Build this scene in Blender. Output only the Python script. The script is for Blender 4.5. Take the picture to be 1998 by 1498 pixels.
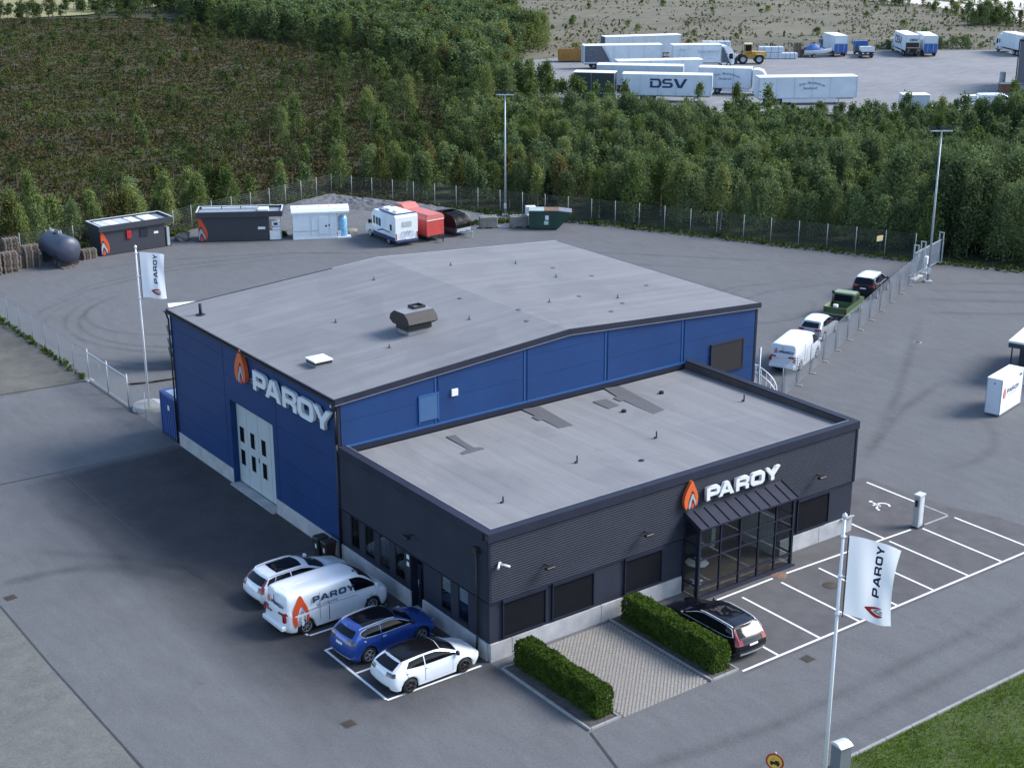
import bpy, math, random
import numpy as np
from mathutils import Vector, Matrix
R_ = math.radians
rng = random.Random(7)
nrng = np.random.RandomState(11)
for o in list(bpy.data.objects): bpy.data.objects.remove(o)
SC = bpy.context.scene
COL = SC.collection

# ------------------------------------------------------------------ camera, sky, sun, exposure
CAM_POS = Vector((-30.952, -43.853, 30.596)); PITCH, YAW, ROLL = -0.331, 0.632, -0.001
def make_camera():
    fwd = Vector((math.sin(YAW)*math.cos(PITCH), math.cos(YAW)*math.cos(PITCH), math.sin(PITCH)))
    right = Vector((math.cos(YAW), -math.sin(YAW), 0)); up = right.cross(fwd)
    c, s = math.cos(ROLL), math.sin(ROLL)
    r2 = right*c + up*s; u2 = right*(-s) + up*c
    m = Matrix((r2, u2, -fwd)).transposed().to_4x4(); m.translation = CAM_POS
    cd = bpy.data.cameras.new('camera'); cd.sensor_width = 36; cd.lens = 2863.7/1998*36
    cd.sensor_fit = 'HORIZONTAL'; cd.clip_start = 0.5; cd.clip_end = 3000
    co = bpy.data.objects.new('camera', cd); co.matrix_world = m; COL.objects.link(co); SC.camera = co
make_camera()
SUN_DIR = Vector((0.72, -0.36, 0.66)).normalized()       # from the ground towards the sun
w = bpy.data.worlds.new('World'); SC.world = w; w.use_nodes = True
nt = w.node_tree; nt.nodes.clear()
sky = nt.nodes.new('ShaderNodeTexSky'); sky.sky_type = 'NISHITA'; sky.sun_disc = False
sky.sun_elevation = math.asin(SUN_DIR.z); sky.sun_rotation = math.atan2(SUN_DIR.x, SUN_DIR.y)
sky.altitude = 50; sky.air_density = 1.0; sky.dust_density = 1.0; sky.ozone_density = 2.0
bg = nt.nodes.new('ShaderNodeBackground'); bg.inputs[1].default_value = 0.09
out = nt.nodes.new('ShaderNodeOutputWorld')
nt.links.new(sky.outputs[0], bg.inputs[0]); nt.links.new(bg.outputs[0], out.inputs[0])
sd = bpy.data.lights.new('sun', 'SUN'); sd.energy = 1.5; sd.angle = R_(24); sd.color = (1.0, 0.97, 0.93)
so = bpy.data.objects.new('sun', sd); COL.objects.link(so)
so.rotation_euler = SUN_DIR.to_track_quat('Z', 'Y').to_euler(); so.location = (40, -60, 80)
vs = SC.view_settings; vs.view_transform = 'Standard'; vs.look = 'None'; vs.gamma = 1; vs.use_curve_mapping = False
vs.exposure = 1.86
SC.cycles.max_bounces = 6; SC.cycles.transparent_max_bounces = 16
SC.cycles.use_denoising = True

# ------------------------------------------------------------------ helpers
def tag(o, label=None, cat=None, group=None, kind=None):
    if label: o['label'] = label
    if cat: o['category'] = cat
    if group: o['group'] = group
    if kind: o['kind'] = kind
    return o
def thing(name, label, cat, loc=(0, 0, 0), rz=0, group=None, parent=None):
    o = bpy.data.objects.new(name, None); COL.objects.link(o)
    o.location = loc; o.rotation_euler = (0, 0, rz); o.empty_display_size = 0.3
    return tag(o, label, cat, group)
def link(name, me, parent=None, loc=None, rot=None, label=None):
    o = bpy.data.objects.new(name, me); COL.objects.link(o)
    if parent: o.parent = parent
    if loc: o.location = loc
    if rot: o.rotation_euler = rot
    if label: o['label'] = label
    return o
def copy_tree(o, parent=None):
    c = o.copy(); COL.objects.link(c)
    if parent: c.parent = parent
    for ch in list(o.children): copy_tree(ch, c)
    return c
class MB:
    def __init__(s): s.v = []; s.f = []; s.m = []; s.s = []
    def add(s, vs, fs, mi=0, sm=False):
        n = len(s.v); s.v += [tuple(v) for v in vs]
        for f in fs: s.f.append(tuple(i+n for i in f)); s.m.append(mi); s.s.append(sm)
        return s
    def box(s, x0, y0, z0, x1, y1, z1, mi=0):
        return s.add([(x0,y0,z0),(x1,y0,z0),(x1,y1,z0),(x0,y1,z0),(x0,y0,z1),(x1,y0,z1),(x1,y1,z1),(x0,y1,z1)],
              [(0,3,2,1),(4,5,6,7),(0,1,5,4),(1,2,6,5),(2,3,7,6),(3,0,4,7)], mi)
    def bbox(s, x0, y0, z0, x1, y1, z1, b=.03, mi=0):      # box with chamfered vertical and top edges
        p = [(x0+b,y0),(x1-b,y0),(x1,y0+b),(x1,y1-b),(x1-b,y1),(x0+b,y1),(x0,y1-b),(x0,y0+b)]
        cx, cy = (x0+x1)/2, (y0+y1)/2
        q = [(cx+(x-cx)*(1-2*b/(x1-x0)), cy+(y-cy)*(1-2*b/(y1-y0))) for x, y in p]
        vs = [(x,y,z0) for x,y in p]+[(x,y,z1-b) for x,y in p]+[(x,y,z1) for x,y in q]
        fs = [tuple(range(7,-1,-1)), tuple(range(16,24))]
        for k in (0, 8):
            for i in range(8): j=(i+1)%8; fs.append((k+i,k+j,k+8+j,k+8+i))
        return s.add(vs, fs, mi)
    def bar(s, a, b, w, h=None, mi=0):                       # square bar between two points
        a = Vector(a); b = Vector(b); h = h or w; d = (b-a).normalized()
        up = Vector((0,0,1)) if abs(d.z) < .95 else Vector((1,0,0))
        x = d.cross(up).normalized()*w/2; y = d.cross(x).normalized()*h/2
        vs = [a-x-y,a+x-y,a+x+y,a-x+y,b-x-y,b+x-y,b+x+y,b-x+y]
        return s.add(vs, [(0,3,2,1),(4,5,6,7),(0,1,5,4),(1,2,6,5),(2,3,7,6),(3,0,4,7)], mi)
    def cyl(s, a, b, r0, r1=None, n=10, mi=0, caps=True, sm=True):
        a = Vector(a); b = Vector(b); r1 = r0 if r1 is None else r1; d = (b-a).normalized()
        up = Vector((0,0,1)) if abs(d.z) < .95 else Vector((1,0,0))
        x = d.cross(up).normalized(); y = d.cross(x).normalized()
        vs = [a+(x*math.cos(t)+y*math.sin(t))*r0 for t in [2*math.pi*i/n for i in range(n)]]
        vs += [b+(x*math.cos(t)+y*math.sin(t))*r1 for t in [2*math.pi*i/n for i in range(n)]]
        k = len(s.v); s.add(vs, [(i,(i+1)%n,n+(i+1)%n,n+i) for i in range(n)], mi, sm)
        if caps: s.add([], [tuple(k+i-len(s.v) for i in range(n-1,-1,-1)), tuple(k+n+i-len(s.v) for i in range(n))], mi)
        return s
    def prism(s, pts, axis, a, b, mi=0):                     # polygon in the two other axes, extruded along axis
        def P(u, v, c): return {'x':(c,u,v),'y':(u,c,v),'z':(u,v,c)}[axis]
        n = len(pts); vs = [P(u,v,a) for u,v in pts]+[P(u,v,b) for u,v in pts]
        fs = [tuple(range(n-1,-1,-1)), tuple(range(n,2*n))]+[(i,(i+1)%n,n+(i+1)%n,n+i) for i in range(n)]
        return s.add(vs, fs, mi)
    def lathe(s, prof, c, axis='z', n=16, mi=0, sm=True):    # prof: list of (r, h)
        vs = []
        for r, h in prof:
            for i in range(n):
                t = 2*math.pi*i/n; u, v = r*math.cos(t), r*math.sin(t)
                p = {'z':(u,v,h),'x':(h,u,v),'y':(u,h,v)}[axis]; vs.append((c[0]+p[0],c[1]+p[1],c[2]+p[2]))
        fs = [(k*n+i,k*n+(i+1)%n,(k+1)*n+(i+1)%n,(k+1)*n+i) for k in range(len(prof)-1) for i in range(n)]
        return s.add(vs, fs, mi, sm)
    def grid(s, P, mi=0, sm=True, closed=False):             # P: rows of points
        nr, nc = len(P), len(P[0]); vs = [p for r in P for p in r]
        return s.add(vs, [(i*nc+j,i*nc+j+1,(i+1)*nc+j+1,(i+1)*nc+j) for i in range(nr-1) for j in range(nc-1)], mi, sm)
    def mesh(s, name, mats):
        me = bpy.data.meshes.new(name); me.from_pydata(s.v, [], s.f)
        for m in (mats if isinstance(mats, (list, tuple)) else [mats]): me.materials.append(m)
        me.polygons.foreach_set('material_index', s.m); me.polygons.foreach_set('use_smooth', s.s); me.update()
        return me
    def build(s, name, mats, parent=None, loc=None, rot=None, label=None, fix=True):
        me = s.mesh(name, mats)
        if fix and len(s.f) < 60000:
            import bmesh
            b = bmesh.new(); b.from_mesh(me); bmesh.ops.recalc_face_normals(b, faces=b.faces); b.to_mesh(me); b.free()
        return link(name, me, parent, loc, rot, label)
def npmesh(name, V, F, mats, mi=None, smooth=False):        # fast path for quads / tris in numpy
    me = bpy.data.meshes.new(name); V = np.asarray(V, np.float32); F = np.asarray(F, np.int32)
    me.vertices.add(len(V)); me.vertices.foreach_set('co', V.ravel())
    k = F.shape[1]; me.loops.add(F.size); me.loops.foreach_set('vertex_index', F.ravel())
    me.polygons.add(len(F)); me.polygons.foreach_set('loop_start', np.arange(0, F.size, k, dtype=np.int32))
    me.polygons.foreach_set('loop_total', np.full(len(F), k, np.int32))
    for m in (mats if isinstance(mats, (list, tuple)) else [mats]): me.materials.append(m)
    if mi is not None: me.polygons.foreach_set('material_index', np.asarray(mi, np.int32))
    me.polygons.foreach_set('use_smooth', np.full(len(F), smooth, bool)); me.update(calc_edges=True); me.validate()
    return me

# ------------------------------------------------------------------ materials
MATS = {}
def M(name, col, rough=.6, metal=0., var=.12, scale=2., bump=0., bscale=40., coat=0., spec=.5, world=False, hue=None, emis=None):
    """plain surface with grain: two noises vary the colour, a third gives relief"""
    if name in MATS: return MATS[name]
    m = bpy.data.materials.new(name); m.use_nodes = True; nt = m.node_tree; N = nt.nodes; L = nt.links
    b = N['Principled BSDF']; b.inputs['Roughness'].default_value = rough; b.inputs['Metallic'].default_value = metal
    b.inputs['Coat Weight'].default_value = coat; b.inputs['Coat Roughness'].default_value = .06
    b.inputs['Specular IOR Level'].default_value = spec
    if world: src = N.new('ShaderNodeNewGeometry').outputs['Position']
    else: src = N.new('ShaderNodeTexCoord').outputs['Object']
    if var > 0:
        n1 = N.new('ShaderNodeTexNoise'); n1.inputs['Scale'].default_value = scale; n1.inputs['Detail'].default_value = 6
        n1.inputs['Roughness'].default_value = .65; L.new(src, n1.inputs['Vector'])
        cr = N.new('ShaderNodeValToRGB'); e = cr.color_ramp.elements
        lo = [c*(1-var) for c in col]; hi = [min(1, c*(1+var)) for c in (hue or col)]
        e[0].position = .3; e[1].position = .7; e[0].color = (*lo, 1); e[1].color = (*hi, 1)
        L.new(n1.outputs['Fac'], cr.inputs[0]); L.new(cr.outputs[0], b.inputs['Base Color'])
    else: b.inputs['Base Color'].default_value = (*col, 1)
    if bump:
        n2 = N.new('ShaderNodeTexNoise'); n2.inputs['Scale'].default_value = bscale; n2.inputs['Detail'].default_value = 3
        L.new(src, n2.inputs['Vector']); bp = N.new('ShaderNodeBump'); bp.inputs['Strength'].default_value = bump
        bp.inputs['Distance'].default_value = .02; L.new(n2.outputs['Fac'], bp.inputs['Height']); L.new(bp.outputs[0], b.inputs['Normal'])
    MATS[name] = m; return m
def ramp(nt, fac, stops):
    cr = nt.nodes.new('ShaderNodeValToRGB'); e = cr.color_ramp.elements
    while len(e) < len(stops): e.new(.5)
    for i, (p, c) in enumerate(stops): e[i].position = p; e[i].color = (*c, 1) if len(c) == 3 else c
    nt.links.new(fac, cr.inputs[0]); return cr.outputs[0]
def noise(nt, src, scale, detail=5, rough=.6, dist=0., vscale=None):
    if vscale:
        mp = nt.nodes.new('ShaderNodeMapping'); mp.inputs['Scale'].default_value = vscale; nt.links.new(src, mp.inputs[0]); src = mp.outputs[0]
    n = nt.nodes.new('ShaderNodeTexNoise'); n.inputs['Scale'].default_value = scale; n.inputs['Detail'].default_value = detail
    n.inputs['Roughness'].default_value = rough; n.inputs['Distortion'].default_value = dist
    nt.links.new(src, n.inputs['Vector']); return n.outputs['Fac']
def mix(nt, a, b, fac, mode='MIX'):
    mx = nt.nodes.new('ShaderNodeMix'); mx.data_type = 'RGBA'; mx.blend_type = mode
    for sock, val in ((mx.inputs[6], a), (mx.inputs[7], b), (mx.inputs[0], fac)):
        if hasattr(val, 'is_output'): nt.links.new(val, sock)
        elif isinstance(val, (int, float)): sock.default_value = val
        else: sock.default_value = (*val, 1)
    return mx.outputs[2]
def ground_mat(name, layers, rough=.9, bump=.3, bscale=30, fine=.18, spots=False):
    """layers: list of (colour a, colour b, noise scale, vscale or None, strength) blended in turn"""
    m = bpy.data.materials.new(name); m.use_nodes = True; nt = m.node_tree; b = nt.nodes['Principled BSDF']
    b.inputs['Roughness'].default_value = rough; b.inputs['Specular IOR Level'].default_value = .35
    pos = nt.nodes.new('ShaderNodeNewGeometry').outputs['Position']
    col = None
    for ca, cb, sc, vs_, st in layers:
        f = noise(nt, pos, sc, 7, .62, .3, vs_); c = ramp(nt, f, [(.32, ca), (.68, cb)])
        col = c if col is None else mix(nt, col, c, st)
    if spots:                                                 # oil drips, patched cracks
        col = mix(nt, col, ramp(nt, noise(nt, pos, .8, 4, .7), [(.66, (1,1,1)), (.74, (.74,.74,.75))]), 1., 'MULTIPLY')
        vo = nt.nodes.new('ShaderNodeTexVoronoi'); vo.feature = 'DISTANCE_TO_EDGE'; vo.inputs['Scale'].default_value = .09
        wp = nt.nodes.new('ShaderNodeVectorMath'); nz = nt.nodes.new('ShaderNodeTexNoise'); nz.inputs['Scale'].default_value = .5; nz.inputs['Detail'].default_value = 5; nt.links.new(pos, nz.inputs['Vector'])
        sc_ = nt.nodes.new('ShaderNodeVectorMath'); sc_.operation = 'SCALE'; sc_.inputs['Scale'].default_value = 3.; nt.links.new(nz.outputs['Color'], sc_.inputs[0]); nt.links.new(pos, wp.inputs[0]); nt.links.new(sc_.outputs[0], wp.inputs[1]); nt.links.new(wp.outputs[0], vo.inputs['Vector'])
        ck = ramp(nt, vo.outputs['Distance'], [(.0, (.62,.62,.62)), (.0055, (1,1,1))]); col = mix(nt, col, mix(nt, (1,1,1), ck, ramp(nt, noise(nt, pos, .07, 3), [(.48, (0,0,0)), (.66, (.38,.38,.38))])), 1., 'MULTIPLY')
    f = noise(nt, pos, 22, 3, .7); g = ramp(nt, f, [(.25, (1-fine,)*3), (.75, (1+fine,)*3)])
    col = mix(nt, col, g, 1., 'MULTIPLY'); nt.links.new(col, b.inputs['Base Color'])
    bp = nt.nodes.new('ShaderNodeBump'); bp.inputs['Strength'].default_value = bump; bp.inputs['Distance'].default_value = .03
    nt.links.new(noise(nt, pos, bscale, 4), bp.inputs['Height']); nt.links.new(bp.outputs[0], b.inputs['Normal'])
    MATS[name] = m; return m
def leaf_mat(name, a, b_, c=None, vscale=.9, trans=.25):
    m = bpy.data.materials.new(name); m.use_nodes = True; nt = m.node_tree; N = nt.nodes; L = nt.links
    N.remove(N['Principled BSDF']); out = [n for n in N if n.type == 'OUTPUT_MATERIAL'][0]
    pos = N.new('ShaderNodeNewGeometry').outputs['Position']; rnd = N.new('ShaderNodeObjectInfo').outputs['Random']
    f = noise(nt, pos, vscale, 4, .7); col = ramp(nt, f, [(.3, a), (.7, b_)])
    if c: col = mix(nt, col, c, ramp(nt, rnd, [(.45, (0,0,0)), (1., (.8,.8,.8))]))
    hv = N.new('ShaderNodeHueSaturation'); L.new(col, hv.inputs['Color'])
    mr = N.new('ShaderNodeMapRange'); mr.inputs[3].default_value = .72; mr.inputs[4].default_value = 1.3; L.new(rnd, mr.inputs[0]); L.new(mr.outputs[0], hv.inputs['Value'])
    d = N.new('ShaderNodeBsdfDiffuse'); t = N.new('ShaderNodeBsdfTranslucent'); mx = N.new('ShaderNodeMixShader'); mx.inputs[0].default_value = trans
    L.new(hv.outputs[0], d.inputs[0]); L.new(hv.outputs[0], t.inputs[0]); L.new(d.outputs[0], mx.inputs[1]); L.new(t.outputs[0], mx.inputs[2]); L.new(mx.outputs[0], out.inputs[0])
    MATS[name] = m; return m
def glass_mat(name, tint=(.55,.6,.62), rough=.0, ior=1.5):
    m = bpy.data.materials.new(name); m.use_nodes = True; nt = m.node_tree; N = nt.nodes; L = nt.links
    N.remove(N['Principled BSDF']); out = [n for n in N if n.type == 'OUTPUT_MATERIAL'][0]
    fr = N.new('ShaderNodeFresnel'); mr = N.new('ShaderNodeMapRange'); mr.inputs[3].default_value = ior; mr.inputs[4].default_value = 1/ior; L.new(N.new('ShaderNodeNewGeometry').outputs['Backfacing'], mr.inputs[0]); L.new(mr.outputs[0], fr.inputs[0]); g = N.new('ShaderNodeBsdfGlossy'); g.inputs['Roughness'].default_value = rough
    t = N.new('ShaderNodeBsdfTransparent'); t.inputs[0].default_value = (*tint, 1); mx = N.new('ShaderNodeMixShader')
    L.new(fr.outputs[0], mx.inputs[0]); L.new(t.outputs[0], mx.inputs[1]); L.new(g.outputs[0], mx.inputs[2]); L.new(mx.outputs[0], out.inputs[0])
    MATS[name] = m; return m
white = M('white_paint', (.66,.68,.7), .45, var=.05, scale=1.5)
cream = M('cream_paint', (.7,.7,.66), .5, var=.06)
dark = M('dark_metal', (.022,.023,.028), .5, var=.15)
charcoal = M('charcoal_metal', (.015,.018,.034), .6, spec=.2, var=.15, scale=.8)
charcoal2 = M('charcoal_coping', (.02,.0235,.04), .6, spec=.2, var=.15, scale=.6)
black = M('black_plastic', (.012,.012,.014), .5, var=.1)
rubber = M('rubber', (.015,.015,.016), .85, var=.2)
steel = M('galvanised_steel', (.36,.4,.44), .5, .35, var=.15, scale=3)
steel2 = M('pale_aluminium', (.62,.65,.68), .4, .3, var=.06)
alloy = M('alloy_rim', (.45,.46,.48), .35, .7, var=.05)
darkalloy = M('dark_alloy_rim', (.07,.065,.07), .4, .6, var=.05)
redplastic = M('red_lens', (.22,.01,.012), .2, var=.1, coat=.6)
lens = M('clear_lens', (.35,.38,.4), .1, var=.05, coat=1.)
carglass = M('car_glass', (.004,.005,.008), .06, var=0, spec=.28)
concrete = M('concrete', (.34,.34,.34), .9, var=.22, scale=1.2, bump=.3, bscale=25)
plinth = M('plinth_concrete', (.36,.36,.37), .9, var=.22, scale=1., bump=.25, bscale=12)
bluewall = M('blue_sheet', (.006,.036,.13), .5, var=.13, scale=.45, spec=.35, bump=.04, bscale=3)
bluetrim = M('blue_trim', (.02,.085,.25), .35, var=.05)
orange = M('orange_sign', (.62,.115,.03), .4, var=.04)
greysign = M('grey_sign', (.33,.35,.38), .5, var=.04)
navy = M('navy_print', (.012,.03,.105), .5, var=.04)
redprint = M('red_print', (.55,.06,.03), .5, var=.04)
glass = glass_mat('window_glass', (.62,.66,.67))
wood = M('weathered_wood', (.26,.2,.14), .9, var=.35, scale=3, bump=.3)
flashing = M('flashing', (.3,.32,.34), .5, .2, var=.2, scale=2)
palletwood = M('pallet_wood', (.17,.14,.115), .9, var=.35, scale=3)
# ------------------------------------------------------------------ ground
from mathutils.geometry import tessellate_polygon as TESS
def sheet(name, pts, z, m, kind='structure', thick=0):
    me = bpy.data.meshes.new(name); me.from_pydata([(x, y, z) for x, y in pts], [], TESS([[Vector((x, y, 0)) for x, y in pts]])); me.materials.append(m); me.update()
    if sum(p.normal.z for p in me.polygons) < 0: me.flip_normals()
    return tag(link(name, me), kind=kind)
A0 = (.098,.096,.102); A1 = (.14,.138,.142); A2 = (.115,.107,.105)
asphalt_m = ground_mat('asphalt', [((.08,.083,.088),(.125,.129,.135),.09,None,1), ((.1,.097,.097),(.135,.14,.146),.35,None,.45), ((.07,.072,.077),(.15,.153,.16),1.7,(1,.3,1),.34), ((.08,.081,.084),(.135,.137,.142),7.,None,.35)], fine=.42, bump=.35, spots=True)
asphalt_new = ground_mat('newer_asphalt', [((.072,.07,.073),(.1,.097,.1),.2,None,1), ((.06,.058,.06),(.115,.111,.112),1.1,None,.45)], fine=.2, bump=.25)
gravelroad = ground_mat('gravel_road', [((.09,.093,.088),(.135,.138,.13),.22,None,1), ((.07,.073,.068),(.165,.168,.158),1.3,None,.45), ((.1,.1,.08),(.19,.185,.17),6,None,.3)], fine=.35, bump=.6)
gravelbrown = ground_mat('brown_gravel', [((.085,.08,.072),(.13,.125,.115),.15,None,1), ((.06,.065,.042),(.14,.135,.12),.8,None,.5)], fine=.3, bump=.6)
yardgravel = ground_mat('truck_yard_gravel', [((.165,.166,.17),(.235,.238,.245),.06,None,1), ((.12,.12,.125),(.26,.262,.268),.5,(.5,1.6,1),.4)], fine=.2, bump=.4)
field_m = ground_mat('dry_field', [((.078,.056,.045),(.13,.108,.08),.022,None,1), ((.06,.07,.03),(.2,.195,.12),.06,(.6,1.5,1),.55), ((.06,.045,.035),(.18,.165,.115),.25,(.5,1.2,1),.4)], fine=.25, bump=.4, bscale=3)
bog_m = ground_mat('heather_bog', [((.03,.03,.012),(.05,.048,.02),.03,None,1), ((.026,.036,.011),(.055,.044,.02),.16,None,.55), ((.02,.02,.009),(.06,.056,.026),.9,None,.4)], fine=.3, bump=1., bscale=4)
forest_m = ground_mat('forest_floor', [((.02,.024,.01),(.05,.05,.022),.2,None,1), ((.018,.016,.01),(.06,.07,.025),1.,None,.5)], fine=.3, bump=.8, bscale=6)
sunlit_bog_m = ground_mat('sunlit_bog', [((.2,.18,.07),(.3,.27,.12),.05,None,1), ((.1,.12,.04),(.3,.27,.14),.2,(.4,1,1),.6)], fine=.3)  # pale yellow stands in for sunlight on the far bog
sand_m = ground_mat('sand_road', [((.5,.46,.4),(.62,.58,.52),.05,None,1), ((.42,.4,.34),(.62,.59,.54),.5,None,.35)], fine=.15)
lawn_m = ground_mat('lawn_soil', [((.04,.062,.012),(.075,.11,.022),.3,None,1), ((.045,.055,.025),(.1,.12,.06),.8,None,.3)], fine=.4, bump=.8)
soil_m = ground_mat('bark_soil', [((.05,.045,.04),(.1,.09,.08),1.,None,1), ((.03,.03,.025),(.14,.13,.12),5,None,.5)], fine=.4, bump=.8)
roof_m = None

GR = 1600
gp = [(-GR,-GR),(GR,-GR),(GR,GR),(-GR,GR)]
sheet('ground', gp, -.30, forest_m)
ASPH = [(-14.7,-60),(-14.7,17),(-70,17),(-70,45.6),(-.1,44.7),(-.4,79.2),(8,79.2),(20,79.5),(23.8,81.0),(33,83.7),(41.6,86.3),(57.6,57.0),(68.2,34.2),(70.0,31.8),(73,25.2),(80,10),(110,-50),(110,-60)]
sheet('asphalt_yard', ASPH, 0, asphalt_m)
sheet('gravel_road', [(-70,-60),(-14.7,-60),(-14.7,17),(-70,17)], 0.012, gravelroad)
sheet('gravel_verge', [(-70,45.6),(-.1,44.7),(-.4,79.3),(-1,110),(-70,110)], -.01, gravelbrown)
asphalt_mid = ground_mat('relaid_asphalt', [((.084,.082,.087),(.112,.11,.114),.15,None,1), ((.07,.068,.07),(.12,.117,.119),.6,None,.5)], fine=.2, bump=.25)
def soft_patch(name, x0, x1, y0, y1, z, fx, fy0, fy1, ca, cb):    # relaid surface with the hall's shade painted in, faded at the edges
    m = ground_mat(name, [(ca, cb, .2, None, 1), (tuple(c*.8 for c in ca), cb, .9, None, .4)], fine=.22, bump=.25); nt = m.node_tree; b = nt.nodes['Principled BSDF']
    at = nt.nodes.new('ShaderNodeAttribute'); at.attribute_name = 'fade'; pos = nt.nodes.new('ShaderNodeNewGeometry').outputs['Position']
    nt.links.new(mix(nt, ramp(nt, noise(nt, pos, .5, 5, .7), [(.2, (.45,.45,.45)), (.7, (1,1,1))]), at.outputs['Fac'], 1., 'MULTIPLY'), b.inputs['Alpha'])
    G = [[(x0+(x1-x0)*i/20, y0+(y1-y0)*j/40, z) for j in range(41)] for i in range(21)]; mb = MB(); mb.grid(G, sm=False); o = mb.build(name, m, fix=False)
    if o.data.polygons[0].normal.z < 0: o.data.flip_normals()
    c01 = lambda v: min(1, max(0, v)); a = o.data.attributes.new('fade', 'FLOAT', 'POINT')
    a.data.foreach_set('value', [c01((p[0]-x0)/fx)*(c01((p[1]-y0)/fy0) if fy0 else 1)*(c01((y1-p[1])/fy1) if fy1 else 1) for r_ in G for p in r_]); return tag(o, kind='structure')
soft_patch('relaid_shade_strip', -9.5, -.02, -3., 30.6, .004, 5., 7., .4, (.042,.041,.045), (.07,.069,.074))  # newer asphalt, darkened further by hall shade put into its colour
sheet('parking_asphalt', [(7.85,-6.95),(29.6,-6.95),(29.2,-3.2),(28.3,-1.2),(27.8,4.2),(22,4.2),(22,-.02),(7.9,-.02)], .004, asphalt_new)
sheet('truck_yard', [(98,124),(120,96),(160,78),(215,45),(260,100),(212,129.5),(191,143),(176,151),(160,159),(138,170),(126,170),(112,150)], -.02, yardgravel)
sheet('field', [(112,150),(126,170),(138,170),(160,159),(176,151),(191,143),(212,129.5),(260,100),(420,40),(900,300),(700,900),(120,900),(140,330),(174,235)], -.05, field_m)
road_near = [(293,250),(288,225),(282.6,203),(267,172),(259,158),(240,130),(205,95)]
road_far = [(222,88),(255,124),(274,153),(283,173),(294,203),(301,222),(306,248)]
sheet('sand_road', road_near+road_far, .0, sand_m)
sheet('sand_pit', [(310,248),(305,222),(298,203),(290,180),(300,165),(420,130),(520,260),(420,330)], -.03, sand_m)
sheet('sunlit_bog', [(-60,308),(100,308),(128,322),(150,340),(120,900),(-300,900),(-300,308)], -.02, sunlit_bog_m)  # far strip of bog, its sunlight put into the ground colour

# hummocky bog: a real relief so that the tussocks hide one another at this low angle
def vnoise(x, y, seed):
    xi = np.floor(x).astype(np.int64); yi = np.floor(y).astype(np.int64); fx = x-xi; fy = y-yi
    def h(a, b):
        n = (a*374761393 + b*668265263 + seed*974634) & 0x7fffffff
        n = ((n ^ (n >> 13))*1274126177) & 0x7fffffff
        return ((n ^ (n >> 16)) & 0xffff)/65535.
    sx = fx*fx*(3-2*fx); sy = fy*fy*(3-2*fy)
    return (h(xi,yi)*(1-sx)+h(xi+1,yi)*sx)*(1-sy)+(h(xi,yi+1)*(1-sx)+h(xi+1,yi+1)*sx)*sy
def poly_dist(px, py, poly):                                 # signed distance: positive outside
    d = np.full(px.shape, 1e9); inside = np.zeros(px.shape, bool)
    n = len(poly)
    for i in range(n):
        ax, ay = poly[i]; bx, by = poly[(i+1) % n]; ex, ey = bx-ax, by-ay
        t = np.clip(((px-ax)*ex+(py-ay)*ey)/(ex*ex+ey*ey), 0, 1)
        d = np.minimum(d, np.hypot(px-ax-t*ex, py-ay-t*ey))
        c = ((ay > py) != (by > py)) & (px < (bx-ax)*(py-ay)/(by-ay+1e-12)+ax); inside ^= c
    return np.where(inside, -d, d)
def relief(name, x0, y0, ux, nu, nv, st, m, amp, keep_out, sc=1.5):
    ux = np.array(ux)/np.hypot(*ux); vx = np.array([ux[1], -ux[0]])
    I, J = np.meshgrid(np.arange(nu), np.arange(nv), indexing='ij')
    X = x0+I*st*ux[0]+J*st*vx[0]; Y = y0+I*st*ux[1]+J*st*vx[1]
    hgt = (vnoise(X/sc, Y/sc, 3)**2*.9+vnoise(X/sc*2.3, Y/sc*2.3, 5)*.35+vnoise(X/9, Y/9, 9)*.5-.35)*amp
    f = np.ones_like(X)
    for p in keep_out: f = np.minimum(f, np.clip(poly_dist(X, Y, p)/3., 0, 1))
    Z = -.12+f*np.maximum(hgt, -.1)
    idx = (I*nv+J)[:-1, :-1].ravel(); F = np.stack([idx, idx+1, idx+nv+1, idx+nv], 1)
    inside = np.minimum.reduce([poly_dist(X, Y, p) for p in keep_out])
    bad = (inside < -.3).ravel(); F = F[~(bad[F].all(1))][:, ::-1]
    me = npmesh(name, np.stack([X, Y, Z], -1).reshape(-1, 3), F, m, smooth=True)
    return tag(link(name, me), kind='structure')
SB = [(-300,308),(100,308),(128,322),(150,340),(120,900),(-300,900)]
GV = [(-70,45.6),(-.1,44.7),(-.4,79.3),(-1,82),(-70,82)]
FOR = [(44,86),(58,97),(84,121),(100,150),(104,176),(109,212),(108,240),(116,290),(128,322),(400,340),(420,-60),(62,-60)]
relief('bog', -55, 88, (.27, .96), 345, 280, .72, bog_m, .42, [ASPH, SB, GV, FOR])

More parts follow.
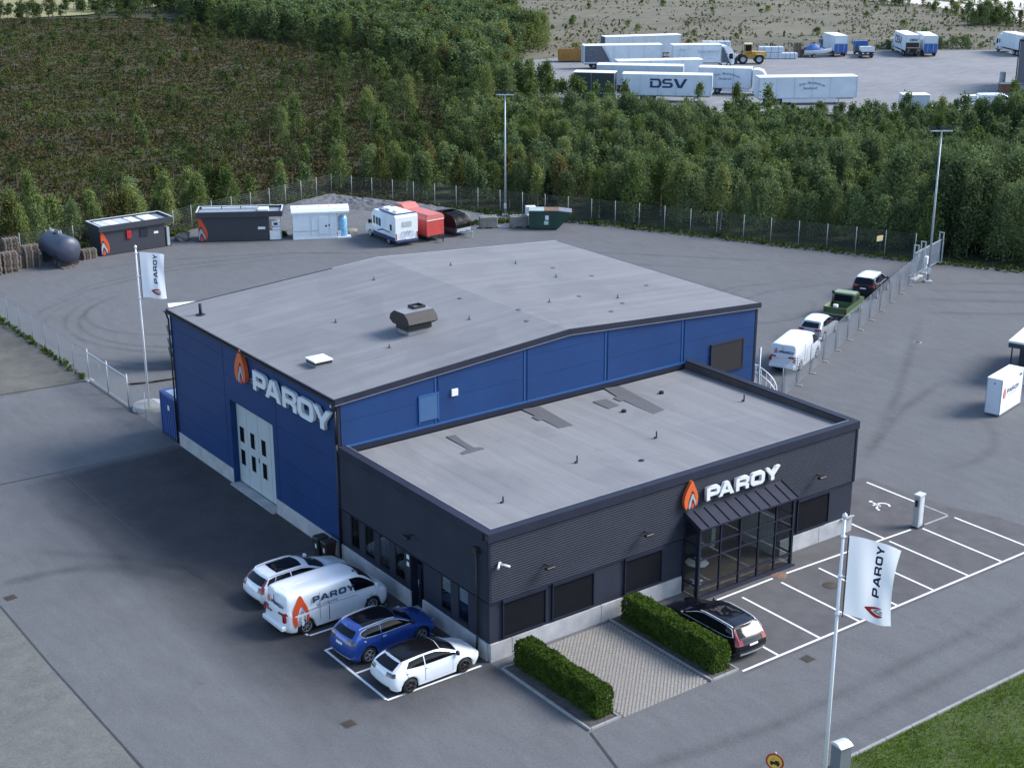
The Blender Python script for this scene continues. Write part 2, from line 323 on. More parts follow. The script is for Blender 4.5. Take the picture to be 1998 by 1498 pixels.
# painted bay lines, seams, tyre marks
paint = M('road_paint', (.74,.75,.76), .7, var=.1, scale=3)
paintworn = M('worn_road_paint', (.3,.3,.3), .8, var=.3, scale=3)
seam_m = M('bitumen_seam', (.035,.034,.036), .6, var=.3, scale=4)
def strip(name, pts, wd, z, m, soft=False):
    P = [Vector((x, y, 0)) for x, y in pts]; L = []; Rr = []
    for i, p in enumerate(P):
        d = (P[min(i+1, len(P)-1)]-P[max(i-1, 0)]).normalized(); nrm = Vector((-d.y, d.x, 0))*wd/2
        L.append((p.x+nrm.x, p.y+nrm.y, z)); Rr.append((p.x-nrm.x, p.y-nrm.y, z))
    mid = [(p.x, p.y, z) for p in P]; mb = MB(); mb.grid([L, mid, Rr] if soft else [L, Rr], sm=False); o = mb.build(name, m, fix=False)
    if sum(f.normal.z for f in o.data.polygons) < 0: o.data.flip_normals()
    if soft:
        a = o.data.attributes.new('fade', 'FLOAT', 'POINT'); n = len(P); a.data.foreach_set('value', [0.]*n+[math.sin(math.pi*min(1, max(0, i/(n-1))))**.5 for i in range(n)]+[0.]*n)
    return tag(o, kind='structure')
LZ = .009
def pline(a, b, m=None): return strip('bay_line', [a, b], .115, LZ, m or paint)
pline((-4.98,-.03),(-.45,-.03)); strip('bay_line', [(-4.98,.03),(-4.98,4.95)], .115, LZ, paint)
pline((-4.92,2.49),(-1.6,2.49)); pline((-4.92,4.9),(-4.2,4.9)); pline((-4.9,6.4),(-.4,6.4)); strip('bay_line', [(-4.96,6.46),(-4.96,7.2)], .115, LZ, paint)
pline((7.9,-6.72),(44,-6.72))
for i in range(7): pline((10.03+2.5*i,-6.66),(10.03+2.5*i,-2.02))
pline((27.45,-6.66),(27.4,-2.12))
pline((10.9,-1.55),(15.0,-1.5)); pline((15.9,-1.5),(24.45,-1.76)); pline((22.6,.5),(22.57,-1.64)); pline((25.5,-1.78),(27.3,-1.78), paintworn)
pline((27.38,3.6),(27.37,.2)); pline((27.37,.2),(27.36,-1.72), paintworn)
for pts in ([(-14.7,-8),(-14.62,1.2),(-14.75,10.4),(-14.72,17)], [(-.3,30.62),(-7,30.7),(-10.2,30.86),(-30,31.5)], [(-6.95,30.6),(-6.85,23.8),(-6.7,18),(-6.3,14)],
            [(0,-6.6),(-.7,-9),(-1.3,-11.5),(-2.4,-14)], [(-.1,44.75),(-5.5,45.35),(-20,46.4)]):
    strip('asphalt_seam', pts, .1, .0135, seam_m)
tm = bpy.data.materials.new('tyre_mark'); tm.use_nodes = True; nt = tm.node_tree; b = nt.nodes['Principled BSDF']
b.inputs['Base Color'].default_value = (.03,.03,.033,1); b.inputs['Roughness'].default_value = .8
pos = nt.nodes.new('ShaderNodeNewGeometry').outputs['Position']
at = nt.nodes.new('ShaderNodeAttribute'); at.attribute_name = 'fade'
nt.links.new(mix(nt, ramp(nt, noise(nt, pos, .4, 6, .75), [(.3,(.04,.04,.04)),(.8,(.3,.3,.3))]), at.outputs['Fac'], 1., 'MULTIPLY'), b.inputs['Alpha'])
def arc(cx, cy, r, a0, a1, n=26, e=1.): return [(cx+r*math.cos(R_(a0+(a1-a0)*i/n)), cy+r*e*math.sin(R_(a0+(a1-a0)*i/n))) for i in range(n+1)]
TM = [arc(12,55,8.2,100,300), arc(12.4,55,9.6,95,310), arc(12,54,11.2,110,300), arc(12.5,54,12.6,120,290), arc(11.5,57,6.6,80,290),
      [(3,62),(8,66),(16,68),(26,66),(34,60)], [(4,64),(9,67.4),(17,69.2),(27,67.3),(36,61)], [(8,72),(16,72),(26,68),(36,60.5)], [(44,56),(50,50),(58,41),(64,33)], [(40,52),(48,47),(56,38)],
      [(36,33),(43,36),(50,36.5),(58,34)], [(37,30),(44,33),(51,34),(60,32)], arc(47,33,5.5,200,330), arc(46,44,9,190,300),
      [(58,26),(62,22.5),(66.5,18.5),(71,14)], [(61,27),(66,22.5),(72,17.5),(76,13)], [(63.5,27.6),(68,24.5),(73,20)], [(56,23),(60,19.5),(66,15)],
      [(-9.2,27),(-8.4,22),(-8.6,17),(-5,11)], [(-12,22),(-8,18),(-6.4,15.5),(-5.6,9)], arc(-13,14,5,20,110), [(-14,19),(-10,18.6),(-6.4,15.5)],
      [(-12,-4),(-4,-9),(6,-10.4),(18,-10.2),(30,-9.4)], [(-2,-12),(8,-12),(20,-11.9),(32,-11)], [(30,6),(38,10),(46,12.5)], arc(34,9,7,250,340), [(28.5,5),(40,12),(49,18.2),(56,23)]]
for i, p in enumerate(TM):
    strip('tyre_mark', [tuple(Vector(p[j]).lerp(Vector(p[min(j+1, len(p)-1)]), q/6)) for j in range(len(p)-1) for q in range(6)] if len(p) < 8 else p, 1.0 if i > 13 else .62, .017+.0006*i, tm, True)
# wheelchair symbol painted in the reserved bay
mb = MB(); zz = LZ+.001; WX, WY = 25.6, 1.05; WS = .72
ring = [(math.cos(R_(a)), math.sin(R_(a))) for a in range(-60, 190, 12)]
mb.grid([[(WX+WS*(.1+.5*c), WY+WS*(-.05+.5*s), zz) for c, s in ring], [(WX+WS*(.1+.36*c), WY+WS*(-.05+.36*s), zz) for c, s in ring]], sm=False)
def flatbar(a, b, wd):
    a = Vector((WX+WS*a[0], WY+WS*a[1], zz)); b = Vector((WX+WS*b[0], WY+WS*b[1], zz)); d = (b-a).normalized(); n = Vector((-d.y, d.x, 0))*wd*WS/2; mb.add([a-n,b-n,b+n,a+n], [(0,1,2,3)])
flatbar((-.1,.75),(-.15,.05),.15); flatbar((-.15,.45),(-.5,.4),.12); flatbar((-.12,.06),(-.62,.0),.15); flatbar((-.6,.02),(-.8,-.45),.15)
mb.cyl((WX-.05,WY+.7,zz),(WX-.05,WY+.7,zz+.001),.1,n=12)
tag(mb.build('wheelchair_symbol', paint, fix=False), kind='structure')

# drains and manhole
iron = M('cast_iron', (.07,.055,.045), .7, .3, var=.3, scale=6); rustc = M('rusty_iron', (.17,.1,.07), .85, var=.4, scale=5)
for (x, y, rz, lab) in ((-14.08,17.5,.1,'iron drain grate at the edge of the gravel road'),(-7.07,-.61,.05,'iron drain grate in the asphalt left of the white hatchback'),(10.78,-7.59,.05,'iron drain grate in the lane behind the black estate car'),
                  (49.72,18.39,.4,'iron drain grate beyond the rail fence, right side yard'),(9.5,-.7,.0,'iron drain grate hidden between hedge and glass porch')):
    if y == -.7: continue
    t = thing('drain_grate', lab, 'drain', (x, y, .004), rz)
    f = MB(); f.box(-.36,-.36,0,.36,.36,.006); t.scale = (.72,.68,1); f.build('frame', concrete if x > 40 else iron, t)
    g = MB()
    for k in range(6): g.box(-.26,-.25+k*.09,.0065,.26,-.2+k*.09,.016)
    g.build('grate', iron, t); p_ = MB(); p_.box(-.28,-.28,.0061,.28,.28,.0068); p_.build('pit', black, t)
for (x, y, lab, mm) in ((15.45,-1.45,'rusty round manhole cover in front of the glass porch', rustc),(16.6,-3.6,'worn round manhole cover in an empty bay', iron)):
    t = thing('manhole_cover', lab, 'manhole', (x, y, .004))
    g = MB(); g.lathe([(.0,.014),(.24,.014),(.25,.012)], (0,0,0), n=20); g.build('lid', mm, t)
    g = MB(); g.lathe([(.26,.012),(.36,.013),(.38,.004)], (0,0,0), n=20); g.build('ring', mm, t)
# ------------------------------------------------------------------ lettering and the flame emblem
def smooth_poly(p, n=4):
    out = []; k = len(p)
    for i in range(k):
        p0, p1, p2, p3 = p[i-1], p[i], p[(i+1) % k], p[(i+2) % k]
        for j in range(n):
            t = j/n; out.append(tuple(.5*((2*b)+(c-a)*t+(2*a-5*b+4*c-d)*t*t+(-a+3*b-3*c+d)*t**3) for a, b, c, d in zip(p0, p1, p2, p3)))
    return out
def rrect(x0, y0, x1, y1, r, n=4, corners=(1,1,1,1)):
    out = []
    for (cx, cy, a), on in zip(((x1-r,y1-r,0),(x0+r,y1-r,90),(x0+r,y0+r,180),(x1-r,y0+r,270)), corners):
        if on: out += [(cx+r*math.cos(R_(a+90*i/n)), cy+r*math.sin(R_(a+90*i/n))) for i in range(n+1)]
        else: out.append((cx+r*math.copysign(1, math.cos(R_(a+45))), cy+r*math.copysign(1, math.sin(R_(a+45)))))
    return out
LET = {   # wide heavy square letters, height 1: (width, [(outline, holes)])
 'P': (1.22, [[(0,0),(.3,0),(.3,.28)]+[(.86,.28),(1.06,.33),(1.18,.46),(1.2,.64),(1.18,.84),(1.06,.96),(.86,1)]+[(0,1)], [[(.3,.52),(.3,.77),(.82,.77),(.9,.72),(.9,.57),(.82,.52)]]]),
 'A': (1.36, [[(0,0),(.32,0),(.42,.19),(.96,.19),(1.06,0),(1.4,0),(.9,1),(.5,1)], [[(.53,.41),(.69,.76),(.85,.41)]]]),
 'R': (1.26, [[(0,0),(.3,0),(.3,.3),(.72,.3),(.88,.24),(.9,.0),(1.2,0),(1.2,.28),(1.12,.4),(1.02,.44),(1.16,.52),(1.22,.68),(1.2,.86),(1.08,.97),(.9,1),(0,1)], [[(.3,.53),(.3,.78),(.84,.78),(.92,.73),(.92,.58),(.84,.53)]]]),
 'O': (1.34, [rrect(0,0,1.3,1,.3), [rrect(.31,.24,.99,.76,.12)]]),
 'Y': (1.3, [[(.5,0),(.82,0),(.82,.36),(1.36,1),(1.0,1),(.66,.58),(.34,1),(-.04,1),(.5,.36)], []]),
 'D': (1.25, [[(0,0),(.95,0),(1.15,.12),(1.25,.35),(1.25,.6),(1.12,.9),(.92,1),(0,1),(0,.8),(.85,.8),(.97,.68),(.97,.34),(.85,.2),(.28,.2),(.28,.72),(0,.72)], []]),
 'S': (1.2, [[(0,0),(.9,0),(1.1,.1),(1.18,.3),(1.1,.5),(.92,.6),(.3,.6),(.24,.68),(.3,.8),(1.0,.8),(1.0,1),(.2,1),(.02,.88),(-.04,.68),(.04,.5),(.2,.42),(.82,.42),(.88,.3),(.82,.2),(0,.2)], []]),
 'V': (1.3, [[(.42,0),(.84,0),(1.42,1),(1.08,1),(.64,.24),(.28,1),(-.08,1)], []])}
FLAME_O = smooth_poly([(.1,0),(.02,.16),(0,.34),(.05,.56),(.18,.8),(.335,1.0),(.46,.78),(.57,.55),(.62,.34),(.6,.14),(.56,.06),(.535,.2),(.48,.4),(.36,.64),(.25,.46),(.18,.26),(.17,.1)], 3)
FLAME_G = smooth_poly([(.22,.0),(.2,.14),(.25,.3),(.36,.54),(.46,.36),(.52,.2),(.5,.06),(.455,.2),(.37,.35),(.31,.2),(.28,.06)], 3)
FLAME_C = smooth_poly([(.32,.04),(.32,.12),(.37,.22),(.43,.12),(.42,.04),(.37,.0)], 3)
def shape_mesh(name, polys, mats, depth, offset=0):            # 2D outlines with holes -> solid of given depth
    cu = bpy.data.curves.new(name, 'CURVE'); cu.dimensions = '2D'; cu.fill_mode = 'BOTH'; cu.extrude = depth/2
    for p in polys:
        sp = cu.splines.new('POLY'); sp.points.add(len(p)-1)
        for q, (x, y) in zip(sp.points, p): q.co = (x, y, 0, 1)
        sp.use_cyclic_u = True
    ob = bpy.data.objects.new(name, cu); COL.objects.link(ob)
    me = bpy.data.meshes.new_from_object(ob.evaluated_get(bpy.context.evaluated_depsgraph_get()))
    bpy.data.objects.remove(ob); bpy.data.curves.remove(cu); me.name = name
    me.materials.clear(); me.materials.append(mats); return me
def text_mesh(name, txt, size, m, depth=.004, shear=0., spacing=1.):
    cu = bpy.data.curves.new(name, 'FONT'); cu.body = txt; cu.size = size; cu.extrude = depth/2; cu.shear = shear; cu.space_character = spacing; cu.resolution_u = 3
    ob = bpy.data.objects.new(name, cu); COL.objects.link(ob)
    me = bpy.data.meshes.new_from_object(ob.evaluated_get(bpy.context.evaluated_depsgraph_get()))
    bpy.data.objects.remove(ob); bpy.data.curves.remove(cu); me.materials.clear(); me.materials.append(m); return me
LMESH = {}
def letter(ch, h, depth, m):
    key = (ch, h, depth, m.name)
    if key not in LMESH:
        o, hs = LET[ch][1]; LMESH[key] = shape_mesh('letter', [[(x*h, y*h) for x, y in q] for q in [o]+hs], m, depth)
    return LMESH[key]
def word(parent, txt, h, depth, m, mat4, gap=.12, wide=1., name='letter'):
    x = 0
    for ch in txt:
        o = link(name, letter(ch, h, depth, m), parent); o.matrix_local = mat4 @ Matrix.Translation((x, 0, 0)) @ Matrix.Diagonal((wide, 1, 1, 1))
        x += (LET[ch][0]+gap)*h*wide
    return x
def wall_frame(origin, right, up):                             # local x = right, local y = up, local z = out of the wall
    r = Vector(right).normalized(); u = Vector(up).normalized(); n = r.cross(u)
    m = Matrix((r, u, n)).transposed().to_4x4(); m.translation = Vector(origin); return m
def flame(parent, h, w_, depth, mat4, mats=(orange, greysign, redprint)):
    for nm, poly, mm, k in (('flame_outer', FLAME_O, mats[0], 0), ('flame_inner', FLAME_G, mats[1], .012), ('flame_core', FLAME_C, mats[2], .016)):
        me = shape_mesh(nm, [[(x*w_/.62, y*h) for x, y in poly]], mm, depth+k*2*(1 if depth > .03 else .05)); o = link(nm, me, parent); o.matrix_local = mat4

# ------------------------------------------------------------------ roof felt
def felt(name, ca, cb, lap_axis):
    m = bpy.data.materials.new(name); m.use_nodes = True; nt = m.node_tree; b = nt.nodes['Principled BSDF']; b.inputs['Roughness'].default_value = .85
    b.inputs['Specular IOR Level'].default_value = .3
    pos = nt.nodes.new('ShaderNodeNewGeometry').outputs['Position']
    vs_ = (.12, 1.6, 1) if lap_axis == 'x' else (1.6, .12, 1)
    c = ramp(nt, noise(nt, pos, .35, 6, .6), [(.3, ca), (.7, cb)])
    c = mix(nt, c, ramp(nt, noise(nt, pos, 1., 6, .65, 0, vs_), [(.3, [x*.86 for x in ca]), (.7, [min(1, x*1.12) for x in cb])]), .5)
    wv = nt.nodes.new('ShaderNodeTexWave'); wv.wave_type = 'BANDS'; wv.bands_direction = 'Y' if lap_axis == 'x' else 'X'; wv.wave_profile = 'SAW'
    wv.inputs['Scale'].default_value = .3142; wv.inputs['Distortion'].default_value = .15; nt.links.new(pos, wv.inputs['Vector'])
    c = mix(nt, c, ramp(nt, wv.outputs['Fac'], [(0, (.72,.72,.74)), (.05, (1,1,1))]), .85, 'MULTIPLY')
    c = mix(nt, c, ramp(nt, noise(nt, pos, .22, 5, .6, .6), [(.5, (1,1,1)), (.56, (.9,.9,.92)), (.7, (.86,.86,.88))]), .8, 'MULTIPLY')
    c = mix(nt, c, ramp(nt, noise(nt, pos, 30, 2), [(.2, (.88,.88,.88)), (.8, (1.1,1.1,1.1))]), 1., 'MULTIPLY')
    nt.links.new(c, b.inputs['Base Color']); MATS[name] = m; return m
felt1 = felt('roof_felt', (.158,.161,.17), (.2,.203,.212), 'x'); felt2 = felt('annexe_felt', (.175,.177,.183), (.217,.218,.222), 'y')
patchm = M('felt_patch', (.085,.086,.093), .9, var=.1, scale=2, world=True)

# ------------------------------------------------------------------ blue hall
D1, D2, WB, HE, HR = 12.05, 30.56, 27.1, 8.1, 9.0
hall = thing('warehouse', 'blue metal clad industrial hall with low pitched grey felt roof', 'warehouse', (0, D1, 0))
def zr(x): return HE+(HR-HE)*(1-abs(x-WB/2)/(WB/2))
def P_(mb, name, m, label=None): return mb.build(name, m, hall, loc=(0, -D1, 0), label=label)
mb = MB(); mb.box(.52, D1+.16, -.1, WB-.16, D2-.14, HE-.12); P_(mb, 'core', dark)
# left wall: three bays of horizontal sandwich panels, gate opening y 18.7..23.6, z 0..4.9
def lpanel(y0, y1, z0, z1):
    if z1-z0 < .05 or y1-y0 < .05: return
    g = .006; mb = MB(); mb.box(0, y0+g, z0+g, .14, y1-g, z1-g); P_(mb, 'wall_panel', bluewall)
ZS = [.83, 2.03, 3.23, 4.9, 6.1, 7.1, 7.82]
for (a, b_) in ((D1+.2, 18.3), (18.3, 24.1), (24.1, D2-.12)):
    for z0, z1 in zip(ZS, ZS[1:]):
        if a == 18.3 and z1 <= 4.95:
            lpanel(18.3, 18.66, z0, z1); lpanel(23.62, 24.1, z0, z1)
        else: lpanel(a, b_, z0, z1)
for y in (18.3, 24.1): mb = MB(); mb.box(-.012, y-.05, .83, .0, y+.05, 7.82); P_(mb, 'joint_trim', bluewall)
for (a, b_) in ((D1+.05, 15.2), (15.2, 18.7), (23.6, 27.), (27., D2)):
    mb = MB(); mb.bbox(-.03, a+.008, -.1, .15, b_-.008, .83, .012); P_(mb, 'plinth_block', plinth)
for (x, y) in ((-.02, D1-.02), (-.02, D2-.14), (WB-.14, D1-.02), (WB-.14, D2-.14)):
    mb = MB(); mb.box(x, y, .8, x+.16, y+.16, HE-.28); P_(mb, 'corner_trim', charcoal)
# gate with three folding leaves
mb = MB(); mb.box(.0, 18.66, 0, .5, 18.72, 4.9); mb.box(0, 23.56, 0, .5, 23.62, 4.9); mb.box(0, 18.72, 4.8, .5, 23.56, 4.9); P_(mb, 'gate_reveal', bluewall)
mb = MB(); mb.box(.42, 18.72, 0, .5, 23.56, 4.8); P_(mb, 'gate_backing', dark)
gate_m = M('gate_leaf', (.42,.46,.47), .5, var=.05)
LY = [(19.0,19.75),(19.78,21.1),(21.13,22.37),(22.4,23.54)]
WIN = {1: (20.28, 20.74), 2: (21.54, 21.99), 3: (22.74, 23.22)}
for i, (a, b_) in enumerate(LY):
    mb = MB(); mb.box(.34, a, .12, .41, b_, 4.62); lf = P_(mb, 'gate_leaf', gate_m)
    if i in WIN:
        for z0 in (1.2, 2.49):
            mb = MB(); mb.box(.325, WIN[i][0]-.05, z0-.05, .34, WIN[i][1]+.05, z0+.9); f_ = mb.build('window_frame', gate_m, lf)
            mb = MB(); mb.box(.318, WIN[i][0], z0, .325, WIN[i][1], z0+.85); mb.build('window_pane', carglass, lf)
mb = MB(); mb.box(.3, 21.1, 1.9, .34, 21.14, 2.15); P_(mb, 'gate_handle', black)
mb = MB(); mb.box(-.25, 18.7, -.02, .34, 23.6, .07); P_(mb, 'gate_sill', concrete)
# front wall above the office and right of it
XS = [.18, 5.5, 10.85, 16.1, 21.5, 26.95]
for i, (a, b_) in enumerate(zip(XS, XS[1:])):
    z0s = [5.72, 6.92, 8.06, 9.4] if i < 4 else [.83, 2.03, 3.23, 4.43, 5.6, 6.78, 8.06, 9.4]
    for z0, z1 in zip(z0s, z0s[1:]):
        g = .005; ta, tb = zr(a+g)-.2, zr(b_-g)-.2; pts = [(a+g, z0+g), (b_-g, z0+g)]
        if min(ta, tb) < z0+.05 and max(ta, tb) < z0+.05: continue
        top = z1-g
        xm = WB/2
        if ta >= top and tb >= top: pts += [(b_-g, top), (a+g, top)]
        else:
            pts += [(b_-g, max(z0+.02, min(top, tb)))]
            for xx in (b_-g-(b_-a)*k/8 for k in range(1, 8)): pts.append((xx, max(z0+.02, min(top, zr(xx)-.2))))
            pts += [(a+g, max(z0+.02, min(top, ta)))]
        mb = MB(); mb.prism(pts, 'y', D1, D1+.14); P_(mb, 'wall_panel', bluewall)
for x in XS[1:-1]:
    for dx in (-.13, .07):
        mb = MB(); mb.box(x+dx, D1-.03, 5.75, x+dx+.06, D1-.002, zr(x)-.22); P_(mb, 'joint_trim', bluetrim if dx < 0 else bluewall)
mb = MB(); mb.box(.2, D1-.05, 5.62, 21.9, D1-.003, 5.72); P_(mb, 'drip_flashing', bluetrim)
for k in range(8):
    mb = MB(); mb.box(.2+k*2.71, D1-.09, 5.36, .2+(k+1)*2.71-.01, D1-.052, 5.615); P_(mb, 'upstand_flashing', charcoal)
mb = MB(); mb.box(WB-.14, D1+.14, .83, WB, D2-.12, 7.82); P_(mb, 'side_wall', bluewall)
mb = MB(); mb.prism([(.1,0),(WB-.1,0),(WB-.1,zr(WB-.1)-.2),(WB/2,HR-.2),(.1,zr(.1)-.2)], 'y', D2-.12, D2); P_(mb, 'rear_wall', bluewall)
mb = MB(); mb.box(21.95, D1-.03, -.1, WB, D1+.13, .82); mb.box(WB-.12, D1+.13, -.1, WB+.03, D2, .82); P_(mb, 'plinth_block', plinth)
# louvre door hatch, white panel, shuttered window
mb = MB(); mb.box(4.5, D1-.05, 5.98, 5.5, D1-.004, 7.22); h_ = P_(mb, 'hatch_door', M('hatch_door', (.04,.1,.22), .4, var=.08))
mb = MB(); mb.box(4.42, D1-.07, 7.23, 5.58, D1-.004, 7.3); mb.box(4.42, D1-.065, 5.9, 4.49, D1-.004, 7.23); mb.box(5.51, D1-.065, 5.9, 5.58, D1-.004, 7.23); mb.build('hatch_frame', bluetrim, h_)
mb = MB(); mb.bbox(6.3, D1-.1, 6.92, 6.68, D1-.003, 7.26, .02); P_(mb, 'junction_box', white)
mb = MB(); mb.box(23.65, D1-.08, 4.6, 25.97, D1-.004, 6.2); wn = P_(mb, 'window', black)
mb = MB(); mb.box(23.55, D1-.12, 6.21, 26.07, D1-.004, 6.3); mb.box(23.55, D1-.1, 4.5, 23.64, D1-.004, 6.2); mb.box(25.98, D1-.1, 4.5, 26.07, D1-.004, 6.2); mb.box(23.65, D1-.1, 4.5, 25.97, D1-.004, 4.59); mb.build('window_frame', charcoal2, wn)
# roof slopes, edge boards
for sx, (a, b_) in ((0, (-.12, WB/2)), (1, (WB/2, WB+.12))):
    mb = MB(); za, zb = (zr(a), HR) if sx == 0 else (HR, zr(b_))
    mb.prism([(a, za-.18), (b_, zb-.18), (b_, zb), (a, za)], 'y', D1-.06, D2+.06); P_(mb, 'roof_slope', felt1)
XF = [-.16, 2.4, 5.0, 7.6, 10.4, 12.2, 13.55, 16.2, 18.9, 21.6, 24.3, WB+.16]
for a, b_ in zip(XF, XF[1:]):
    mb = MB(); mb.prism([(a+.004, zr(a)-.27), (b_-.004, zr(b_)-.27), (b_-.004, zr(b_)+.03), (a+.004, zr(a)+.03)], 'y', D1-.12, D1-.062); P_(mb, 'fascia_board', charcoal2)
    mb = MB(); mb.prism([(a+.004, zr(a)-.27), (b_-.004, zr(b_)-.27), (b_-.004, zr(b_)+.03), (a+.004, zr(a)+.03)], 'y', D2+.062, D2+.12); P_(mb, 'fascia_board', charcoal2 if a < 10 else flashing)
mb = MB(); mb.prism([(-.16, zr(0)-.31), (WB/2, HR-.31), (WB+.16, zr(WB)-.31), (WB+.16, zr(WB)-.275), (WB/2, HR-.275), (-.16, zr(0)-.275)], 'y', D1-.13, D1-.03); P_(mb, 'drip_edge', M('grey_trim', (.16,.165,.19), .5))
YF = [D1-.1, 15.1, 18.2, 21.3, 24.4, 27.5, D2+.1]
for a, b_ in zip(YF, YF[1:]):
    mb = MB(); mb.box(-.2, a+.004, HE-.25, -.122, b_-.004, HE-.01); P_(mb, 'fascia_board', charcoal2)
    mb = MB(); mb.box(WB+.122, a+.004, HE-.25, WB+.2, b_-.004, HE-.01); P_(mb, 'fascia_board', charcoal2)
mb = MB()
prof = [(-.205,HE-.06),(-.215,HE-.14),(-.27,HE-.17),(-.33,HE-.14),(-.34,HE-.05),(-.33,HE-.05),(-.32,HE-.13),(-.27,HE-.155),(-.22,HE-.13),(-.212,HE-.06)]
mb.prism(prof, 'y', D1-.1, D2+.1); P_(mb, 'gutter', black)
mb = MB(); mb.cyl((-.27,D2-.05,HE-.16),(-.09,D2+.06,HE-.6),.05); mb.cyl((-.09,D2+.06,HE-.6),(-.09,D2+.06,.2),.05); P_(mb, 'downpipe', black)
mb = MB(); mb.cyl((-.27,D1+.02,HE-.16),(-.08,D1+.04,HE-.6),.05); mb.cyl((-.08,D1+.04,HE-.6),(-.08,D1+.04,5.85),.05); mb.cyl((-.08,D1+.04,5.85),(-.08,D1+.04,.1),.05); P_(mb, 'downpipe', black)
mb = MB(); mb.bbox(-.12, 12.42, 7.58, -.003, 12.5, 7.7, .01); P_(mb, 'sensor', white)
for (x, y) in ((5.5,21.7),(10.95,26.8),(16.4,27),(20.4,25.9),(20.4,21.9),(20.4,16.3),(16.2,17.1),(10.84,17),(5.46,16.25)):
    mb = MB(); mb.cyl((x,y,zr(x)-.02),(x,y,zr(x)+.2),.032,n=8); mb.cyl((x,y,zr(x)),(x,y,zr(x)+.02),.12,.1,n=10); P_(mb, 'vent_pipe', M('pipe_grey', (.07,.072,.08), .6))
for (x, y) in ((12.5,20.3),(13.6,16.4),(18.6,17.5),(19.8,15.2),(21.8,24),(22.6,21.3),(18,14),(24,18),(12.8,14.6)):
    mb = MB(); mb.cyl((x,y,zr(x)-.01),(x,y,zr(x)+.035),.16,.12,n=10); P_(mb, 'roof_outlet', M('pipe_grey', (.07,.072,.08), .6))
mb = MB(); mb.cyl((.82,28.3,zr(.82)-.02),(.82,28.3,zr(.82)+.62),.085,n=10); mb.cyl((.82,28.3,zr(.82)),(.82,28.3,zr(.82)+.04),.3,.22,n=10); P_(mb, 'flue', charcoal2)
# big roof ventilator
t = thing('roof_ventilator', 'large brown metal ventilator hood on the hall roof', 'ventilator', (7.75, 17.55, zr(7.6)), R_(2)); t.scale = (.92,.92,.92)
brown = M('brown_metal', (.015,.0125,.0125), .5, var=.15)
mb = MB(); mb.box(-.72,-.52,-.12,.72,.52,.22); mb.build('curb', M('curb_felt', (.24,.24,.245), .9), t)
mb = MB(); mb.box(-.8,-.6,.22,.8,.6,.5); mb.build('throat', black, t)
mb = MB(); mb.prism([(-.62,.5),(.62,.5),(.98,.72),(.86,1.0),(.52,1.25),(-.52,1.25),(-.86,1.0),(-.98,.72)], 'x', -.98, .98); mb.build('hood', brown, t)
mb = MB(); mb.box(-.95,-.5,1.252,.95,.5,1.27); mb.build('top_plate', M('grey_plate', (.2,.2,.215), .5), t)
mb = MB(); mb.box(.0,-.1,1.272,.75,-.03,1.4); mb.box(.0,.5,1.272,.75,.57,1.4); mb.box(0,-.03,1.272,.06,.5,1.4); mb.box(.69,-.03,1.272,.75,.5,1.4); mb.build('flap_frame', black, t)
t = thing('skylight', 'white square roof dome hatch near the hall eaves', 'skylight', (1.72, 16.72, zr(1.7))); t.scale = (.9,.9,.95)
mb = MB(); mb.box(-.5,-.5,-.1,.5,.5,.12); mb.build('curb', felt1, t)
mb = MB(); mb.box(-.52,-.52,.12,.52,.52,.26); mb.build('collar', black, t)
mb = MB(); mb.box(-.56,-.56,.26,.56,.56,.33); mb.grid([[(-.5+.1*i,-.5+.1*j,.332+.06*math.sin(math.pi*i/10)*math.sin(math.pi*j/10)) for j in range(11)] for i in range(11)]); mb.build('dome', white, t)
# sign on the left wall
t = thing('company_sign', 'large flame emblem and white PAROY letters on the dark blue side wall', 'sign', (-.1, 21.6, 6.3))
def rel(t, m4): return Matrix.Translation(-t.location) @ m4
FW = lambda y, z, x=-.16: rel(t, wall_frame((x, y, z), (0,-1,0), (0,0,1)))
flame(t, 1.78, 1.18, .22, FW(22.12, 6.3))
LH = 1.02
for ch, y in zip('PAROY', (20.13, 18.82, 17.0, 15.44, 13.86)):
    o = link('letter', letter(ch, LH, .17, white), t); o.matrix_local = FW(y, 6.36) @ Matrix.Diagonal((1.16, 1, 1, 1))
for z in (6.66, 6.5): 
    mb = MB(); mb.box(-.05, 12.9, z, -.015, 20.9, z+.035); mb.build('mounting_rail', steel, t, loc=-t.location)

# ------------------------------------------------------------------ office annexe
WO, HO, HC = 21.89, 5.81, .82
off = thing('office_building', 'charcoal clad flat roofed office annexe with concrete plinth', 'office building', (0, 0, 0))
def Q(mb, name, m, label=None, parent=None): return mb.build(name, m, parent or off, label=label)
mb = MB(); mb.box(.36, .14, -.1, 10.7, D1-.13, 5.2); mb.box(10.7, 2.6, -.1, 16.7, D1-.13, 5.2); mb.box(10.7, .12, 3.75, 16.7, 2.6, 5.2); mb.box(16.7, .12, -.1, WO-.12, D1-.13, 5.2); Q(mb, 'core', dark)
# plinth blocks
for a, b_ in ((0.0, 1.1), (1.1, 5.9), (5.9, 10.62)): mb = MB(); mb.bbox(a+.006, -.07, -.1, b_-.006, .119, HC, .012); Q(mb, 'plinth_block', plinth)
for a, b_ in ((16.9, 19.6), (19.6, WO+.1)): mb = MB(); mb.bbox(a+.006, -.07, -.1, b_-.006, .119, HC, .012); Q(mb, 'plinth_block', plinth)
for a, b_ in ((.12, 5.0), (5.95, 9), (9, D1-.02)): mb = MB(); mb.bbox(-.07, a+.006, -.1, .119, b_-.006, HC, .012); Q(mb, 'plinth_block', plinth)
mb = MB(); mb.bbox(WO-.1, .12, -.1, WO+.07, D1-.13, HC, .012); Q(mb, 'plinth_block', plinth)
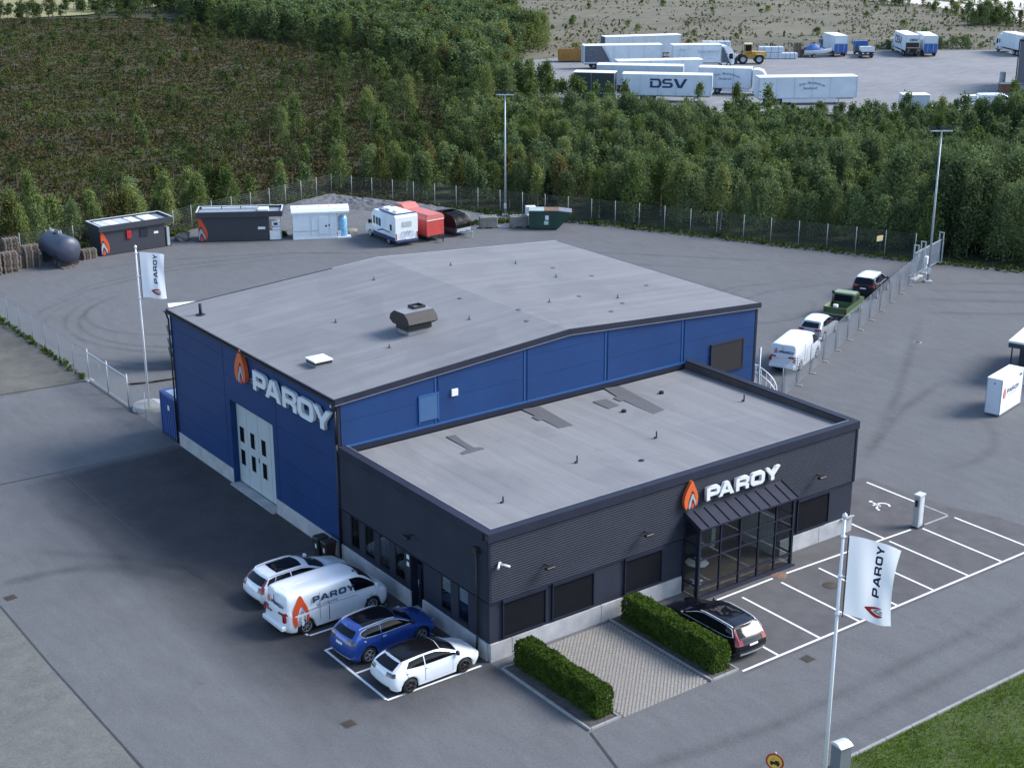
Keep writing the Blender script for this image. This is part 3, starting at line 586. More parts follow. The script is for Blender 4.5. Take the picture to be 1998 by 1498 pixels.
# plain cassettes between the windows
ca = M('cassette', (.027,.031,.045), .65, spec=.15, var=.12, scale=.6, world=True)
def fpan(x0, x1, z0=HC+.004, z1=2.66):
    mb = MB(); mb.box(x0+.005, 0, z0, x1-.005, .118, z1); Q(mb, 'wall_cassette', ca)
FS = [(.63,2.88),(3.2,5.48),(7.2,9.38),(17.98,20.2)]
fpan(.0,.63); fpan(2.88,3.2); fpan(5.48,7.2); fpan(9.38,10.66); fpan(16.85,17.98); fpan(20.2,WO)
for a, b_ in FS:
    fpan(a, b_, HC+.004, .98)
    mb = MB(); mb.box(a+.05, -.05, .99, b_-.05, .1, 2.55); wn = Q(mb, 'window', M('screen_fabric', (.008,.0085,.012), .9, var=.15, spec=.1))
    mb = MB(); mb.box(a-.02, -.13, 2.55, b_+.02, .1, 2.69); mb.box(a, -.09, .95, a+.049, -.002, 2.549); mb.box(b_-.049, -.09, .95, b_, -.002, 2.549); mb.build('screen_box', charcoal, wn)
    mb = MB(); mb.box(a+.05, -.1, .955, b_-.05, -.052, .988); mb.build('bottom_bar', charcoal2, wn)
def lpan(y0, y1, z0=HC+.004, z1=2.66):
    mb = MB(); mb.box(0, y0+.005, z0, .118, y1-.005, z1); Q(mb, 'wall_cassette', ca)
LW = [(1.52,2.27),(2.82,3.56),(6.48,7.28),(7.78,8.6),(9.08,9.9),(10.4,11.18)]
prev = .12
for a, b_ in LW[:2]: lpan(prev, a); prev = b_
lpan(prev, 5.0); prev = 5.95
for a, b_ in LW[2:]: lpan(prev, a); prev = b_
lpan(prev, D1-.02)
skyblind = M('pale_blind', (.75,.79,.82), .6, var=.04); warm = M('room_inside', (.03,.028,.026), .8, var=.5, scale=1.5, world=True)
for i, (a, b_) in enumerate(LW):
    lpan(a, b_, HC+.004, 1.05)
    mb = MB(); mb.box(.1, a, 1.06, .118, b_, 2.66); wn = Q(mb, 'window', warm)
    mb = MB(); mb.box(.02, a, 1.06, .099, a+.05, 2.655); mb.box(.02, b_-.05, 1.06, .099, b_, 2.655); mb.box(.02, a+.051, 1.06, .099, b_-.051, 1.11); mb.box(.02, a+.051, 2.6, .099, b_-.051, 2.655); mb.build('window_frame', black, wn)
    mb = MB(); mb.box(.03, a+.051, 1.111, .033, b_-.051, 2.599); mb.build('window_pane', glass, wn)
    if i < 2: mb = MB(); mb.box(.045, a+.06, 1.95, .05, b_-.06, 2.59); mb.build('roller_blind', skyblind, wn)
    else: mb = MB(); mb.box(.06, (a+b_)/2-.02, 1.111, .097, (a+b_)/2+.02, 2.599); mb.build('mullion', black, wn)
    mb = MB(); mb.box(-.04, a-.02, 1.03, .019, b_+.02, 1.055); mb.build('window_sill', charcoal2, wn)
# side door
mb = MB(); mb.box(.3, 5.0, 0, .34, 5.95, 2.66); dr = Q(mb, 'door', charcoal)
mb = MB(); mb.box(.29, 5.1, .35, .299, 5.62, 2.05); mb.build('door_pane', carglass, dr); mb = MB(); mb.box(.29, 5.1, 2.15, .299, 5.85, 2.6); mb.build('transom_pane', glass, dr)
mb = MB(); mb.cyl((.25,5.75,1.0),(.25,5.75,1.4),.018,n=8); mb.build('door_handle', steel, dr)
mb = MB(); mb.box(0, 4.95, 0, .3, 4.998, 2.66); mb.box(0, 5.952, 0, .3, 5.999, 2.66); mb.build('door_frame', charcoal, dr)
mb = MB(); mb.box(-.5, 4.9, 0, .28, 5.95, .06); mb.build('door_step', concrete, dr)
for z in (1.95, 2.3): mb = MB(); mb.box(-.008, 6.1, z, -.002, 6.3, z+.2); Q(mb, 'notice', white)
# corrugated cladding: real horizontal ridges
def corr(n=25, z0=2.672, z1=5.44, d=.024):
    out = []
    for i in range(n):
        z = z0+(z1-z0)*i/n; p = (z1-z0)/n; out += [(0, z), (-d, z+p*.42), (-d, z+p*.58), (0, z+p*.98)]
    return out+[(0, z1)]
cp = corr()
mb = MB(); mb.grid([[(x, -.012+d, z) for d, z in cp] for x in (.06, 7.3, 14.6, WO-.06)], sm=False); Q(mb, 'ribbed_cladding', ca)
mb = MB(); mb.grid([[(-.012+d, y, z) for d, z in cp] for y in (.06, 6, D1-.05)], sm=False); Q(mb, 'ribbed_cladding', ca)
mb = MB(); mb.grid([[(WO+.012-d, y, z) for d, z in cp] for y in (.06, 6, D1-.15)], sm=False); Q(mb, 'ribbed_cladding', ca)
for x, y in ((-.06,-.06),(WO-.06,-.06),(-.06,D1-.08)): mb = MB(); mb.box(x, y, 2.66, x+.12, y+.12, 5.44); Q(mb, 'corner_trim', charcoal)
for xa, xb in ((-.05, 10.6), (16.9, WO+.03)): mb = MB(); mb.box(xa, -.06, 2.642, xb, -.002, 2.668); Q(mb, 'base_trim', charcoal2)
mb = MB(); mb.box(-.06, -.002, 2.642, -.002, D1-.05, 2.668); Q(mb, 'base_trim', charcoal2)
# roof, parapet and copings
RZ = 5.36
mb = MB(); P = []
for i in range(23):
    row = []
    for j in range(13):
        x = .3+(WO-.6)*i/22; y = .28+(D1-.4)*j/12
        fall = .1*max(0, 1-y/3.)*(1-abs(x-11)/11) if j < 4 else 0
        row.append((x, y, RZ+.1-.012*y+fall*1.2))
    P.append(row)
mb.grid(P); Q(mb, 'roof_membrane', felt2)
mb = MB(); mb.box(.0, .0, 5.2, WO, .3, 5.74); mb.box(.0, .3, 5.2, .3, D1-.1, 5.74); mb.box(WO-.3, .3, 5.2, WO, D1-.1, 5.74); Q(mb, 'parapet_wall', M('brown_upstand', (.06,.05,.05), .8, var=.25, scale=1.))
def cope(a, b_, ax):
    mb = MB()
    if ax == 'f': mb.box(a+.004, -.1, 5.74, b_-.004, .3, HO); mb.box(a+.004, -.1, 5.43, b_-.004, -.062, 5.739)
    elif ax == 'l': mb.box(-.1, a+.004, 5.74, .3, b_-.004, HO); mb.box(-.1, a+.004, 5.43, -.062, b_-.004, 5.739)
    else: mb.box(WO-.3, a+.004, 5.74, WO+.1, b_-.004, HO); mb.box(WO+.062, a+.004, 5.43, WO+.1, b_-.004, 5.739)
    Q(mb, 'coping', charcoal2)
for k in range(8): cope(-.1+k*2.76, -.1+(k+1)*2.76, 'f')
for k in range(4): cope(.3+k*2.9, .3+(k+1)*2.9, 'l'); cope(.3+k*2.9, .3+(k+1)*2.9, 'r')
mb = MB(); mb.box(.301, .301, 5.6, WO-.301, .33, HO+.012); mb.box(.301, .331, 5.6, .33, 7.2, HO+.012); mb.box(.301, 7.25, 5.6, .325, D1-.2, HO+.01); Q(mb, 'edge_flashing', flashing)
for pts in ([(10.5,11.9),(11.5,11.75),(11.15,8.6),(10.35,8.7),(10.45,10.1),(10.2,10.15),(10.22,10.7),(10.48,10.8)], [(15.9,11.95),(16.8,11.75),(16.23,7.6),(15.35,7.45),(15.5,9.9),(15.25,9.9),(15.3,10.5),(15.6,10.55)],
            [(14.1,10.7),(14.9,10.6),(14.84,9.5),(14.08,9.4)], [(5.3,11.0),(5.78,10.95),(5.6,9.9),(5.55,9.05),(5.88,8.85),(5.86,8.6),(4.62,8.6),(4.65,8.85),(5.2,9.05),(5.25,9.9)]):
    mb = MB(); mb.prism(pts, 'z', RZ-.1, RZ+.1-.012*8+.012); o = Q(mb, 'felt_patch', patchm)
for (x, y, h) in ((8.2,4.6,.3),(13.2,4.8,.3),(20.3,6.1,.3),(2.8,2.9,.25)):
    mb = MB(); mb.cyl((x,y,RZ),(x,y,RZ+.1+h),.035,n=8); mb.cyl((x-.12,y,RZ+.1),(x,y,RZ+.09),.05,n=8); Q(mb, 'vent_pipe', charcoal2)
for (x, y) in ((10.7,3.),(17.8,9.6),(14.4,8.6)):
    mb = MB(); mb.cyl((x,y,RZ),(x,y,RZ+.11),.13,n=10); Q(mb, 'roof_outlet', charcoal)
# lamps, cameras, downpipe
for (x, y, lab) in ((2.81,-.1,'wall lamp above the first shuttered window'),(8.24,-.1,'wall lamp above the third shuttered window'),(19.17,-.1,'wall lamp right of the front letters')):
    mb = MB(); mb.box(x-.03,-.3,3.66,x+.03,-.05,3.7); mb.bbox(x-.22,-.5,3.6,x+.22,-.28,3.7,.02); Q(mb, 'wall_lamp', black)
mb = MB(); mb.box(-.3,5.64,3.66,-.05,5.7,3.7); mb.bbox(-.5,5.45,3.6,-.28,5.9,3.7,.02); Q(mb, 'wall_lamp', black)
mb = MB(); mb.box(.42,-.14,4.38,.52,-.05,4.46); mb.cyl((.47,-.16,4.4),(.75,-.42,4.3),.05,n=8); mb.cyl((.4,-.14,4.42),(.2,-.34,4.34),.05,n=8); Q(mb, 'security_camera', white)
mb = MB(); mb.bbox(-.26,.56,4.75,-.06,.86,5.0,.02); mb.cyl((-.13,.7,4.75),(-.13,.7,1.05),.05,n=8); mb.cyl((-.13,.7,1.05),(-.17,.7,.05),.05,n=8); Q(mb, 'downpipe', black)
mb = MB(); mb.bbox(21.1,-.2,.823,22.0,-.09,.87,.01); Q(mb, 'plinth_cap', concrete)
# sign on the front
t = thing('company_sign', 'orange flame emblem and white PAROY letters above the glass porch', 'sign', (10.9, -.1, 4.2))
FF = lambda x, z, y=-.16: rel(t, wall_frame((x, y, z), (1,0,0), (0,0,1)))
flame(t, 1.32, .82, .16, FF(10.42, 4.16))
for ch, x in zip('PAROY', (11.78, 12.53, 13.6, 14.54, 15.5)):
    o = link('letter', letter(ch, .63, .16, white), t); o.matrix_local = FF(x, 4.27) @ Matrix.Diagonal((1.08, 1, 1, 1))
for z in (4.42, 4.7): mb = MB(); mb.box(11.7, -.075, z, 16.4, -.05, z+.03); mb.build('mounting_rail', charcoal, t, loc=-t.location)

# glass entrance porch
por = thing('glass_porch', 'glazed entrance porch with dark steel grid and sloping metal roof', 'porch', (10.9, 0, 0))
def G(mb, name, m, parent=None): return mb.build(name, m, parent or por, loc=None if parent else (-10.9, 0, 0))
X0, X1, YF_ = 10.72, 16.72, -1.02
mb = MB(); mb.box(X0, YF_, -.02, X1, 2.55, .05); G(mb, 'floor', M('porch_floor', (.16,.13,.11), .5, var=.2, world=True))
mb = MB(); mb.box(X0-.1, YF_-.16, -.02, X1+.1, YF_-.002, .06); G(mb, 'threshold', charcoal2)
cols = [X0+.03, 12.03, 13.25, 14.45, 15.55, X1-.03]
for x in cols:
    ww = .055 if x in (cols[0], cols[-1]) else .034
    mb = MB(); mb.box(x-ww, YF_, .05, x+ww, YF_+.1, 3.42); G(mb, 'mullion', charcoal)
tr = [.09, .62, 1.9, 2.58, 3.36]
for a, b_ in zip(cols, cols[1:]):
    for z in tr: mb = MB(); mb.box(a+.03, YF_+.01, z-.032, b_-.03, YF_+.095, z+.032); G(mb, 'transom', charcoal)
    for z0, z1 in zip(tr, tr[1:]):
        mb = MB(); mb.add([(a+.04,YF_+.05,z0+.026),(b_-.04,YF_+.05,z0+.026),(b_-.04,YF_+.05,z1-.026),(a+.04,YF_+.05,z1-.026)], [(0,1,2,3)]); G(mb, 'glass_pane', glass)
for x in (X0, X1):
    for y in (YF_+.11, -.06): mb = MB(); mb.box(x-.05, y, .05, x+.05, y+.08, 3.42); G(mb, 'mullion', charcoal)
    for z in (.62, 1.9, 2.58, 3.36): mb = MB(); mb.box(x-.04, YF_+.2, z-.03, x+.04, -.065, z+.03); G(mb, 'transom', charcoal)
    for z0, z1 in zip(tr, tr[1:]): mb = MB(); mb.box(x-.004, YF_+.2, z0+.031, x+.004, -.065, z1-.031); G(mb, 'glass_pane', glass)
def rz_(y): return 3.96+(y)*(3.96-3.5)/(1.12)
mb = MB(); mb.prism([(.0,rz_(0)-.14),(0,rz_(0)),(-1.14,rz_(-1.14)),(-1.14,3.42),(-1.06,3.42),(-1.06,rz_(-1.06)-.14)], 'x', X0-.1, X1+.1); rf = G(mb, 'porch_roof', charcoal2)
for k in range(9):
    x = X0+.42+k*.64; mb = MB(); mb.prism([(-.12,rz_(-.12)+.002),(-.12,rz_(-.12)+.05),(-1.13,rz_(-1.13)+.05),(-1.13,rz_(-1.13)+.002)], 'x', x-.018, x+.018); mb.build('standing_seam', charcoal, rf)
for x in (X0-.1, X1+.06): mb = MB(); mb.prism([(-.0,rz_(0)+.003),(0,rz_(0)+.06),(-1.14,rz_(-1.14)+.06),(-1.14,rz_(-1.14)+.003)], 'x', x, x+.04); mb.build('verge_trim', charcoal, rf)
# inside: rear wall with white door side panel, table, plant
mb = MB(); mb.box(X0+.02, 2.56, .05, X1-.02, 2.59, 3.7); G(mb, 'inner_wall', M('inner_wall', (.1,.1,.1), .8, var=.2, world=True))
mb = MB(); mb.box(14.9, 2.5, .05, 15.15, 2.555, 2.6); mb.box(11.3, 2.5, .05, 11.5, 2.555, 2.6); G(mb, 'pale_panel', M('white_panel', (.55,.57,.55), .7))
mb = MB(); mb.box(16.69, .1, .05, 16.71, 2.4, 2.2); G(mb, 'white_side_wall', M('white_panel', (.55,.57,.55), .7))
tb = thing('reception_table', 'small white octagonal table inside the glass porch', 'table', (11.75, .2, .05))
mb = MB(); mb.cyl((0,0,1.02),(0,0,1.06),.55,n=8,sm=False); mb.build('table_top', white, tb)
mb = MB(); mb.cyl((0,0,.06),(0,0,1.02),.05); mb.build('leg', white, tb)
mb = MB(); mb.box(-.4,-.05,0,.4,.05,.06); mb.box(-.05,-.4,0,.05,-.051,.06); mb.box(-.05,.051,0,.05,.4,.06); mb.build('foot', white, tb)

# outside spiral stair at the far front corner of the hall
st = thing('spiral_stair', 'galvanised spiral stair at the right front corner of the hall', 'stair', (28.45, 12.95, 0))
mb = MB(); mb.cyl((0,0,0),(0,0,5.0),.06); mb.build('column', steel, st)
NS = 20
for k in range(NS):
    a0 = R_(-150+k*17); a1 = a0+R_(17); z = .2+k*.2; mb = MB()
    mb.prism([(.06*math.cos(a0),.06*math.sin(a0)),(1.1*math.cos(a0),1.1*math.sin(a0)),(1.1*math.cos(a1),1.1*math.sin(a1)),(.06*math.cos(a1),.06*math.sin(a1))], 'z', z-.03, z); mb.build('step', steel, st)
    mb = MB(); mb.bar((1.08*math.cos(a0),1.08*math.sin(a0),z),(1.08*math.cos(a0),1.08*math.sin(a0),z+1.0),.03); mb.build('baluster', steel2, st)
mb = MB()
for h in (.55, 1.0):
    q = [(1.08*math.cos(R_(-150+k*8.5)), 1.08*math.sin(R_(-150+k*8.5)), .2+k*.1+h) for k in range(2*NS+1)]
    for a, b_ in zip(q, q[1:]): mb.bar(a, b_, .045)
mb.build('handrail', steel2, st)
# ------------------------------------------------------------------ cars: a smooth lofted shell with panels, glass and lamps laid on it
def cr1(p0, p1, p2, p3, t, k=.42):
    m1 = k*(p2-p0); m2 = k*(p3-p1); t2 = t*t; t3 = t2*t
    return (2*t3-3*t2+1)*p1+(t3-2*t2+t)*m1+(-2*t3+3*t2)*p2+(t3-t2)*m2
class Shell:
    """net[r][c] = (x, y, z): rows 0 sill .. 3 belt, 4 roof edge, 5 roof middle; columns 0 nose .. 8 tail"""
    def __init__(s, net, wheels, ra, wz):
        s.n = np.array(net, float); s.wh = wheels; s.ra = ra; s.wz = wz; s.NC = s.n.shape[1]-1
    def S(s, c, r):
        c = min(max(c, 0), s.NC-1e-6); r = min(max(r, 0), 5-1e-6); ci = int(c); ri = int(r); N = s.n
        rows = []
        for k in range(ri-1, ri+3):
            kk = min(max(k, 0), 5)
            g = [N[kk][min(max(j, 0), s.NC)] for j in range(ci-1, ci+3)]
            v = cr1(g[0], g[1], g[2], g[3], c-ci)
            if k > 5: v = N[4][min(max(ci, 0), s.NC)]*np.array([0,0,0])+rows_mirror(rows)
            rows.append(v)
        return cr1(rows[0], rows[1], rows[2], rows[3], r-ri)
    def P(s, c, r, side=1):
        p = s.S(c, r).copy()
        for xw in s.wh:
            dx = abs(p[0]-xw)
            if dx < s.ra and r < 2.7:
                zt = s.wz+math.sqrt(s.ra**2-dx*dx)
                if p[2] < zt: p[2] = zt
        return (p[0], p[1]*side, p[2])
    def off(s, c, r, side, d):
        e = .03; a = np.array(s.S(c+e, r))-np.array(s.S(c-e, r)); b = np.array(s.S(c, min(r+e, 4.999)))-np.array(s.S(c, r-e))
        n = np.cross(a, b); L = np.linalg.norm(n); n = n/L if L > 1e-9 else np.array([0,1,0])
        if n[1] < 0 and abs(n[1]) > .3 or (abs(n[1]) <= .3 and n[2] < 0): n = -n
        p = np.array(s.P(c, r, 1))+n*d; return (p[0], p[1]*side, p[2])
def rows_mirror(rows):
    v = rows[1].copy(); v[1] = -v[1]; return v
def shell_body(sh, n=9, m=4):
    cs = [i/n for i in range(sh.NC*n+1)]; rs = [i/m for i in range(5*m+1)]
    mb = MB()
    full = []
    for c in cs:
        left = [sh.P(c, r, 1) for r in rs]; right = [sh.P(c, r, -1) for r in rs]
        full.append(right[:-1]+left[::-1][0:1]+left[::-1][1:])
    full = [[(x, (0. if abs(y) < 1e-4 else y), z) for x, y, z in row] for row in full]
    mb.grid(full)
    for ci, bulge in ((0, .05), (sh.NC, -.06)):              # nose and tail caps
        G = []
        for r in rs:
            p = sh.P(ci, r, 1); G.append([(p[0]+bulge*(1-t*t), p[1]*t, p[2]) for t in np.linspace(-1, 1, 9)])
        mb.grid(G)
    return mb
def patch(sh, c0, c1, rlo, rhi, d, side=1, nc=8, nr=4, mb=None, both=False):
    mb = mb or MB(); fl = rlo if callable(rlo) else (lambda t: rlo); fh = rhi if callable(rhi) else (lambda t: rhi)
    for sd in ((1, -1) if both else (side,)):
        G = []
        for i in range(nc+1):
            t = i/nc; G.append([sh.off(c0+(c1-c0)*t, fl(t)+(fh(t)-fl(t))*j/nr, sd, d) for j in range(nr+1)])
        mb.grid(G)
    return mb
def cappatch(sh, r0, r1, t0, t1, d, mb=None, c=None, bulge=-.06, taper=0.):
    mb = mb or MB(); c = sh.NC if c is None else c; G = []
    sg = -1 if c > 0 else 1
    for i in range(5):
        r = r0+(r1-r0)*i/4; p = sh.P(c, r, 1); row = []
        for j in range(9):
            t = t0+(t1-t0)*j/8; t *= 1-taper*(i/4); row.append((p[0]+bulge*(1-t*t)+sg*d, p[1]*t, p[2]+d*.3))
        G.append(row)
    return mb.grid(G)
def wheel(parent, x, y, R, wd, m_rim, spokes=10):
    sgn = 1 if y > 0 else -1; rr = R*.69; mb = MB()
    mb.lathe([(rr*.98,-wd/2),(R*.93,-wd/2),(R,-wd/2+.03),(R,wd/2-.03),(R*.93,wd/2),(rr,wd/2),(rr*.97,wd/2-.05)], (0,0,0), 'y', 24)
    ty = mb.build('wheel', rubber, parent, (x, y, R), fix=False)
    mb = MB(); mb.lathe([(.0,sgn*(wd/2-.075)),(rr,sgn*(wd/2-.075))], (0,0,0), 'y', 20, 1, False)
    mb.lathe([(rr*.9,sgn*(wd/2-.02)),(rr*.9,sgn*(wd/2+.004)),(rr*1.,sgn*(wd/2+.006)),(rr*1.02,sgn*(wd/2-.06))], (0,0,0), 'y', 24, 0)
    for k in range(spokes):
        a = 2*math.pi*k/spokes; b = 2*math.pi*(k+.25 if k % 2 else k-.25)/spokes if spokes > 7 else a
        mb.bar((.03*math.cos(a), sgn*(wd/2-.012), .03*math.sin(a)), (rr*.93*math.cos(b), sgn*(wd/2-.006), rr*.93*math.sin(b)), rr*.2 if spokes < 8 else rr*.11, .03)
    mb.lathe([(.0,sgn*(wd/2+.006)),(rr*.2,sgn*(wd/2+.004)),(rr*.22,sgn*(wd/2-.03))], (0,0,0), 'y', 12)
    mb.build('rim', [m_rim, black], ty, fix=False)
def car_net(L, W, H, hzf, belt, cowl, wtop, rend, wheel_f, belt_r=None, wr=None, slope=.35, sh=.62, tailz=None, hz=None, van=False, rtop=.1):
    h = W/2; n = L/2; t = -L/2; br = belt_r or belt+.05; wr = wr or h*.74; hz = hz or belt-.02; xm = (wtop+rend)/2
    belt_t = rend-slope*.75                                   # where the tailgate meets the belt line
    bx = max(t+.06, belt_t) if not van else t+.04
    def row(*p): return list(p)
    r0 = row((n-.14,.72*h,.24),(n-.34,.93*h,.2),(wheel_f,.95*h,.19),(cowl,.96*h,.19),(cowl-.7,.96*h,.19),(xm,.96*h,.19),(rend+.45,.95*h,.2),(t+.3,.93*h,.24),(t+.09,.76*h,.3))
    r1 = row((n-.03,.76*h,.4),(n-.27,.97*h,.42),(wheel_f,.995*h,.44),(cowl,.985*h,.45),(cowl-.7,.985*h,.45),(xm,.985*h,.45),(rend+.45,.99*h,.46),(t+.24,.97*h,.47),(t+.0,.8*h,.5))
    r2 = row((n-.04,.74*h,sh),(n-.27,.955*h,sh+.03),(wheel_f,1.*h,sh+.08),(cowl,1.*h,sh+.1),(cowl-.7,.995*h,sh+.12),(xm,.995*h,sh+.13),(rend+.42,1.*h,sh+.15),(t+.26,.97*h,sh+.17),(t+.03,.82*h,sh+.17))
    r3 = row((n-.1,.68*h,hzf-.04),(n-.32,.86*h,hzf+.03),(wheel_f,.915*h,hz-.1),(cowl+.05,.94*h,hz+.0),((cowl+wtop)/2-.1,.945*h,belt),(xm,.945*h,belt+.01),(rend+.25,.94*h,(belt+br)/2),(bx+.14,.9*h,br),(bx,.78*h,br))
    r4 = row((n-.16,.4*h,hzf),(n-.36,.56*h,hzf+.06),(wheel_f,.62*h,hz-.035),(cowl+.02,.76*h,hz+.055),(wtop-.1,wr,H-.09),(xm,wr,H-.045),(rend+.45,wr-.01,H-.06),(rend+.06,wr-.04,H-.1),(rend,wr-.1,H-.14))
    r5 = row((n-.13,0,hzf+.01),(n-.34,0,hzf+.085),(wheel_f,0,hz+.01),(cowl+.14,0,hz+.06),(wtop,0,H-.03),(xm,0,H),(rend+.45,0,H-.02),(rend+.05,0,H-.055),(rend-.02,0,H-.085))
    return [r0, r1, r2, r3, r4, r5]
def car(name, label, cat, loc, rz, L, W, H, paint_m, net, wf, wr_, R, rim, spokes=10, roof=None, rails=None, panes=None, sunroof=None, tail='mid', trim=None, plate=True, lower=None, rearglass=(3.12,3.9), group=None, dark_tail=False):
    root = thing(name, label, cat, loc, rz, group)
    sh = Shell(net, (wf, wr_), R+.065, R); shell_body(sh).build('body', paint_m, root)
    mb = MB(); h = W/2
    mb.box(wr_+R+.1, -h+.1, .2, wf-R-.1, h-.1, .5); mb.box(-L/2+.16, -h+.22, .24, L/2-.16, h-.22, .6); mb.build('underbody', black, root)
    for x in (wf, wr_):
        for sg in (1, -1): wheel(root, x, sg*(h-.125), R, .225, rim, spokes)
    patch(sh, 3.09, 3.97, lambda t: 4.08, lambda t: 4.999, .008, both=True, nr=6).build('windscreen', carglass, root)
    for nm, c0, c1, lo, hi in (panes or []):
        for sd in (1, -1): patch(sh, c0, c1, lo, hi, .009, sd, 8, 3).build(nm, carglass, root)
    mb = cappatch(sh, rearglass[0], rearglass[1], -.9, .9, .012, taper=.0); mb.build('rear_window', carglass, root)
    if roof: patch(sh, *roof[1], 4.04, 4.999, .008, both=True, nr=6, nc=14).build('roof_panel', roof[0], root)
    if sunroof: patch(sh, *sunroof, 4.28, 4.999, .01, both=True, nr=4, nc=10).build('sunroof', carglass, root)
    if rails:
        for sd in (1, -1):
            mb = MB(); pts = [sh.off(4.15+(7.0-4.15)*i/10, 4.03, sd, .035 if 0 < i < 10 else .0) for i in range(11)]
            for a, b_ in zip(pts, pts[1:]): mb.bar(a, b_, .035)
            mb.build('roof_rail', rails, root)
    for sd in (1, -1):
        patch(sh, .3, .98, lambda t: 2.35+.3*t, lambda t: 2.95, .006, sd, 5, 2).build('headlight', lens, root)
        if tail == 'tall':
            mb = patch(sh, 7.25, 8, 2.0, lambda t: 3.0, .01, sd, 4, 3); patch(sh, 7.5, 8, 2.6, lambda t: 3.9, .01, sd, 3, 4, mb); cappatch(sh, 2.1, 2.9, .72*sd, 1.*sd, .014, mb); cappatch(sh, 2.9, 3.85, .92*sd, 1.*sd, .014, mb)
        else:
            mb = patch(sh, 7.2, 8, lambda t: 2.35, lambda t: 2.9, .01, sd, 4, 2); cappatch(sh, 2.35, 2.88, .55*sd, 1.*sd, .014, mb)
        mb.build('tail_light', M('smoked_lens', (.03,.012,.014), .15, coat=1.) if dark_tail else redplastic, root)
        p = sh.off(3.45, 3.05, sd, .1); mb = MB(); q = sh.off(3.35, 3.0, sd, -.02)
        mb.bbox(p[0]-.07, p[1]-.09, p[2]-.02, p[0]+.06, p[1]+.09, p[2]+.13, .03); mb.bar(q, (p[0], p[1], p[2]+.03), .04); mb.build('mirror', paint_m if not roof else black, root)
        for (c0, c1) in ((3.55, 5.0), (5.04, 6.35)) if panes and len(panes) > 1 else ((3.4, 4.9),):
            patch(sh, c0-.02, c1+.02, .55, 2.96, .002, sd, 8, 5).build('door_seam', black, root)
            d_ = patch(sh, c0, c1, .57, 2.94, .006, sd, 8, 5).build('door', paint_m, root)
            a = sh.off(c1-.22, 2.62, sd, .02); b_ = sh.off(c1-.06, 2.64, sd, .02); mb = MB(); mb.bar(a, b_, .035); mb.build('handle', trim or paint_m, d_)
    if trim:
        for sd in (1, -1):
            for nm, c0, c1, lo, hi in panes:
                fl = lo if callable(lo) else (lambda t, lo=lo: lo); fh = hi if callable(hi) else (lambda t, hi=hi: hi)
                mb = MB(); up = [sh.off(c0+(c1-c0)*i/8, fh(i/8)+.02, sd, .014) for i in range(9)]; dn = [sh.off(c0+(c1-c0)*i/8, fl(i/8)-.02, sd, .014) for i in range(9)]
                for l in (up, dn):
                    for a, b_ in zip(l, l[1:]): mb.bar(a, b_, .022)
                if c1 > 6.2: mb.bar(up[-1], dn[-1], .022)
                mb.build('window_trim', trim, root)
    x = sh.P(sh.NC, 2.2)[0]
    if plate:
        mb = cappatch(sh, 1.75 if tail != 'mid' else 1.9, 2.1 if tail != 'mid' else 2.22, -.3, .3, .02); mb.build('number_plate', white, root)
    mb = cappatch(sh, .05, .75, -.92, .92, .012); mb.build('rear_bumper_insert', lower or black, root)
    mb = cappatch(sh, .2, 2.2, -.7, .7, .01, c=0, bulge=.05); mb.build('grille', black, root)
    return root, sh
wpaint = M('white_car_paint', (.72,.75,.78), .25, var=.02, coat=1.)
bpaint = M('blue_car_paint', (.02,.07,.33), .3, .35, var=.06, coat=1.)
kpaint = M('black_car_paint', (.004,.0045,.008), .25, 0., var=.05, coat=.5, spec=.3)
gpaint = M('silver_car_paint', (.36,.38,.42), .3, .4, var=.03, coat=1.)
ESTATE = dict(L=4.92, W=1.88, H=1.47, hzf=.7, belt=.97, cowl=1.02, wtop=.22, rend=-1.95, wheel_f=1.52, slope=.46, sh=.6)
EP = [('front_window', 3.5, 4.95, lambda t: 3.12, lambda t: 3.5+.4*min(1, t*1.7)), ('rear_window_side', 5.02, 6.1, 3.12, 3.9), ('quarter_window', 6.16, 7.0, lambda t: 3.14+.12*t, lambda t: 3.88-.12*t*t)]
car('estate_car', 'white estate car with black sunroof parked beside the white van', 'car', (-3.12,10.55,0), R_(2), 4.92, 1.88, 1.47, wpaint, car_net(**ESTATE), 1.47, -1.47, .345, alloy, 10, panes=EP, sunroof=(4.3,5.9), tail='tall', rails=wpaint, dark_tail=False)
car('estate_car', 'black estate car with chrome trim parked beside the trimmed hedge', 'car', (8.93,-3.78,0), R_(90), 4.92, 1.88, 1.5, kpaint, car_net(**{**ESTATE, 'H': 1.5}), 1.47, -1.47, .345, alloy, 10, panes=EP, roof=(carglass,(4.1,5.7)), rails=steel2, tail='tall', trim=steel2, lower=steel2)
SUV = dict(L=4.4, W=1.82, H=1.6, hzf=.82, belt=1.08, cowl=.98, wtop=.3, rend=-1.72, wheel_f=1.38, slope=.42, sh=.72, belt_r=1.2)
SP = [('front_window', 3.5, 4.95, lambda t: 3.1, lambda t: 3.45+.42*min(1, t*1.8)), ('rear_window_side', 5.02, 6.1, lambda t: 3.1+.05*t, 3.87), ('quarter_window', 6.14, 6.75, lambda t: 3.16+.3*t, lambda t: 3.86-.2*t)]
car('sport_utility_car', 'metallic blue SUV with black glass roof and chrome window trim', 'car', (-2.74,3.86,0), R_(4), 4.4, 1.82, 1.6, bpaint, car_net(**SUV), 1.33, -1.35, .355, alloy, 10, panes=SP, roof=(carglass,(4.05,6.35)), rails=steel2, trim=steel2, dark_tail=True, lower=steel)
HAT = dict(L=4.37, W=1.79, H=1.44, hzf=.68, belt=.96, cowl=1.08, wtop=.36, rend=-1.55, wheel_f=1.36, slope=.62, sh=.6, belt_r=1.04)
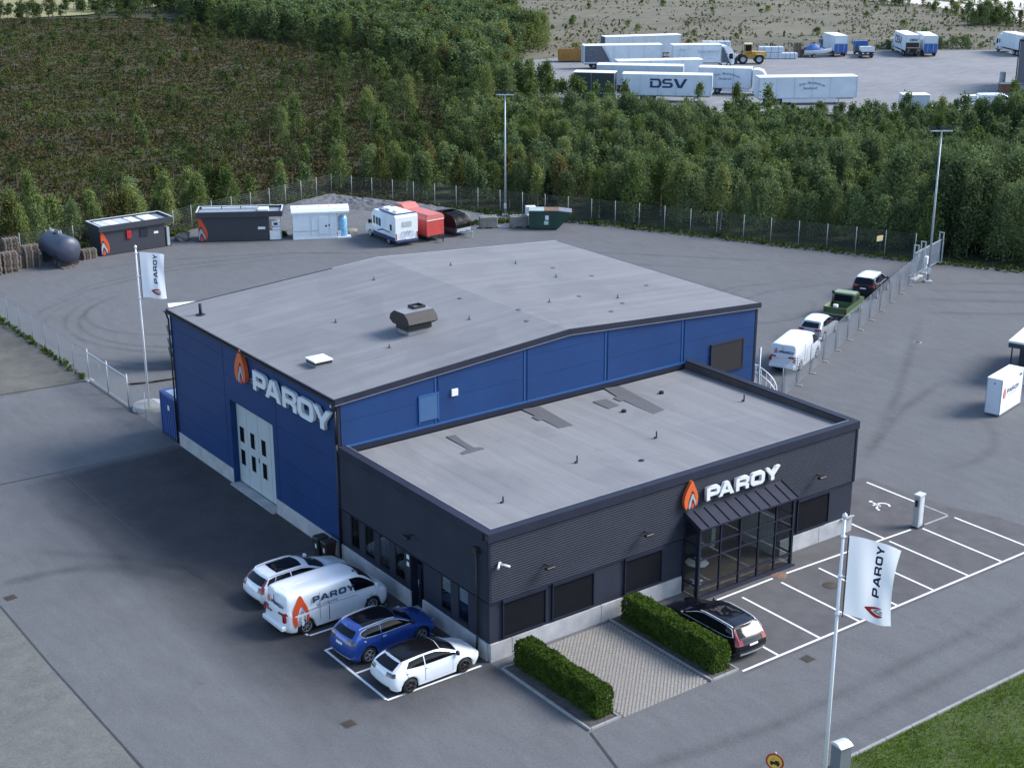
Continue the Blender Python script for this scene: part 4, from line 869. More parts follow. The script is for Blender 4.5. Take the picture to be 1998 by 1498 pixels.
HP = [('front_window', 3.5, 4.95, lambda t: 3.1, lambda t: 3.45+.42*min(1, t*1.7)), ('rear_window_side', 5.02, 6.3, lambda t: 3.1+.1*t, lambda t: 3.87-.12*t)]
car('hatchback', 'white two tone hatchback with black roof nearest the office corner', 'car', (-2.63,.78,0), R_(1), 4.37, 1.79, 1.44, wpaint, car_net(**HAT), 1.31, -1.33, .33, darkalloy, 10, panes=HP, roof=(M('gloss_black_roof', (.005,.005,.006), .2, spec=.25),(4.02,7.95)), dark_tail=True)
VAN = dict(L=5.3, W=1.92, H=1.97, hzf=.95, belt=1.2, cowl=1.98, wtop=1.2, rend=-2.45, wheel_f=1.72, slope=.16, sh=.82, belt_r=1.22, wr=.82, van=True)
VP = [('front_window', 3.45, 4.35, lambda t: 3.06, lambda t: 3.5+.38*min(1, t*1.5))]
def van(label, loc, rz, group=None):
    root, sh = car('delivery_van', label, 'van', loc, rz, 5.3, 1.92, 1.97, wpaint, car_net(**VAN), 1.72, -1.62, .345, alloy, 7, panes=VP, tail='none_', plate=False, rearglass=(3.3,3.31), group=group)
    return root, sh
def side_frame(x, z, y, sd=-1, lean=0.):                      # decal frame on a vehicle flank: text runs towards +x on the right side
    return wall_frame((x, y, z), (1,0,0) if sd < 0 else (-1,0,0), (0, lean*(-sd), 1))
for label, loc, rz, near in (('white delivery van with big flame emblem parked by the blue SUV', (-3.3,7.62,0), R_(1.5), True), ('white panel van parked at the near end of the rail fence', (39.55,20.35,0), R_(24), False)):
    root, sh = van(label, loc, rz)
    yy = -.975
    for ch, x in zip('PAROY' if near else '', (-1.28, -.88, -.42, .02, .44)):
        o = link('letter', letter(ch, .27, .006, navy), root); o.matrix_local = side_frame(x, 1.36, yy, -1, .1) @ Matrix.Diagonal((1.05, 1, 1, 1))
    if near: o = link('slogan', text_mesh('slogan', 'Din lokala energi', .15, navy), root); o.matrix_local = side_frame(-1.1, 1.15, yy-.002, -1, .0) if near else o.matrix_local
    if near: flame(root, 1.42, .82, .006, side_frame(-2.3, .45, yy-.008, -1, .055), (M('van_orange', (.6,.075,.02), .4, var=.03), greysign, M('white_core', (.7,.72,.74), .4)))
    for k in range(7):                                        # roof ribs
        y = -.6+.2*k; mb = MB(); mb.bbox(-2.2, y-.03, 1.93, .9, y+.03, 1.975-.03*(abs(y)/.6)**2, .01); mb.build('roof_rib', wpaint, root)
    BX = -2.66
    bf = lambda y, z, x=BX: wall_frame((x, y, z), (0,-1,0), (.06,0,1))
    x = 0
    for ch in 'PAROY': o = link('letter', letter(ch, .15, .006, navy), root); o.matrix_local = bf(.22-x, 1.38, BX+.02); x += (LET[ch][0]+.1)*.15
    flame(root, .36, .2, .006, bf(.55, 1.32, BX+.015))
    mb = MB(); mb.box(BX-.02, .1, .93, BX+.02, .62, 1.05); mb.build('number_plate', white if not near else M('dim_plate', (.12,.13,.14), .4), root)
    for sd in (1, -1): mb = MB(); mb.box(BX-.0, sd*.72, .78, BX+.1, sd*.9, 1.08); mb.build('tail_light', redplastic, root)
    mb = MB(); mb.bbox(BX-.12, -.86, .42, BX+.1, .86, .6, .03); mb.build('rear_bumper', wpaint, root)
    mb = MB(); mb.box(BX+.02, -.006, .65, BX+.055, .006, 1.8); mb.build('door_seam', black, root)
    mb = MB(); mb.box(-.95, -.972, .5, -.94, -.955, 1.75); mb.box(-2.2, -.974, 1.08, .9, -.955, 1.09); mb.build('slide_rail', M('panel_gap', (.15,.16,.18), .6), root)
    if near: mb = MB(); mb.bbox(1.0, -.5, 1.95, 1.12, -.38, 2.0, .02); mb.build('roof_fin', black, root)
HAT2 = {**HAT, 'H': 1.5, 'L': 4.2}
car('hatchback', 'grey hatchback with white roof parked ahead of the panel van by the rail fence', 'car', (45.5,23.75,0), R_(24), 4.2, 1.76, 1.5, gpaint, car_net(**{**HAT2, 'W': 1.76}), 1.26, -1.3, .32, alloy, 7, panes=HP, roof=(wpaint,(4.02,7.9)))
car('sport_utility_car', 'dark SUV with pale roof furthest along the rail fence', 'car', (57.2,29.0,0), R_(24), 4.6, 1.86, 1.75, M('dark_paint', (.012,.01,.016), .35, spec=.3), car_net(**{**SUV, 'L': 4.6, 'W': 1.86, 'H': 1.75, 'rend': -1.95}), 1.38, -1.38, .36, alloy, 7, panes=SP, roof=(wpaint,(4.05,7.9)), trim=steel2)
# green pickup with open bed
t = thing('pickup_truck', 'old light green pickup truck with open load bed', 'pickup', (50.9,26.15,0), R_(24))
green = M('old_green_paint', (.05,.09,.03), .5, var=.12, scale=1.5); greenl = M('faded_green', (.2,.25,.16), .55, var=.1)
mb = MB(); mb.prism([(2.1,.45),(2.15,.75),(2.05,1.0),(1.0,1.1),(.95,.45)], 'y', -.82, .82); mb.build('bonnet', green, t)
mb = MB(); mb.prism([(1.0,.4),(1.0,1.1),(.62,1.66),(-.42,1.68),(-.55,1.1),(-.55,.4)], 'y', -.84, .84); cb = mb.build('cab', green, t)
mb = MB(); mb.prism([(.6,1.665),(.55,1.74),(-.36,1.75),(-.42,1.685)], 'y', -.76, .76); mb.build('cab_roof', greenl, t)
for sd in (1, -1):
    mb = MB(); y = .845*sd; mb.prism([(.9,1.12),(.6,1.56),(-.3,1.58),(-.42,1.12)], 'y', min(y, y+.008*sd), max(y, y+.008*sd)); mb.build('side_window', carglass, t)
mb = MB(); mb.prism([(-.56,1.14),(-.45,1.6),(-.452,1.6),(-.575,1.14)], 'y', -.66, .66); mb.build('rear_window', carglass, t)
mb = MB(); mb.prism([(1.02,1.14),(.66,1.6),(.68,1.6),(1.05,1.14)], 'y', -.7, .7); mb.build('windscreen', carglass, t)
mb = MB(); mb.box(-2.35,-.86,.55,-.6,.86,.68); mb.build('bed_floor', greenl, t)
for (a, b_, c, d_, mm) in ((-2.35,.8,-.6,.86,greenl),(-2.35,-.86,-.6,-.8,green),(-.66,-.8,-.6,.8,green),(-2.38,-.86,-2.3,.86,green)):
    mb = MB(); mb.box(a, b_, .681, c, d_, 1.12); mb.build('bed_side', mm, t)
mb = MB(); mb.cyl((-.75,.7,.68),(-.75,.7,1.75),.05); mb.cyl((-.75,.7,1.75),(-.75,.7,1.95),.11); mb.build('exhaust_stack', black, t)
mb = MB(); mb.cyl((-1.1,.35,.69),(-1.1,.35,1.0),.2); mb.build('drum', white, t)
for x in (1.45, -1.45):
    for sd in (1, -1): wheel(t, x, sd*.75, .34, .22, steel, 5)
for sd in (1, -1): mb = MB(); mb.box(-2.4, sd*.72, .75, -2.36, sd*.84, .9); mb.build('tail_light', redplastic, t)
# ------------------------------------------------------------------ forecourt: hedges, paving, verge, flags, pillars
pav_m = M('paver', (.25,.235,.215), .9, var=.22, scale=9, world=True, bump=.2)
t = thing('paved_patio', 'grey block paved patch between the two clipped hedges', 'paving', (1.62, -.3, .0))
mb = MB(); mb.box(0, -6.2, -.05, 4.62, 0, .012); mb.build('bedding', M('joint_sand', (.13,.12,.1), .95, world=True), t)
V = []; F = []; px, py = .2, .1
for j in range(62):
    for i in range(24):
        x = i*px+(px/2 if j % 2 else 0)-.02; y = -.03-j*py
        if x+px > 4.6 or x < .02: continue
        g = .008; dz = rng.uniform(-.004, .004); k = len(V); c = .012; z0, z1 = .01, .045+dz
        V += [(x+g,y-py+g,z0),(x+px-g,y-py+g,z0),(x+px-g,y-g,z0),(x+g,y-g,z0),(x+g+c,y-py+g+c,z1),(x+px-g-c,y-py+g+c,z1),(x+px-g-c,y-g-c,z1),(x+g+c,y-g-c,z1)]
        F += [(k+4,k+5,k+6,k+7),(k,k+1,k+5,k+4),(k+1,k+2,k+6,k+5),(k+2,k+3,k+7,k+6),(k+3,k,k+4,k+7)]
o = link('pavers', npmesh('pavers', V, F, pav_m), t); o['kind'] = 'stuff'
mb = MB()
hedge_m = leaf_mat('hedge_leaf', (.03,.06,.01), (.1,.155,.03), vscale=3., trans=.25)
hedge_in = M('hedge_twigs', (.015,.018,.008), .95)
kerb_m = M('kerb_stone', (.25,.25,.25), .9, var=.15, scale=2)
def hedge(label, x0, x1, y0, y1, H):
    t = thing('hedge', label, 'hedge', ((x0+x1)/2, (y0+y1)/2, 0.05), 0, 'clipped hedges beside the patio')
    w_, l = (x1-x0)/2, (y1-y0)/2
    mb = MB(); mb.bbox(-w_+.1, -l+.12, 0, w_-.1, l-.12, H-.1, .15); mb.build('twigs', hedge_in, t)
    V = []; F = []; n = 21000; r = np.random.RandomState(int(x0*10)+3)
    for _ in range(n):
        u = r.rand()
        if u < .62:                                           # sides
            a = r.rand()*2*(2*w_+2*l); z = r.rand()**.9*H; q = a % (2*w_+2*l)
            if q < 2*w_: p = [q-w_, l if a < 2*w_+2*l else -l, z]; nn = [0, 1 if p[1] > 0 else -1, .3]
            else: p = [w_ if a < 2*w_+2*l else -w_, q-2*w_-l, z]; nn = [1 if p[0] > 0 else -1, 0, .3]
        else: p = [r.uniform(-w_, w_), r.uniform(-l, l), H]; nn = [0, 0, 1]
        p = np.array(p); p *= np.array([1-.07*max(0, p[2]/H-.72)/.28*1.6, 1-.05*max(0, p[2]/H-.72)/.28, 1])
        p += np.array([vnoise(np.array(p[1]*2.1+9), np.array(p[2]*2.3), 4)-.5, 0, vnoise(np.array(p[0]*3), np.array(p[1]*2.2), 8)-.5])*.14
        p += r.normal(0, .028, 3); nn = np.array(nn)+r.normal(0, .75, 3); nn /= np.linalg.norm(nn)
        a = np.cross(nn, r.normal(0, 1, 3)); a /= np.linalg.norm(a); b = np.cross(nn, a); s = r.uniform(.022, .046)
        k = len(V); V += [tuple(p-a*s*1.3), tuple(p+b*s*.8), tuple(p+a*s*1.3), tuple(p-b*s*.8)]; F.append((k, k+1, k+2, k+3))
    o = link('foliage', npmesh('hedge_foliage', V, F, hedge_m), t); o['kind'] = 'stuff'
hedge('clipped green hedge on the left side of the block paving', .68, 1.52, -6.1, -.8, 1.12)
hedge('clipped green hedge between the block paving and the black estate car', 6.68, 7.55, -6.3, -.5, 1.18)
for (x0, x1, y0, y1, lab) in ((.03,1.6,-6.5,-.75,'bark filled planting bed with kerb stones under the left hedge'),(6.27,7.83,-6.6,.0-.09,'bark filled planting bed with kerb stones beside the black estate car')):
    t = thing('planting_bed', lab, 'planting bed', (x0, y0, 0))
    mb = MB(); mb.grid([[(.08+(x1-x0-.16)*i/8, .08+(y1-y0-.16)*j/24, .06+.03*rng.random()) for j in range(25)] for i in range(9)]); mb.build('soil', soil_m, t)
    for xx in (0, x1-x0-.1):
        n = 6; 
        for k in range(n): mb = MB(); a = (y1-y0)*k/n; mb.bbox(xx, a+.006, -.05, xx+.1, a+(y1-y0)/n-.006, .1, .012); mb.build('kerb_stone', kerb_m, t)
    for yy in (0, y1-y0-.1):
        for k in range(2): mb = MB(); w2 = (x1-x0-.21)/2; mb.bbox(.105+k*w2+.005, yy, -.05, .1+(k+1)*w2, yy+.1, .1, .012); mb.build('kerb_stone', kerb_m, t)
sheet('grass_verge', [(1.4,-13.62),(60,-13.62),(110,-13.62),(110,-60),(-6,-60),(-6,-19),(1.4,-14.6)], .02, lawn_m)
t = thing('kerb', 'long pale kerb along the edge of the grass verge', 'kerb', (5.6, -13.55, 0))
for k in range(36): mb = MB(); mb.bbox(k*1.5+.006, -.06, -.05, k*1.5+1.494, .06, .1, .012); mb.build('kerb_stone', kerb_m, t)
grass_m = leaf_mat('grass_blade', (.06,.11,.008), (.13,.2,.022), vscale=1.2, trans=.3)
n = 95000; r = np.random.RandomState(5); X = 5.2+26*r.rand(n); Y = -13.64-9*r.rand(n)
keep = (vnoise(X*.55, Y*.55, 21)+.5*vnoise(X*1.9, Y*1.9, 22)) > .5+.3*r.rand(n)*1.2-.12
keep |= r.rand(n) < .5
X = X[keep]; Y = Y[keep]; n = len(X); a = r.rand(n)*6.28; hh = .05+.11*r.rand(n)*(.5+vnoise(X*.8, Y*.8, 23)); wd = .016
V = np.zeros((n, 3, 3)); V[:,0] = np.stack([X-np.cos(a)*wd, Y-np.sin(a)*wd, np.full(n, .02)], 1); V[:,1] = np.stack([X+np.cos(a)*wd, Y+np.sin(a)*wd, np.full(n, .02)], 1)
V[:,2] = np.stack([X+r.normal(0,.05,n), Y+r.normal(0,.05,n), .02+hh], 1)
tag(link('grass', npmesh('grass', V.reshape(-1,3), np.arange(3*n).reshape(-1,3), grass_m)), kind='stuff')

# flag poles with flags printed with rotated lettering and emblem
cloth = bpy.data.materials.new('flag_cloth'); cloth.use_nodes = True; nt = cloth.node_tree; nt.nodes.remove(nt.nodes['Principled BSDF'])
a_ = nt.nodes.new('ShaderNodeBsdfDiffuse'); b_ = nt.nodes.new('ShaderNodeBsdfTranslucent'); c_ = nt.nodes.new('ShaderNodeMixShader'); c_.inputs[0].default_value = .45
for q_ in (a_, b_): q_.inputs[0].default_value = (.78,.8,.83,1)
nt.links.new(a_.outputs[0], c_.inputs[1]); nt.links.new(b_.outputs[0], c_.inputs[2]); nt.links.new(c_.outputs[0], [n for n in nt.nodes if n.type == 'OUTPUT_MATERIAL'][0].inputs[0])
def flagpole(label, x, y, H, zt, fh, fw, d, droop, base=None):
    t = thing('flagpole', label, 'flagpole', (x, y, 0))
    if base: mb = MB(); mb.lathe([(.0,.33),(.9,.33),(.98,.27),(1.0,-.02)], (0,0,0), n=32); mb.build('foundation', concrete, t)
    mb = MB(); mb.cyl((0,0,0),(0,0,H),.075,.045,12); mb.build('pole', white, t)
    mb = MB(); mb.lathe([(.03,H),(.055,H+.02),(.09,H+.1),(.075,H+.17),(0,H+.24)], (0,0,0), n=12); mb.build('finial', steel2, t)
    for z in (zt-.05, zt-fh*.52, zt-fh*1.01): mb = MB(); mb.cyl((0,0,z-.03),(0,0,z+.03),.085,n=10); mb.bar((.06*d[0],.06*d[1],z),(.2*d[0],.2*d[1],z),.025); mb.build('clip', steel2, t)
    mb = MB(); mb.bar((.17*d[0],.17*d[1],zt),(.17*d[0],.17*d[1],zt-fh*1.04),.03); mb.build('halyard', black, t)
    f = thing('flag', label.replace('flagpole', 'flag') if False else 'white PAROY flag with red flame flying from '+('the near pole beside the lane' if not base else 'the pole by the left fence'), 'flag', (x, y, 0))
    D = np.array([d[0], d[1], 0.]); Nn = np.array([-d[1], d[0], 0.])
    def C(u, v):                                              # u along the fly, v down the hoist (both 0..1)
        sag = droop*fw*(u**1.3)
        w_ = .09*math.sin(5.2*u+2.2*v)*u+.06*math.sin(9*u-3*v+1)*u+.12*u*v*math.sin(3.5*v)
        p = np.array([0, 0, zt])+D*(.2+fw*u*(1-.05*v-.06*math.sin(3.1*v)*u))+Nn*w_*1.3+np.array([0, 0, -fh*v-sag+.08*u*math.sin(6*v)]); return p
    mb = MB(); mb.grid([[tuple(C(i/26, j/44)) for j in range(45)] for i in range(27)]); cl = mb.build('cloth', cloth, f)
    cam_side = 1 if np.dot(Nn[:2], np.array([CAM_POS.x-x, CAM_POS.y-y])) > 0 else -1
    def deco(nm, me, mm, u0, v0, su):
        me = me.copy(); me.materials.clear(); me.materials.append(mm)
        for v in me.vertices:
            uu = u0-v.co.y*su/fw if False else u0+(-v.co.y)*su/fw; vv = v0-v.co.x*su/fh
            e = 1e-3; p = C(uu, vv); a = C(uu+e, vv)-C(uu-e, vv); b = C(uu, vv+e)-C(uu, vv-e); q = np.cross(a, b); q /= np.linalg.norm(q)
            if np.dot(q[:2], np.array([CAM_POS.x-x, CAM_POS.y-y])) < 0: q = -q
            v.co = Vector(p+q*.012)
        link(nm, me, cl)
    off_ = 0.
    for ch in 'PAROY':
        o_, hs = LET[ch][1]
        P2 = [[(px*1., py) for px, py in q] for q in [o_]+hs]
        deco('letter', shape_mesh('flag_letter', [densify(q, .2) for q in P2], navy, .002), navy, .7, .66-off_*.24/fh, .24); off_ += (LET[ch][0]+.16)
    for poly, mm in ((FLAME_O, redprint), (FLAME_G, greysign), (FLAME_C, greysign)):
        P2 = [((py-.0)*1., px-.31) for px, py in poly]         # emblem lies with its tip to the hoist
        deco('flame', shape_mesh('flag_flame', [densify([(-(px-.31), py) for px, py in poly], .1)], mm, .002), mm, .8, .84, .0001) if False else None
        me = shape_mesh('flag_flame', [densify([(px-.31, py) for px, py in poly], .12)], mm, .002)
        for v in me.vertices: v.co = Vector((v.co.x, v.co.y, 0))
        deco('flame', me, mm, .8, .84, .62)
def densify(p, d):
    out = []
    for a, b in zip(p, p[1:]+p[:1]):
        n = max(1, int(math.hypot(b[0]-a[0], b[1]-a[1])/d)); out += [(a[0]+(b[0]-a[0])*k/n, a[1]+(b[1]-a[1])*k/n) for k in range(n)]
    return out
flagpole('white flagpole standing beside the lane at the near edge', 2.92, -15.54, 11.3, 10.75, 2.8, 1.62, Vector((.68,-.73)).normalized(), .2)
flagpole('white flagpole on a round concrete foundation by the left fence', 1.05, 37.45, 10.0, 9.8, 2.75, 1.45, Vector((.86,-.5)).normalized(), .1, True)
# pillar, sign, charger, bins
t = thing('metal_pillar', 'grey metal cabinet pillar with arched white cap beside the near flagpole', 'cabinet', (5.15, -14.35, 0), R_(-6))
gm = M('grey_cabinet', (.17,.19,.21), .5, .2, var=.08)
mb = MB(); mb.box(-.25,-.25,0,.25,.25,1.55); mb.build('body', gm, t)
mb = MB(); mb.prism([(-.29,1.55),(.29,1.55),(.29,1.58),(.15,1.66),(0,1.69),(-.15,1.66),(-.29,1.58)], 'x', -.28, .28); mb.build('cap', steel2, t)
t = thing('traffic_sign', 'round yellow sign with red rim and black lorry on a post', 'sign', (1.75, -14.35, 0), R_(-62))
mb = MB(); mb.cyl((0,0,0),(0,0,2.55),.032); mb.build('post', steel, t)
mb = MB(); mb.cyl((0,-.04,2.2),(0,-.055,2.2),.32,n=32,sm=False); mb.build('rim', M('sign_red', (.35,.04,.02), .4), t)
mb = MB(); mb.cyl((0,-.056,2.2),(0,-.06,2.2),.255,n=32,sm=False); mb.build('face', M('sign_yellow', (.75,.42,.06), .4), t)
mb = MB(); mb.prism([(-.16,2.1),(.18,2.1),(.18,2.16),(.14,2.26),(.02,2.26),(.0,2.2),(-.16,2.2)], 'y', -.066, -.061); mb.cyl((-.1,-.061,2.09),(-.1,-.066,2.09),.04); mb.cyl((.11,-.061,2.09),(.11,-.066,2.09),.04)
mb.bar((-.12,-.064,2.2),(-.02,-.064,2.38),.025,.004); mb.build('lorry_symbol', black, t)
t = thing('charging_post', 'grey charging post between the reserved bay and the empty bays', 'charging post', (25.0, -1.7, 0), R_(8))
mb = MB(); mb.bbox(-.24,-.16,.06,.24,.16,1.75,.03); mb.build('body', M('charger_grey', (.4,.43,.46), .4, .2), t)
mb = MB(); mb.box(-.26,-.18,1.7,.26,.18,1.78); mb.build('cap', steel2, t); mb = MB(); mb.box(-.3,-.2,0,.3,.2,.06); mb.build('base', black, t)
mb = MB(); mb.bbox(-.29,-.07,1.15,-.245,.07,1.5,.01); mb.build('socket', black, t); mb = MB(); mb.box(-.1,-.165,.2,.2,-.161,1.6); mb.build('front_panel', steel2, t)
for (x, y, col, lab) in ((-.66,13.0,(.012,.02,.015),'dark green wheelie bin beside the side wall, left of its pair'),(-.62,12.3,(.03,.015,.01),'brown wheelie bin beside the side wall, right of its pair')):
    t = thing('wheelie_bin', lab, 'bin', (x, y, 0), R_(180), 'wheelie bins by the hall corner')
    bm_ = M('bin_'+lab[:5].strip().replace(' ', '_'), col, .5)
    mb = MB(); mb.add([(-.2,-.22,.1),(.2,-.22,.1),(.2,.22,.1),(-.2,.22,.1),(-.28,-.27,.98),(.28,-.27,.98),(.28,.27,.98),(-.28,.27,.98)], [(0,3,2,1),(4,5,6,7),(0,1,5,4),(1,2,6,5),(2,3,7,6),(3,0,4,7)]); mb.build('body', bm_, t)
    mb = MB(); mb.bbox(-.32,-.29,.985,.32,.29,1.06,.04); mb.bar((-.34,-.25,1.0),(-.34,.25,1.0),.04); mb.build('lid', bm_, t)
    for s in (1,-1): mb = MB(); mb.cyl((-.2,s*.2,.1),(-.2,s*.26,.1),.1); mb.build('wheel', rubber, t)
    mb = MB(); mb.box(.262,-.06,.5,.266,.08,.72); mb.build('sticker', white, t)

# ------------------------------------------------------------------ fences
wire = M('fence_wire', (.09,.11,.1), .6, .2, var=.1); post_m = M('fence_post', (.33,.35,.35), .6, .2, var=.1)
BAY = {}
def bay_mesh(L, H, kind):
    key = (round(L, 2), round(H, 2), kind)
    if key in BAY: return BAY[key]
    mb = MB()
    if kind == 'welded':
        for k in range(12): z = .08+(H-.12)*k/11; mb.bar((0,0,z),(L,0,z),.016,.02)
        n = int(L/.2)
        for k in range(n+1): x = L*k/n; mb.bar((x,.01,.06),(x,.01,H-.02),.006)
        m = wire
    elif kind == 'chain':
        sp = .13; n = int((L+H)/sp)
        for k in range(n):
            for sg in (1, -1):
                x0 = -H+k*sp; a = max(0, x0); b = min(L, x0+H)
                if b-a < .02: continue
                za, zb = a-x0, b-x0
                if sg < 0: za, zb = H-za, H-zb
                mb.bar((a, .004*sg, za), (b, .004*sg, zb), .0085)
        mb.bar((0,0,H),(L,0,H),.02); mb.bar((0,0,.05),(L,0,.05),.012); m = M('chain_link', (.16,.19,.22), .5, .3, var=.05)
    BAY[key] = mb.mesh('wire_panel', m); return BAY[key]
POSTS = {}
def run_fence(label, pts, H, kind, pr=.032, spacing=2.5, pm=None, top=.06, name='wire_fence', open_=()):
    t = thing(name, label, 'fence', (pts[0][0], pts[0][1], 0)); o0 = Vector((pts[0][0], pts[0][1], 0)); pm = pm or post_m
    key = (H, pr, pm.name)
    if key not in POSTS: mb = MB(); mb.cyl((0,0,-.1),(0,0,H+top),pr,n=8); mb.cyl((0,0,H+top),(0,0,H+top+.03),pr*1.15,n=8); POSTS[key] = mb.mesh('post', pm)
    for i, (a, b) in enumerate(zip(pts, pts[1:])):
        A = Vector((*a, 0)); B = Vector((*b, 0)); n = max(1, round((B-A).length/spacing)); d = (B-A)/n; ang = math.atan2(d.y, d.x)
        for k in range(n):
            p = A+d*k-o0; link('post', POSTS[key], t, p); link('wire_panel', bay_mesh(d.length, H, kind), t, p+Vector((0,0,.02)), (0, 0, ang))
    link('post', POSTS[key], t, Vector((*pts[-1], 0))-o0); return t
run_fence('tall green wire fence behind the grey stations and pallets', [(.4,79.3),(9.6,79.1),(21.6,80.0),(23.85,81.05),(33.3,83.85),(41.75,86.6)], 2.2, 'welded', spacing=2.4)
t = run_fence('tall green wire fence along the woodland side of the yard', [(41.75,86.6),(57.6,57.1),(68.35,33.9)], 2.2, 'welded', spacing=2.45)
mb = MB(); mb.box(24.2,-50.55,1.5,24.95,-50.5,1.95); o = mb.build('warning_sign', M('yellow_notice', (.6,.52,.25), .6), t, rot=None)
fence_post2 = M('dull_steel', (.2,.23,.26), .55, .3)
run_fence('grey chain link fence running along the left gravel verge', [(.0,78.9),(.05,44.75)], 1.95, 'chain', .026, 2.6, fence_post2)
t = run_fence('grey chain link gate section left of the white flagpole', [(.05,44.7),(.08,41.5),(.1,38.3)], 1.85, 'chain', .05, 3.2, steel, .3, name='fence_gate')
for (a, b) in (((0,0,1.95),(.05,-6.4,1.95)),((0,0,.12),(.05,-6.4,.12))): mb = MB(); mb.bar(a, b, .05); mb.build('rail', steel, t)
mb = MB(); mb.bbox(-.25,-.3,-.05,.25,.3,.12,.04); mb.build('footing', concrete, t)
for y in (-6.42, -2.1): mb = MB(); mb.box(-.03, y-.12, 1.4, -.02, y+.12, 1.62); mb.build('notice', M('yellow_notice', (.6,.52,.25), .6), t)
t = run_fence('short grey chain link fence between the flagpole and the blue container', [(.1,38.2),(.12,33.2)], 1.6, 'chain', .03, 2.5, steel)
mb = MB(); mb.box(-.03, -3.4, .9, -.02, -3., 1.3); mb.build('notice', M('green_notice', (.5,.6,.3), .6), t)
# temporary rail fence with cross feet
t = thing('rail_fence', 'grey barrier fence of thin horizontal rails with cross feet', 'fence', (33.6,15.85,0), math.atan2(14.05,30.2))
L = math.hypot(30.2,14.05); n = 12; s_ = L/n
fence_m = M('barrier_steel', (.18,.21,.245), .45, .3, var=.08)
pm = MB(); pm.cyl((0,0,0),(0,0,1.95),.028,n=8); pm = pm.mesh('post', fence_m)
fm = MB(); fm.bbox(-.05,-.42,0,.05,.1,.07,.02); fm = fm.mesh('foot', concrete)
rm = MB()
rm.cyl((.0,0,0),(s_,0,0),.019,n=6); rm = rm.mesh('rail', fence_m)
for k in range(n+1): link('post', pm, t, (k*s_,0,0)); link('foot', fm, t, (k*s_,0,0))
for k in range(n):
    for j in range(11): link('rail', rm, t, (k*s_, 0, .12+j*.178))
t = thing('sliding_gate', 'grey barred sliding gate with tall portal posts at the yard exit', 'gate', (63.9,30.0,0), math.atan2(1.75,5.45))
for x in (0, 1.5, 5.6):
    mb = MB(); mb.bar((x,.05,0),(x,.05,2.6),.08); mb.bar((x,.4,0),(x,.4,2.6),.08); mb.bar((x,.0,2.62),(x,.45,2.62),.08); mb.build('portal', steel, t)
    mb = MB(); mb.bbox(x-.25,-.3,0,x+.25,.7,.1,.03); mb.build('footing', concrete, t)
mb = MB()
for z in (.18, 2.0): mb.bar((-.3,.22,z),(5.6,.22,z),.09)
mb.build('gate_frame', steel, t)
bars = MB(); bars.bar((0,0,.22),(0,0,1.96),.028); bars = bars.mesh('bar', steel)
for k in range(44): link('bar', bars, t, (-.25+k*.134,.22,0))
mb = MB(); mb.bbox(1.1,-.35,.9,1.5,-.05,1.5,.03); mb.cyl((1.3,-.2,0),(1.3,-.2,.9),.05); mb.build('control_box', white, t)
mb = MB(); mb.box(-1.3,-.3,0,.6,.1,.12); mb.build('concrete_beam', concrete, t)
# floodlight masts
def mast(label, x, y, H, rz):
    t = thing('floodlight_mast', label, 'light mast', (x, y, 0), rz, 'floodlight masts in the yard')
    mb = MB(); mb.cyl((0,0,.05),(0,0,H),.11,.055,12); mb.build('mast', steel, t)
    mb = MB(); mb.bbox(-.3,-.3,-.02,.3,.3,.15,.03); mb.build('footing', concrete, t); mb = MB(); mb.box(-.13,-.15,.7,.13,-.1,1.2); mb.build('hatch', steel2, t)
    mb = MB(); mb.bar((-.85,0,H),(.85,0,H),.09); mb.build('crossarm', steel2, t)
    for x_ in (-.72, 0, .72):
        mb = MB(); mb.bar((x_,0,H+.04),(x_,0,H+.24),.04); mb.prism([(-.28,H+.2),(.26,H+.12),(.28,H+.22),(-.22,H+.36)], 'x', x_-.2, x_+.2); mb.build('floodlight', charcoal2, t)
mast('tall grey floodlight mast by the woodland fence, left of the skip', 50.6, 68.6, 11.5, R_(-36)); mast('tall grey floodlight mast beside the sliding gate', 63.4, 28.5, 12.1, R_(-36))

